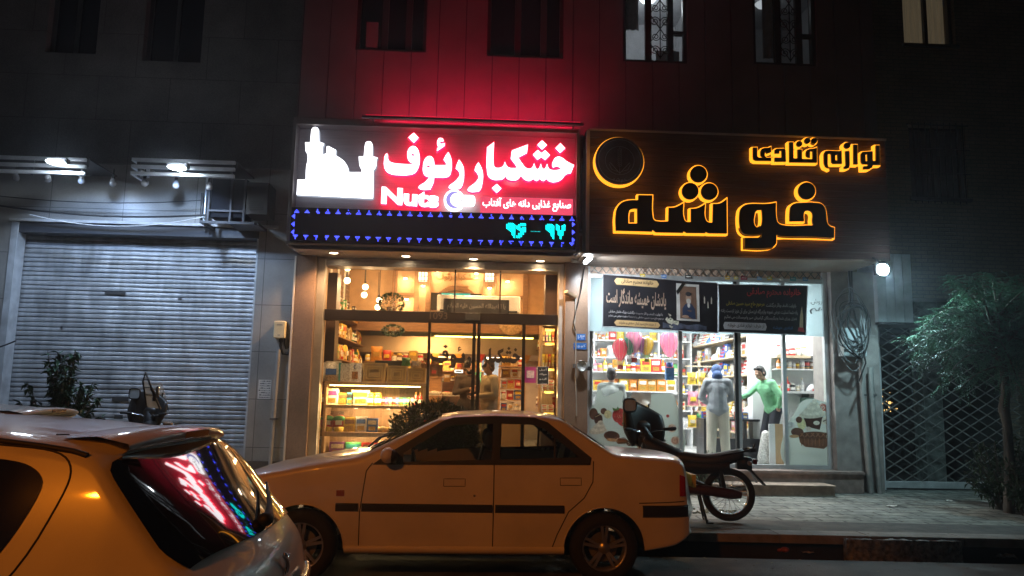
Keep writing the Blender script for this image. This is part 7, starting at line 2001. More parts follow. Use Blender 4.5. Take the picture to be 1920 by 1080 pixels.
def hatch(label):
    t = thing('hatchback', label, 'car')
    hat.body(us).build('body', [m_paint, m_under], t, fix=True)
    # rear window: follows the tailgate, wrapped by the bow
    uz = [(3.30+.385*i/14) for i in range(15)]
    b = MB(); b.sm = True; rows = []
    for i, u in enumerate(uz):
        w = hat.hw(u, hat.zt(u)-.05)-.035
        e = i/14
        w -= .05*max(0, (e-.78)/.22)**2+.05*max(0, (.12-e)/.12)**2
        rows.append([hat.pt(u, w*q, hat.zt(u)+.036-.03*abs(q)**6)+Vector((.006, 0, 0)) for q in [-1+j/12 for j in range(25)]])
    b.grid(rows); g = b.build('rear_window', m_dark, t)
    # spoiler with brake light
    b = MB(); b.sm = True; rows = []
    for q in [-1+j/10 for j in range(21)]:
        y = .50*q; e = 1-.55*abs(q)**3
        x0 = hat.pt(3.05, y, 0).x; zz = hat.zt(3.05)+.029-.02*q*q
        x1 = 3.36-.14*(y/.79)**2*1.1
        rows.append([(x0, y, zz+.004), ((x0+x1)/2, y, zz+.012), (x1, y, zz+.002-.03*(1-e)), (x1+.006, y, zz-.018-.03*(1-e)), (x1-.02, y, zz-.04-.02*(1-e)), (x1-.12, y, zz-.075)])
    b.grid(rows); sp_ = b.build('roof_spoiler', m_paint, t, fix=True)
    b = MB(); b.sm = True
    b.grid([[(3.370-.14*(y/.79)**2*1.1, y, hat.zt(3.05)+.024), (3.366-.14*(y/.79)**2*1.1, y, hat.zt(3.05)-.004)] for y in [-.13+.26*j/8 for j in range(9)]]); b.build('brake_light', mat('brake_dark_red', (.09, .01, .008), .2, var=0, coat=1), sp_)
    # wiper
    b = MB(); p0 = hat.pt(3.66, .02, hat.zt(3.66)+.06); p1_ = hat.pt(3.57, .45, hat.zt(3.57)+.075)
    b.tube([p0+Vector((.03, 0, 0)), p0.lerp(p1_, .3)+Vector((.035, 0, .005)), p1_+Vector((.01, 0, 0))], [.02, .013, .006], 8); b.ball(tuple(p0+Vector((.02, 0, -.01))), (.035, .04, .03)); b.build('rear_wiper', m_rub, t)
    # emblem: small chrome rampant animal
    b = MB(); p = hat.pt(3.75, 0, .85)+Vector((.035, 0, 0))
    b.tube([p+Vector((0, -.035, .04)), p+Vector((.008, -.012, .02)), p+Vector((.008, .006, -.01)), p+Vector((0, .03, -.04))], [.007, .011, .01, .006], 6); b.tube([p+Vector((.004, -.012, .02)), p+Vector((.006, .03, .035))], .005, 5); b.tube([p+Vector((.004, .004, -.005)), p+Vector((.006, .04, .004))], .005, 5); b.tube([p+Vector((.004, .006, -.01)), p+Vector((.004, -.02, -.04))], .005, 5)
    b.ball(tuple(p+Vector((.004, -.03, .045))), .011, 8, 5)
    b.build('emblem', m_chr, t)
    # inspection sticker on the glass
    for s in (-1, 1):
        DW = [(1.28, .97), (1.36, 1.06), (1.78, 1.33), (2.1, 1.365), (2.75, 1.345), (2.98, 1.335), (3.08, 1.30), (3.12, 1.24), (3.04, 1.04), (2.95, .96)]
        hat.patch(DW, .004, 36, 6, s).build('side_window', m_dark, t)
        hat.seam([(1.9, .3), (1.9, .955)], .004, s).build('door_seam', m_rub, t); hat.seam([(1.24, .95), (1.2, .6), (1.2, .3)], .004, s).build('door_seam', m_rub, t)
        b = MB(); hat.seam(chaikin([(1.92, 1.39), (2.3, 1.395), (2.95, 1.385), (3.13, 1.365), (3.20, 1.31), (3.20, 1.22), (3.12, 1.0), (2.95, .82), (2.78, .68), (2.7, .5), (2.6, .3)], False), .004, s, b)
        b.build('door_seam', m_rub, t)
        b = MB(); P = []
        for i in range(25):
            u = 1.8+1.43*i/24; z = hat.zt(u)-.010; w = hat.hw(u, hat.zt(u)-.05)-.030
            P.append(hat.pt(u, s*w, z))
        b.tube(P, .012, 6); b.build('roof_seam', m_rub, t)
        b = MB(); n = 16
        P = [(3.10+.2*i/n) for i in range(n+1)]
        b.tube([hat.pt(3.06, s*(.56-.08*k/8), hat.zt(3.06)+.03-.004*k/8) for k in range(9)], .003, 5)
        b.build('hatch_seam', m_rub, t)
        hat.patch([(3.56, .64), (3.53, .84), (3.66, .87), (3.74, .80), (3.75, .64)], .012, 10, 8, s).build('tail_lamp', m_tail, t)
        for ax in hat.axles:
            wheel(t, ax, s*.715, .285, .19, s, 5)
            b = MB(); b.tube([hat.side(ax+.347*math.cos(q), .27+.347*math.sin(q), .001, s) for q in [math.pi*i/26 for i in range(27)]], .007, 6); b.build('arch_lip', m_paint, t)
        b = MB(); p = hat.side(1.42, 1.0, 0, s); b.ball((p.x, p.y+s*.1, p.z+.03), (.06, .1, .065), 12, 8); b.bar((p.x, p.y, p.z), (p.x, p.y+s*.08, p.z+.01), .06, .03); b.build('door_mirror', m_rub, t)
        MB().ball((.13, s*.56, .68), (.1, .14, .075), 12, 8).build('headlamp', m_chr, t)
    # bumper crease in chrome
    b = MB(); P = []
    for j in range(21):
        q = -1+j/10; P.append(hat.pt(3.775, q*.70, .70)+Vector((.03, 0, 0)))
    b.tube(P, .02, 8); b.build('bumper_trim', mat('trim_chrome', (.5, .5, .5), .2, .9, var=0), t)
    b = MB(); p = hat.pt(3.76, 0, .77); b.box(p.x+.0, p.x+.03, -.25, .25, .74, .79); b.build('plate_handle', m_paint, t, bevel=.01)
    return t
car2 = hatch('white hatchback in the near corner with coloured signs mirrored in its dark rear window')
HD = rad(167.3)
def seat(car, tail, head, L=3.83):
    """put the car with its tail centre at tail, nose pointing along head (its own nose looks along -X)"""
    a = head-math.pi
    car.rotation_euler = (0, 0, a)
    d = Vector((math.cos(a), math.sin(a), 0))
    car.location = Vector((tail[0], tail[1], 0))-d*L
car2.scale = (1.03, 1.03, 1.03)
seat(car2, (-.785, 3.64), rad(178), 3.83*1.03)
car3 = copy_tree(car2, None, 'white hatchback with a roof spoiler parked at the far left kerb', scale=(1, 1, 1))
seat(car3, (at(150, 760, 7.8).x+.25, 7.85), rad(180))

# ================================================================== motorcycles
m_mblk = mat('moto_black', (.012, .011, .011), .38, var=.2)
m_mbr = mat('moto_maroon', (.06, .02, .016), .3, var=.15)
m_seat = mat('seat_vinyl', (.02, .02, .02), .5, bump=.2, bscale=90)
m_eng = mat('engine_alloy', (.22, .21, .2), .45, .6, var=.3)
def motorcycle(label):
    """nose along -X, rear wheel centre at the origin's X"""
    t = thing('motorcycle', label, 'motorcycle')
    R = .30
    for ux, nm in ((0, 'rear_wheel'), (-1.22, 'front_wheel')):
        b = MB(); b.tube([(ux+(R-.035)*math.cos(a), 0, R+(R-.035)*math.sin(a)) for a in [2*math.pi*i/44 for i in range(44)]], .042, 10, True)
        o = b.build(nm, m_tyre, t)
        b = MB(); b.lathe([(R-.07, -.022), (R-.085, 0), (R-.07, .022)], (ux, 0, R), 44, 'Y', False); b.build('rim', m_chr, o)
        b = MB(); b.lathe([(.001, -.05), (.05, -.048), (.055, .048), (.001, .05)], (ux, 0, R), 16, 'Y'); b.build('hub', m_eng, o)
        b = MB()
        for i in range(28):
            a = 2*math.pi*i/28; d = .35*(1 if i % 2 else -1); y = .035*(1 if i % 4 < 2 else -1)
            b.tube([(ux+.05*math.cos(a+d), y, R+.05*math.sin(a+d)), (ux+(R-.078)*math.cos(a), 0, R+(R-.078)*math.sin(a))], .0024, 4)
        b.build('spokes', m_chr, o)
    b = MB(); b.sm = True
    for s in (-1,): b.tube([(-.5, -.1, .36), (-.25, -.11, .35), (.02, -.1, .32), (.13, -.1, .31)], [.05, .06, .065, .04], 10)
    b.build('chain_case', m_mbr, t)
    b = MB(); b.tube([(-.62, .12, .28), (-.3, .14, .3), (.3, .17, .36)], [.02, .045, .05], 10); b.build('exhaust', m_chr, t)
    b = MB(); b.caps((-.55, 0, .42), (-.8, 0, .5), .13, .11); b.box(-.78, -.45, -.1, .1, .28, .45); b.caps((-.6, -.1, .36), (-.6, -.15, .36), .08, .07); b.build('engine', m_eng, t, bevel=.015)
    b = MB(); b.tube([(-.98, 0, .95), (-.75, 0, .62), (-.45, 0, .55), (-.2, 0, .62), (.2, 0, .72)], [.035, .04, .045, .035, .02], 8)
    for s in (-1, 1): b.tube([(-.42, s*.07, .45), (0, s*.09, .3)], .022, 8); b.tube([(-.05, s*.1, .32), (-.12, s*.11, .66)], .026, 8)
    b.build('frame', m_mblk, t)
    b = MB(); b.sm = True
    rows = []
    for i in range(13):
        u = -.62+.78*i/12; w = .11+.035*math.sin(i/12*2.6); z = .735+.05*(i/12)**1.5+.02*math.cos(i*.52)
        rows.append([(u, -w, z-.075), (u, -w-.012, z-.02), (u, -w*.75, z+.025), (u, 0, z+.035), (u, w*.75, z+.025), (u, w+.012, z-.02), (u, w, z-.075)])
    b.grid(rows); b.f.append([i for i in range(7)]); b.m.append(0); b.s.append(False); b.f.append([12*7+i for i in reversed(range(7))]); b.m.append(0); b.s.append(False)
    b.build('seat', m_seat, t, fix=True)
    b = MB()
    for s in (-1, 1): b.tube([(-.1, s*.13, .76), (.12, s*.14, .80), (.27, s*.1, .84)], .012, 8)
    b.box(.05, .27, -.1, .1, .80, .815); b.box(.24, .3, -.12, .12, .81, .85); b.tube([(.27, -.1, .84), (.3, -.1, .9)], .01)
    b.build('luggage_rack', m_mblk, t)
    b = MB(); b.sm = True
    b.grid([[(.38*math.cos(a)*.92+.0, y, R+.385*math.sin(a)) for y in (-.075, -.05, 0, .05, .075)] for a in [rad(22+ 100*i/14) for i in range(15)]])
    b.box(.1, .26, -.1, .1, .6, .74); fd = b.build('rear_mudguard', m_mblk, t)
    b = MB(); b.add([(.26, -.09, .60), (.26, .09, .60), (.42, .08, .43), (.42, -.08, .43), (.24, -.09, .59), (.24, .09, .59), (.40, .08, .42), (.40, -.08, .42)], [(0, 1, 2, 3), (7, 6, 5, 4), (0, 4, 5, 1), (1, 5, 6, 2), (2, 6, 7, 3), (3, 7, 4, 0)]); b.build('mud_flap', m_rub, fd, fix=True)
    MB().box(.28, .33, -.06, .06, .66, .72).build('tail_lamp', mat('moto_tail', (.12, .01, .01), .2, var=0), t, bevel=.012)
    for s in (-1, 1): MB().caps((.22, s*.12, .68), (.22, s*.19, .68), .022, .028).build('turn_signal', mat('signal_grey', (.25, .2, .15), .3, var=0), t)
    # side panels and tank cover
    b = MB(); b.sm = True
    for s in (-1, 1):
        b.grid([[(-.62+.62*i/8, s*(.11+.03*math.sin(math.pi*j/4)), .52+.035*i/8+(.16-.02*i/8)*j/4) for j in range(5)] for i in range(9)])
    b.build('side_panel', m_mblk, t, fix=True)
    b = MB(); b.caps((-.6, 0, .70), (-.98, 0, .88), .12, .10); b.caps((-.62, 0, .62), (-.9, 0, .66), .11, .12); b.caps((-.95, 0, .9), (-1.02, 0, 1.02), .09, .08)
    b.build('tank_cover', m_mblk, t)
    ST = Matrix.Translation((-1.0, 0, 0)) @ Matrix.Rotation(rad(-50), 4, 'Z') @ Matrix.Translation((1.0, 0, 0))
    def turn(b): b.v = [tuple(ST @ Vector(v)) for v in b.v]; return b
    # leg-shield fairing with a sharp beak, as seen from behind
    b = MB(); b.sm = True; rows = []
    for i in range(11):
        f = i/10; z = .84+.5*f
        rows.append([(-1.05-.05*f+.13*q*q*(1-.3*f)+(.05*math.sin(f*3.1) if abs(q) < .99 else 0), .30*q*(.62+.42*math.sin(math.pi*(.12+.5*f)))+(-.07*(1-abs(f-.35)*2) if q < -.9 else 0), z-.10*q*f-.05*q*q*f) for q in [-1+j/6 for j in range(13)]])
    b.grid(rows); b.v = [tuple(ST @ Vector(v)) for v in b.v]; ff = b.build('front_fairing', m_mblk, t, fix=True); sf = ff.modifiers.new('solid', 'SOLIDIFY'); sf.thickness = .03
    b = MB(); b.sm = True
    b.grid([[(-1.08-.12*math.cos(q*1.5)+.04*i/4, .26*q, 1.1+.08*i/4-.02*abs(q)) for q in [-1+j/6 for j in range(13)]] for i in range(5)]); b.caps((-1.05, -.05, 1.05), (-1.05, .05, 1.05), .1, .1)
    turn(b).build('headlamp_cowl', m_mblk, t, fix=True)
    b = MB()
    for s in (-1, 1):
        b.tube([(-.95, 0, .98), (-.95, s*.16, 1.02), (-.88, s*.33, 1.04)], .013, 8)
    hb = turn(b).build('handlebar', m_chr, t)
    for s in (-1, 1): turn(MB().caps((-.9, s*.27, 1.037), (-.86, s*.4, 1.045), .02, .022)).build('grip', m_rub, hb)
    for s in (-1,):
        o = turn(MB().tube([(-.93, s*.2, 1.03), (-.94, s*.24, 1.18), (-.95, s*.25, 1.25)], .007, 6)).build('mirror', m_rub, t)
        if s < 0 or True:
            P = []
            for k in range(28):
                a = 2*math.pi*k/28; q = (abs(math.cos(a))**4+abs(math.sin(a))**4)**-.25
                P.append((-.94, s*.26+.1*q*math.cos(a), 1.32+.075*q*math.sin(a)))
            b = MB(); b.tube(P, .011, 6, True); turn(b).build('mirror_rim', m_rub, o)
            b = MB(); b.add([(-.935, s*.26, 1.32)]+[(x+.003, y, z) for x, y, z in P], [(0, i+1, (i+1) % 28+1) for i in range(28)]); turn(b).build('mirror_glass', mat('mirror', (.75, .8, .8), .3, .3, var=.1), o)  # pale glass colour stands in for a lit reflection
    b = MB(); b.sm = True
    b.grid([[(-1.1-.08*math.cos(q*1.4)+.1*i/6, .2*q*(1-.25*(i/6)**3), 1.12+.36*i/6) for q in [-1+j/6 for j in range(13)]] for i in range(7)]); turn(b).build('windscreen', glass('screen_plastic', (.82, .86, .85), .12, milk=(.6, .62, .6), milk_a=.42), t)
    b = MB()
    for s in (-1, 1): b.tube([(-1.06, s*.14, 1.05), (-1.05, s*.15, 1.34)], .01, 6)
    turn(b).build('screen_stay', m_rub, t)
    b = MB(); b.tube([(-.95, -.1, 1.02), (-1.06, -.2, .95), (-1.0, -.06, .75), (-.7, -.05, .6)], .006, 5); b.tube([(-.93, -.14, 1.03), (-1.0, -.16, .9), (-.9, -.08, .7)], .005, 5); b.build('cables', m_rub, t)
    b = MB()
    for k in range(6): b.box(-.84+k*.035, -.825+k*.035, -.13, .13, .40, .56)
    b.build('cooling_fins', m_eng, t)
    for s in (-1, 1): turn(MB().caps((-.98, s*.3, .9), (-1.02, s*.36, .9), .03, .035)).build('turn_signal', mat('signal_grey'), t)
    b = MB(); b.tube([(-.55, -.105, .33), (.02, -.105, .27)], .006, 5); b.tube([(-.55, -.105, .41), (.02, -.105, .37)], .006, 5); b.build('chain', m_eng, t)
    # fork, mudguard, stands
    b = MB()
    for s in (-1, 1): b.tube([(-.98, s*.07, .95), (-1.22, s*.07, .3)], .022, 8)
    b.build('fork', m_chr, t)
    b = MB(); b.sm = True; b.grid([[(-1.22+.36*math.cos(a), y, R+.36*math.sin(a)) for y in (-.07, 0, .07)] for a in [rad(30+110*i/12) for i in range(13)]]); b.build('front_mudguard', m_mblk, t)
    b = MB()
    for s in (-1, 1): b.tube([(-.35, s*.1, .32), (-.27, s*.15, -.02)], .014, 7)
    b.tube([(-.27, -.15, .01), (-.27, .15, .01)], .014, 7); b.tube([(-.27, -.15, -.012), (-.2, -.16, -.012)], .012, 6); b.build('centre_stand', m_mblk, t)
    return t
mo = motorcycle('dark motorcycle with leg shield and clear screen parked beside the sedan boot')
rwp = at(1366, 926, 9.25)
mo.rotation_euler = (0, 0, rad(-9)); mo.location = (rwp.x, 9.25, SW+.025)
mo2 = copy_tree(mo, None, 'dark motorcycle mostly hidden behind the near hatchback roof')
p = at(292, 775, 9.9)
mo2.rotation_euler = (0, 0, rad(-62)); mo2.location = (p.x-.3, 10.75, SW+.025)

Y_ = mo2.location.y-.35
w_ = lambda x, y: at(x, y, Y_)
b = MB()
b.tube([w_(275, 762), w_(268, 715), w_(273, 698), w_(285, 730), w_(301, 768)], .012, 6)
for y in (712, 726, 740): b.tube([w_(269, y), w_(274+(y-698)*.37, y+1)], .006, 5)
b.tube([w_(284, 728), w_(290, 740), w_(289, 752)], .02, 6)
b.build('screen_frame', m_rub, mo2)
b = MB(); b.tube([w_(296, 745), w_(295, 728), w_(297, 724)], [.02, .022, .012], 8); b.build('hand_lever', m_chr, mo2)
b = MB(); v_ = [w_(270, 717), w_(274, 702), w_(285, 733), w_(299, 766), w_(277, 764)]; b.add(v_, [(0, 1, 2, 3, 4)]); b.build('screen_sheet', glass('screen_plastic'), mo2)
# ================================================================== plants
m_leaf = mat('leaf_dark', (.045, .075, .03), .45, var=.6, scale=9)
m_leaf2 = mat('leaf_ficus', (.04, .085, .045), .35, var=.6, scale=9)
m_leaf3 = mat('leaf_feathery', (.085, .19, .115), .5, var=.6, scale=4)
m_bark = mat('bark', (.11, .09, .07), .85, var=.4, scale=15, bump=.6, bscale=40, stretch=(1, 1, .3))
def leaf(b, p, d, L, w, up, fold=.25):
    d = d.normalized(); s_ = d.cross(up)
    s_ = s_.normalized() if s_.length > 1e-4 else Vector((1, 0, 0)); n = s_.cross(d)
    b.add([p, p+d*L*.45+s_*w/2+n*fold*w, p+d*L-n*.15*L, p+d*L*.45-s_*w/2+n*fold*w], [(0, 1, 2), (0, 2, 3)])
rnd = random.Random(12)
def rv(r=rnd):
    while True:
        v = Vector((r.uniform(-1, 1), r.uniform(-1, 1), r.uniform(-1, 1)))
        if .05 < v.length < 1: return v.normalized()
# clipped round bush before the dried fruit shop
cB = at(816, 800, 9.6); rb_ = 83/FPX*9.6
t = thing('topiary_bush', 'dense clipped round bush behind the sedan roof', 'bush', (cB.x, 9.6, SW))
b = MB()
zc = cB.z-.12
for i in range(6500):
    v = rv(); k = rnd.uniform(.8, 1.0)*(1+.05*math.sin(v.x*9+v.z*7)+.04*math.sin(v.y*11-v.z*5))
    p = Vector((cB.x, 9.6, zc))+Vector((v.x*rb_*1.02, v.y*rb_*.95, v.z*rb_*.78))*k
    leaf(b, p, (v+rv()*.9+Vector((0, 0, .3))), rnd.uniform(.035, .06), rnd.uniform(.018, .028), rv())
b.build('foliage', m_leaf, t)
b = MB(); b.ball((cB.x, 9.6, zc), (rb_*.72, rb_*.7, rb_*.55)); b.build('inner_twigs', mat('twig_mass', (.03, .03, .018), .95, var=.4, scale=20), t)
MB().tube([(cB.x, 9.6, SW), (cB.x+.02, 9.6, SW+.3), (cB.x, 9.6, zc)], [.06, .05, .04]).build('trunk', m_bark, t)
# leafy shrub at the shutter
cF = at(122, 745, 11.2)
t = thing('leafy_shrub', 'glossy leafy shrub in front of the grey shutter', 'shrub', (cF.x, 11.2, SW))
b = MB(); st = MB()
for i in range(52):
    a_ = rnd.uniform(0, 6.28); h_ = rnd.uniform(.75, 1.95); sp_ = rnd.uniform(.05, .52)*(1.15-abs(h_-1.2)*.5)
    base = Vector((cF.x+rnd.uniform(-.08, .08), 11.2+rnd.uniform(-.08, .08), SW+.15)); tip = Vector((cF.x+sp_*math.cos(a_), 11.2+sp_*math.sin(a_)*.8, SW+h_))
    mid = base.lerp(tip, .6)+Vector((0, 0, .22))
    P = [base.lerp(mid, k/5).lerp(mid.lerp(tip, k/5), k/5) for k in range(6)]
    st.tube(P, [.014-.0018*k for k in range(6)], 5)
    for k in range(34):
        f = rnd.uniform(.35, 1); q = base.lerp(mid, f).lerp(mid.lerp(tip, f), f)
        d = (rv()+Vector((0, 0, -.25))+Vector((math.cos(a_), math.sin(a_), 0))*.5)
        leaf(b, q, d, rnd.uniform(.08, .15), rnd.uniform(.045, .07), Vector((0, 0, 1)))
b.build('foliage', m_leaf2, t); st.build('stems', m_bark, t)
MB().lathe([(.17, 0), (.24, .34), (.26, .36), (.23, .36), (.21, .3), (.001, .3)], (cF.x, 11.2, SW), 20).build('pot', mat('terracotta', (.25, .12, .07), .8), t)
# feathery tree at the right
tb = atz(1892, 962, SW)
t = thing('feathery_tree', 'small feathery leaved tree leaning over the dark pavement at right', 'tree', (tb.x, tb.y, SW))
def tw(px, py, Y): return at(px, py, Y)
Y0 = tb.y
P = [tb, tw(1893, 880, Y0), tw(1889, 800, Y0+.05), tw(1882, 765, Y0+.05), tw(1886, 735, Y0), tw(1882, 690, Y0), tw(1870, 640, Y0+.1), tw(1850, 580, Y0+.2)]
MB().tube(P, [.075, .068, .06, .072, .06, .05, .04, .03], 10).build('trunk', m_bark, t)
bl = MB(); bb = MB()
limbs = []
for i in range(74):
    s0 = P[5].lerp(P[7], rnd.random())
    tx, ty = rnd.uniform(1680, 2060), rnd.uniform(505, 735)
    if tx < 1760: ty = rnd.uniform(585, 690)
    e = tw(tx, ty, Y0+rnd.uniform(-1.0, 1.2))
    m_ = s0.lerp(e, .55)+Vector((0, 0, rnd.uniform(.15, .45)))
    Q = [s0.lerp(m_, k/6).lerp(m_.lerp(e, k/6), k/6) for k in range(7)]
    bb.tube(Q, [.02-.0024*k for k in range(7)], 5); limbs.append(Q)
for Q in limbs:
    for k in range(44):
        f = rnd.uniform(.22, 1.0)*6; i = min(5, int(f)); q = Q[i].lerp(Q[i+1], f-i)
        d = ((Q[6]-Q[0]).normalized()*.25+rv()); d.z = min(d.z, .45); d.normalize()
        L = rnd.uniform(.12, .26); n = int(L/.022)
        sd = d.cross(Vector((0, 0, 1))); sd = sd.normalized() if sd.length > .01 else Vector((1, 0, 0))
        for j in range(n):
            t_ = j/n; c_ = q+d*L*t_+Vector((0, 0, -.35*L*t_*t_))
            for s_ in (-1, 1): leaf(bl, c_, sd*s_+d*.5+rv()*.4+Vector((0, 0, -.35)), rnd.uniform(.035, .06)*(1-.4*t_), .02, Vector((0, 0, 1)), .1)
bl.build('foliage', m_leaf3, t); bb.build('branches', m_bark, t)
# low bushy growth around its foot
def tuft(label, px, py, Y, n, w, h, L, m_, name='low_bush', seed=1):
    r = random.Random(seed); c_ = at(px, py, Y); c_.z = SW
    t = thing(name, label, 'bush', c_)
    b = MB(); st = MB()
    for i in range(n):
        a_ = r.uniform(0, 6.28); tip = c_+Vector((math.cos(a_)*w*r.random()**.5, math.sin(a_)*w*r.random()**.5, h*r.uniform(.3, 1)))
        st.tube([c_+Vector((r.uniform(-.08, .08), r.uniform(-.08, .08), 0)), c_.lerp(tip, .6)+Vector((0, 0, .05)), tip], .006, 4)
        for k in range(16):
            f = r.uniform(.3, 1); leaf(b, c_.lerp(tip, f), rv(r)+Vector((0, 0, .2)), L*r.uniform(.7, 1.2), L*.4, Vector((0, 0, 1)))
    b.build('foliage', m_, t); st.build('stems', m_bark, t); return t
tuft('dark straggly bush around the foot of the feathery tree', 1880, 950, tb.y+.35, 60, .55, 1.05, .1, m_leaf, seed=3)
tuft('dark low bush at the far right edge of the pavement', 1935, 965, tb.y-.3, 50, .45, .8, .1, m_leaf, seed=4)
tuft('small green plant on the step behind the motorcycle seat', 1316, 850, 12.0, 30, .16, .0+at(1316, 842, 12).z-SW, .05, m_leaf3, 'potted_plant', 5)
tuft('second small green plant behind the motorcycle tail', 1342, 850, 12.05, 24, .13, at(1342, 838, 12.05).z-SW, .05, m_leaf3, 'potted_plant', 6)
cT = at(738, 572, 13.3); r = random.Random(9); t = thing('trailing_plant', 'trailing green plant on the transom inside the shop', 'plant', (cT.x, 13.0, tb1+.02))
b = MB()
for i in range(420):
    v = rv(r); p = Vector((cT.x+v.x*.19, 13.0+v.y*.12, tb1+.17+v.z*.15)); leaf(b, p, v+Vector((0, 0, .2)), .05, .025, rv(r))
b.build('foliage', m_leaf2, t)
MB().lathe([(.06, 0), (.09, .1), (.001, .1)], (cT.x, 13.0, tb1+.002), 14).build('pot', pm('brown'), t)
cT = at(735, 618, 12.95); t = thing('trailing_plant', 'drooping green plant just under the transom', 'plant', (cT.x, 13.1, cT.z))
b = MB()
for i in range(300):
    v = rv(r); p = Vector((cT.x+v.x*.16, 13.1+v.y*.1, cT.z+v.z*.07)); leaf(b, p, v+Vector((0, 0, -.3)), .05, .025, rv(r))
b.build('foliage', m_leaf2, t); MB().tube([(cT.x, 13.1, cT.z), (cT.x, 13.1, 4.29)], .004).build('hanger', m_brz, t)

# ================================================================== people
m_skin = mat('skin', (.42, .25, .17), .55, var=.08)
m_skin2 = mat('skin_light', (.5, .31, .22), .55, var=.08)
def remesh(b, vox, m_, name, parent, sm=3):
    o = b.build('tmp', m_, None, origin=False)
    md = o.modifiers.new('r', 'REMESH'); md.mode = 'VOXEL'; md.voxel_size = vox
    s_ = o.modifiers.new('s', 'SMOOTH'); s_.iterations = sm; s_.factor = .5
    me = evalmesh(o); bpy.data.objects.remove(o)
    me.materials.clear(); me.materials.append(m_)
    for p in me.polygons: p.use_smooth = True
    return link(me, name, parent)
def hand(b, w, d, side, curl=.5):
    """palm and five fingers from the wrist w along d; side points to the thumb"""
    d = Vector(d).normalized(); s_ = Vector(side); s_ = (s_-d*s_.dot(d)).normalized(); n = d.cross(s_)
    w = Vector(w)
    b.caps(w, w+d*.05, .026, .036); b.caps(w+d*.05-s_*.022, w+d*.075-s_*.025, .02, .016); b.caps(w+d*.05+s_*.02, w+d*.08+s_*.022, .02, .017)
    for i, (o_, L) in enumerate(((-.03, .055), (-.01, .07), (.01, .075), (.03, .068))):
        p0 = w+d*.085+s_*o_; p1_ = p0+(d*math.cos(curl)+n*math.sin(curl))*L*.55; p2_ = p1_+(d*math.cos(curl*2.2)+n*math.sin(curl*2.2))*L*.5
        b.caps(p0, p1_, .0095, .0088); b.caps(p1_, p2_, .0088, .0075)
    p0 = w+d*.03+s_*.03; p1_ = p0+(d*.6+s_*.8)*.04; b.caps(p0, p1_, .013, .011); b.caps(p1_, p1_+(d*.9+s_*.2+n*.3)*.035, .011, .009)
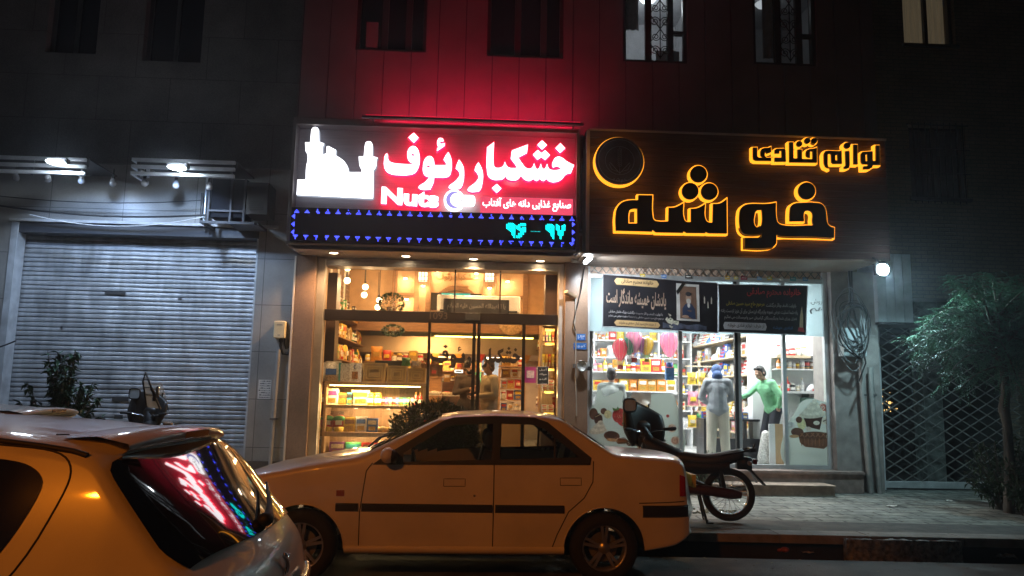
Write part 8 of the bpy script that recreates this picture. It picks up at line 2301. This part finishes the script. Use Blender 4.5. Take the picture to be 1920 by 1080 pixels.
def person(label, loc, rz, J, skin, top, trouser, hair, shoes=(.05, .045, .04), hood=None, beard=None, scarf=None, scale=1.0, long_sleeve=True, loose=1.0, belly=0):
    """faces -Y before turning; J holds the joints that differ from plain standing"""
    D = dict(hip=(0, 0, .92), waist=(0, 0, 1.06), chest=(0, 0, 1.30), neck=(0, -.01, 1.47), head=(0, -.03, 1.60), sl=(-.175, 0, 1.40), sr=(.175, 0, 1.40), el=(-.24, .02, 1.12), er=(.24, .02, 1.12), wl=(-.23, -.08, .88), wr=(.23, -.08, .88),
             kl=(-.1, -.02, .50), kr=(.1, -.02, .50), al=(-.1, .02, .09), ar=(.1, .02, .09), look=(0, -1, 0))
    D.update(J); V = {k: Vector(v) for k, v in D.items()}
    t = thing('person', label, 'person')
    b = MB()
    hl, hr = V['hip']+Vector((-.085, 0, 0)), V['hip']+Vector((.085, 0, 0))
    for h, k, a in ((hl, 'kl', 'al'), (hr, 'kr', 'ar')):
        b.caps(h, V[k], .085, .055); b.caps(V[k], V[a], .052, .035); b.caps(V[a]+Vector((0, .03, -.045)), V[a]+Vector((0, -.12, -.055)), .034, .028)
    b.caps(hl, hr, .095, .095); b.caps(V['hip'], V['waist'], .12, .11); b.caps(V['waist'], V['chest'], .115, .13)
    b.caps(V['sl'], V['sr'], .062, .062); b.caps(V['chest']+Vector((-.06, 0, 0)), V['chest']+Vector((.06, 0, 0)), .11, .11)
    b.caps(V['chest']+Vector((0, .01, .1)), V['neck'], .07, .052); b.caps(V['neck'], V['head'], .052, .055)
    for s_, e, w in (('sl', 'el', 'wl'), ('sr', 'er', 'wr')):
        b.caps(V[s_], V[e], .05, .04); b.caps(V[e], V[w], .038, .027)
        d = (V[w]-V[e]).normalized(); hand(b, V[w], d, Vector((1 if w == 'wl' else -1, -.6, 0)), .45)
    lk = V['look'].normalized(); hd = V['head']; q = Vector((0, -1, 0)).rotation_difference(lk)
    H = lambda x, y, z: hd+q @ Vector((x, y, z))
    b.M = Matrix.Translation(hd) @ q.to_matrix().to_4x4()
    b.ball((0, 0, .02), (.075, .095, .105)); b.ball((0, -.035, -.05), (.055, .06, .06)); b.caps((0, -.09, .015), (0, -.108, -.015), .012, .016); b.ball((-.076, .01, 0), (.014, .022, .032), 8, 6); b.ball((.076, .01, 0), (.014, .022, .032), 8, 6)
    b.caps((-.04, -.088, .03), (.04, -.088, .03), .012, .012); b.ball((0, -.088, -.048), (.024, .012, .009), 8, 5)
    b.M = None
    body = remesh(b, .0085, skin, 'body', t, 2)
    for s_ in (-1, 1):
        e = MB(); e.M = Matrix.Translation(hd) @ q.to_matrix().to_4x4(); e.ball((s_*.032, -.089, .012), (.011, .008, .007), 8, 5); e.M = None; e.build('eye', mat('eye_dark', (.02, .015, .012), .2, var=0), t)
    # hair
    if hair:
        b = MB(); b.M = Matrix.Translation(hd) @ q.to_matrix().to_4x4(); b.ball((0, .022, .05), (.081, .09, .094)); b.ball((0, .04, -.005), (.08, .07, .085)); b.caps((-.045, -.035, .105), (.05, -.03, .11), .03, .03); b.ball((-.07, .01, .0), (.016, .03, .045)); b.ball((.07, .01, .0), (.016, .03, .045)); b.M = None
        remesh(b, .008, hair, 'hair', t, 2)
    if beard:
        b = MB(); b.M = Matrix.Translation(hd) @ q.to_matrix().to_4x4(); b.ball((0, -.045, -.075), (.058, .058, .045)); b.caps((-.064, -.03, -.03), (-.03, -.075, -.075), .018, .02); b.caps((.064, -.03, -.03), (.03, -.075, -.075), .018, .02); b.caps((-.025, -.1, -.033), (.025, -.1, -.033), .009, .009); b.M = None
        remesh(b, .009, beard, 'beard', t, 2)
    # top
    b = MB(); L_ = loose
    b.caps(V['hip']+Vector((-.06, 0, .02)), V['hip']+Vector((.06, 0, .02)), .125*L_, .125*L_); b.caps(V['hip']+Vector((0, 0, .04)), V['waist'], .15*L_, .14*L_); b.caps(V['waist']+Vector((0, -belly, 0)), V['chest'], .145*L_, .15*L_)
    b.caps(V['chest']+Vector((-.08, 0, 0)), V['chest']+Vector((.08, 0, 0)), .125*L_, .125*L_); b.caps(V['sl'], V['sr'], .075, .075); b.caps(V['chest']+Vector((0, 0, .08)), V['neck']+Vector((0, .01, -.035)), .1, .066)
    for s_, e, w in (('sl', 'el', 'wl'), ('sr', 'er', 'wr')):
        b.caps(V[s_], V[e], .068*L_, .055*L_)
        if long_sleeve: b.caps(V[e], V[e].lerp(V[w], .9), .055*L_, .044*L_)
    if hood: b.caps(V['neck']+Vector((-.05, .085, -.05)), V['neck']+Vector((.05, .085, -.05)), .06, .06); b.caps(V['neck']+Vector((0, .09, -.06)), V['neck']+Vector((0, .1, -.15)), .07, .03)
    tp = remesh(b, .011, top, 'hoodie' if hood else 'shirt', t, 3)
    if scarf:
        b = MB(); b.M = Matrix.Translation(hd) @ q.to_matrix().to_4x4(); b.ball((0, .02, .03), (.095, .105, .115)); b.ball((0, .05, -.09), (.1, .09, .09)); b.M = None
        remesh(b, .011, scarf, 'headscarf', t, 3)
    b = MB()
    for h, k, a in ((hl, 'kl', 'al'), (hr, 'kr', 'ar')): b.caps(h, V[k], .105*L_, .08*L_); b.caps(V[k], V[a]+Vector((0, 0, .0)), .08*L_, .07*L_)
    b.caps(hl, hr, .112, .112); b.caps(V['hip'], V['hip']+Vector((0, 0, .08)), .125, .12)
    remesh(b, .012, trouser, 'trousers', t, 3)
    b = MB()
    for a in ('al', 'ar'): b.caps(V[a]+Vector((0, .04, -.045)), V[a]+Vector((0, -.14, -.055)), .045, .038)
    remesh(b, .01, mat('shoe_%d' % int(shoes[0]*100), shoes, .6), 'shoes', t, 2)
    t.location = loc; t.rotation_euler = (0, 0, rz); t.scale = (scale,)*3
    return t
hair_b = mat('hair_black', (.012, .01, .009), .5, var=.3, scale=60); hair_g = mat('hair_grey', (.14, .13, .12), .6, var=.4, scale=60)
# woman seen from behind
p = at(1346, 780, 13.35)
person('woman in grey hooded top, blue headscarf and cream trousers, seen from behind', (p.x, 13.35, FR), rad(170), dict(el=(-.26, -.06, 1.14), wl=(-.14, -.26, 1.06), er=(.27, -.05, 1.13), wr=(.15, -.26, 1.04), chest=(0, -.03, 1.3), neck=(0, -.05, 1.46), head=(0, -.09, 1.58), look=(0, -1, -.5), kl=(-.11, -.01, .5), kr=(.11, -.01, .5), al=(-.13, .02, .09), ar=(.13, .02, .09)),
       m_skin2, mat('hoodie_grey', (.36, .39, .42), .9, var=.3, scale=6, bump=1, bscale=11), mat('trousers_cream', (.62, .58, .48), .9, var=.15, bump=1, bscale=9, stretch=(1, 1, .4)), None, (.5, .48, .45), hood=True, scarf=mat('scarf_blue', (.06, .11, .25), .8, var=.2), loose=1.12, scale=.985)
# man in green shirt behind the counter, bending over it
p = at(1441, 770, 13.72)
person('man in bright green shirt reaching over the black sweets counter', (p.x, 13.72, FR), rad(-72), dict(hip=(0, .1, .92), waist=(0, .07, 1.06), chest=(0, -.03, 1.3), neck=(0, -.1, 1.46), head=(0, -.16, 1.58), sl=(-.17, -.05, 1.4), sr=(.17, -.05, 1.4), el=(-.2, -.28, 1.2), wl=(-.14, -.5, 1.14), er=(.32, .02, 1.18), wr=(.2, .06, .98), look=(0, -1, -.55)),
       m_skin, mat('shirt_green', (.2, .5, .27), .8, var=.22, scale=9, bump=1, bscale=12), mat('trousers_navy', (.02, .022, .03), .9), hair_b, scale=.99)
# bearded man indoors, facing the street
p = at(876, 740, 15.0)
person('bearded man in dark brown jumper with folded hands behind the door glass', (p.x, 15.0, .5), rad(25), dict(el=(-.26, -.03, 1.13), wl=(-.05, -.23, 1.2), er=(.26, -.03, 1.13), wr=(.03, -.24, 1.17), look=(.1, -1, -.1)),
       m_skin, mat('jumper_brown', (.05, .035, .027), .9, var=.15), mat('trousers_dark', (.03, .028, .026), .9), hair_b, beard=hair_b, scale=1.02)
# grey-haired man in a sand hoodie, side on
p = at(918, 745, 13.5)
person('grey haired man in sand coloured hoodie standing sideways in the shop doorway', (p.x, 13.5, .5), rad(-68), dict(el=(-.24, -.0, 1.12), wl=(-.13, -.24, 1.08), er=(.25, -.0, 1.12), wr=(.12, -.26, 1.1), look=(0, -1, -.08)),
       m_skin2, mat('hoodie_sand', (.33, .27, .17), .9, var=.15), mat('trousers_sand', (.36, .3, .2), .9), hair_g, hood=True, loose=1.08, belly=.02)
# cashier: dark head above the crates
p = at(697, 690, 15.2)
person('dark haired cashier mostly hidden behind the wooden crates', (p.x, 15.2, .5-.28), rad(150), {}, m_skin, mat('jumper_black', (.015, .015, .017), .9), mat('trousers_dark'), hair_b)
# shopper behind the frosted film
p = at(1146, 750, 13.6)
person('dark haired shopper whose body is hidden by the frosted film', (p.x, 13.6, FR-.13), rad(160), {}, m_skin, mat('shirt_grey', (.3, .33, .31), .9, bump=.5, bscale=14), mat('trousers_dark'), hair_b)

# ================================================================== the sodium street lamp whose light falls on the cars
SLX, SLY = -7.5, -11.0
t = thing('street_lamp', 'tall street lamp with an orange sodium head on the near side of the road', 'street lamp', (SLX, SLY, 0))
MB().tube([(SLX, SLY, 0), (SLX, SLY, 3), (SLX, SLY, 9.2), (SLX+.3, SLY+.5, 10.0), (SLX+.7, SLY+1.4, 10.2)], [.1, .08, .06, .05, .045], 12).build('post', mat('post_paint', (.2, .2, .2), .5, .4), t)
MB().ball((SLX+.8, SLY+1.7, 10.25), (.16, .36, .09)).build('lamp_head', mat('post_paint'), t)
MB().ball((SLX+.8, SLY+1.7, 10.18), (.12, .28, .08)).build('lamp_lens', glow('sodium', (1, .42, .05), 60), t)
spot('sodium_light', (SLX+.8, SLY+1.7, 10.0), (-1.35, 4.6, 0), (1, .235, .008), 2700, 28, .4, .15, t)
# litter on the road
a = atz(1472, 1036, 0); b = MB(); b.ball((a.x, a.y, .03), (.05, .04, .03), 9, 6); b.ball((a.x-.05, a.y+.02, .02), (.03, .03, .02), 8, 5); b.build('litter', mat('litter_red', (.35, .09, .07), .5, var=.5, scale=30), label='crumpled reddish wrapper lying in the gutter', cat='litter')
for i, (px, py, w, z, lab) in enumerate([(1515, 1035, .14, .012, 'flat white paper scrap at the road edge'), (1672, 948, .18, SW+.012, 'white paper scrap on the pavement near the gate'), (1780, 938, .12, SW+.012, 'small pale scrap on the dark pavement'), (1850, 940, .2, SW+.012, 'long pale strip of litter near the feathery tree'), (1888, 1042, .18, .03, 'crumpled pale bag at the right gutter')]):
    a = atz(px, py, z); b = MB(); n = 5; b.grid([[(a.x+(j/n-.5)*w, a.y+(k/3-.5)*.09, z+.006*math.sin(j*2+k)+(.02*math.sin(k*1.4+j) if i == 4 else 0)) for j in range(n+1)] for k in range(4)])
    b.build('paper_scrap', mat('scrap', (.55, .54, .5), .8), label=lab, cat='litter')
# fallen leaves and grit on the pavement and at the road edge
random.seed(77)
b = MB()
for i in range(420):
    x = random.uniform(1.6, 8.5)
    if i % 3: y = kerbY(x)+random.uniform(.02, 3.9); z = SW+.008
    else: y = kerbY(x)-.3-abs(random.gauss(0, .35)); z = .004
    if 11.75 < y and x < 5.9: continue
    a_ = random.uniform(0, 6.28); r_ = random.uniform(.012, .035)
    b.quad((x, y, z), (x+r_*math.cos(a_), y+r_*math.sin(a_), z+.004), (x+r_*1.6*math.cos(a_+.4), y+r_*1.6*math.sin(a_+.4), z), (x+r_*math.cos(a_+.9), y+r_*math.sin(a_+.9), z+.003))
b.build('fallen_leaves', mat('dry_leaf', (.16, .12, .06), .8, var=.6, scale=30), kind='stuff', origin=False)
# ================================================================== thin haze added for halos round the lamps, in place of lens glare
b = MB(); b.box(-30, 30, -25, 30, -1.4, 13)
hz = b.build('haze', bpy.data.materials.new('halo_haze'), kind='stuff', origin=False, fix=True)
hm = hz.data.materials[0]; hm.use_nodes = True
hm.node_tree.nodes.clear()
_v = hm.node_tree.nodes.new('ShaderNodeVolumePrincipled'); _o = hm.node_tree.nodes.new('ShaderNodeOutputMaterial')
_v.inputs['Color'].default_value = (.8, .85, .95, 1); _v.inputs['Density'].default_value = .0048; _v.inputs['Anisotropy'].default_value = .78
hm.node_tree.links.new(_v.outputs[0], _o.inputs['Volume'])
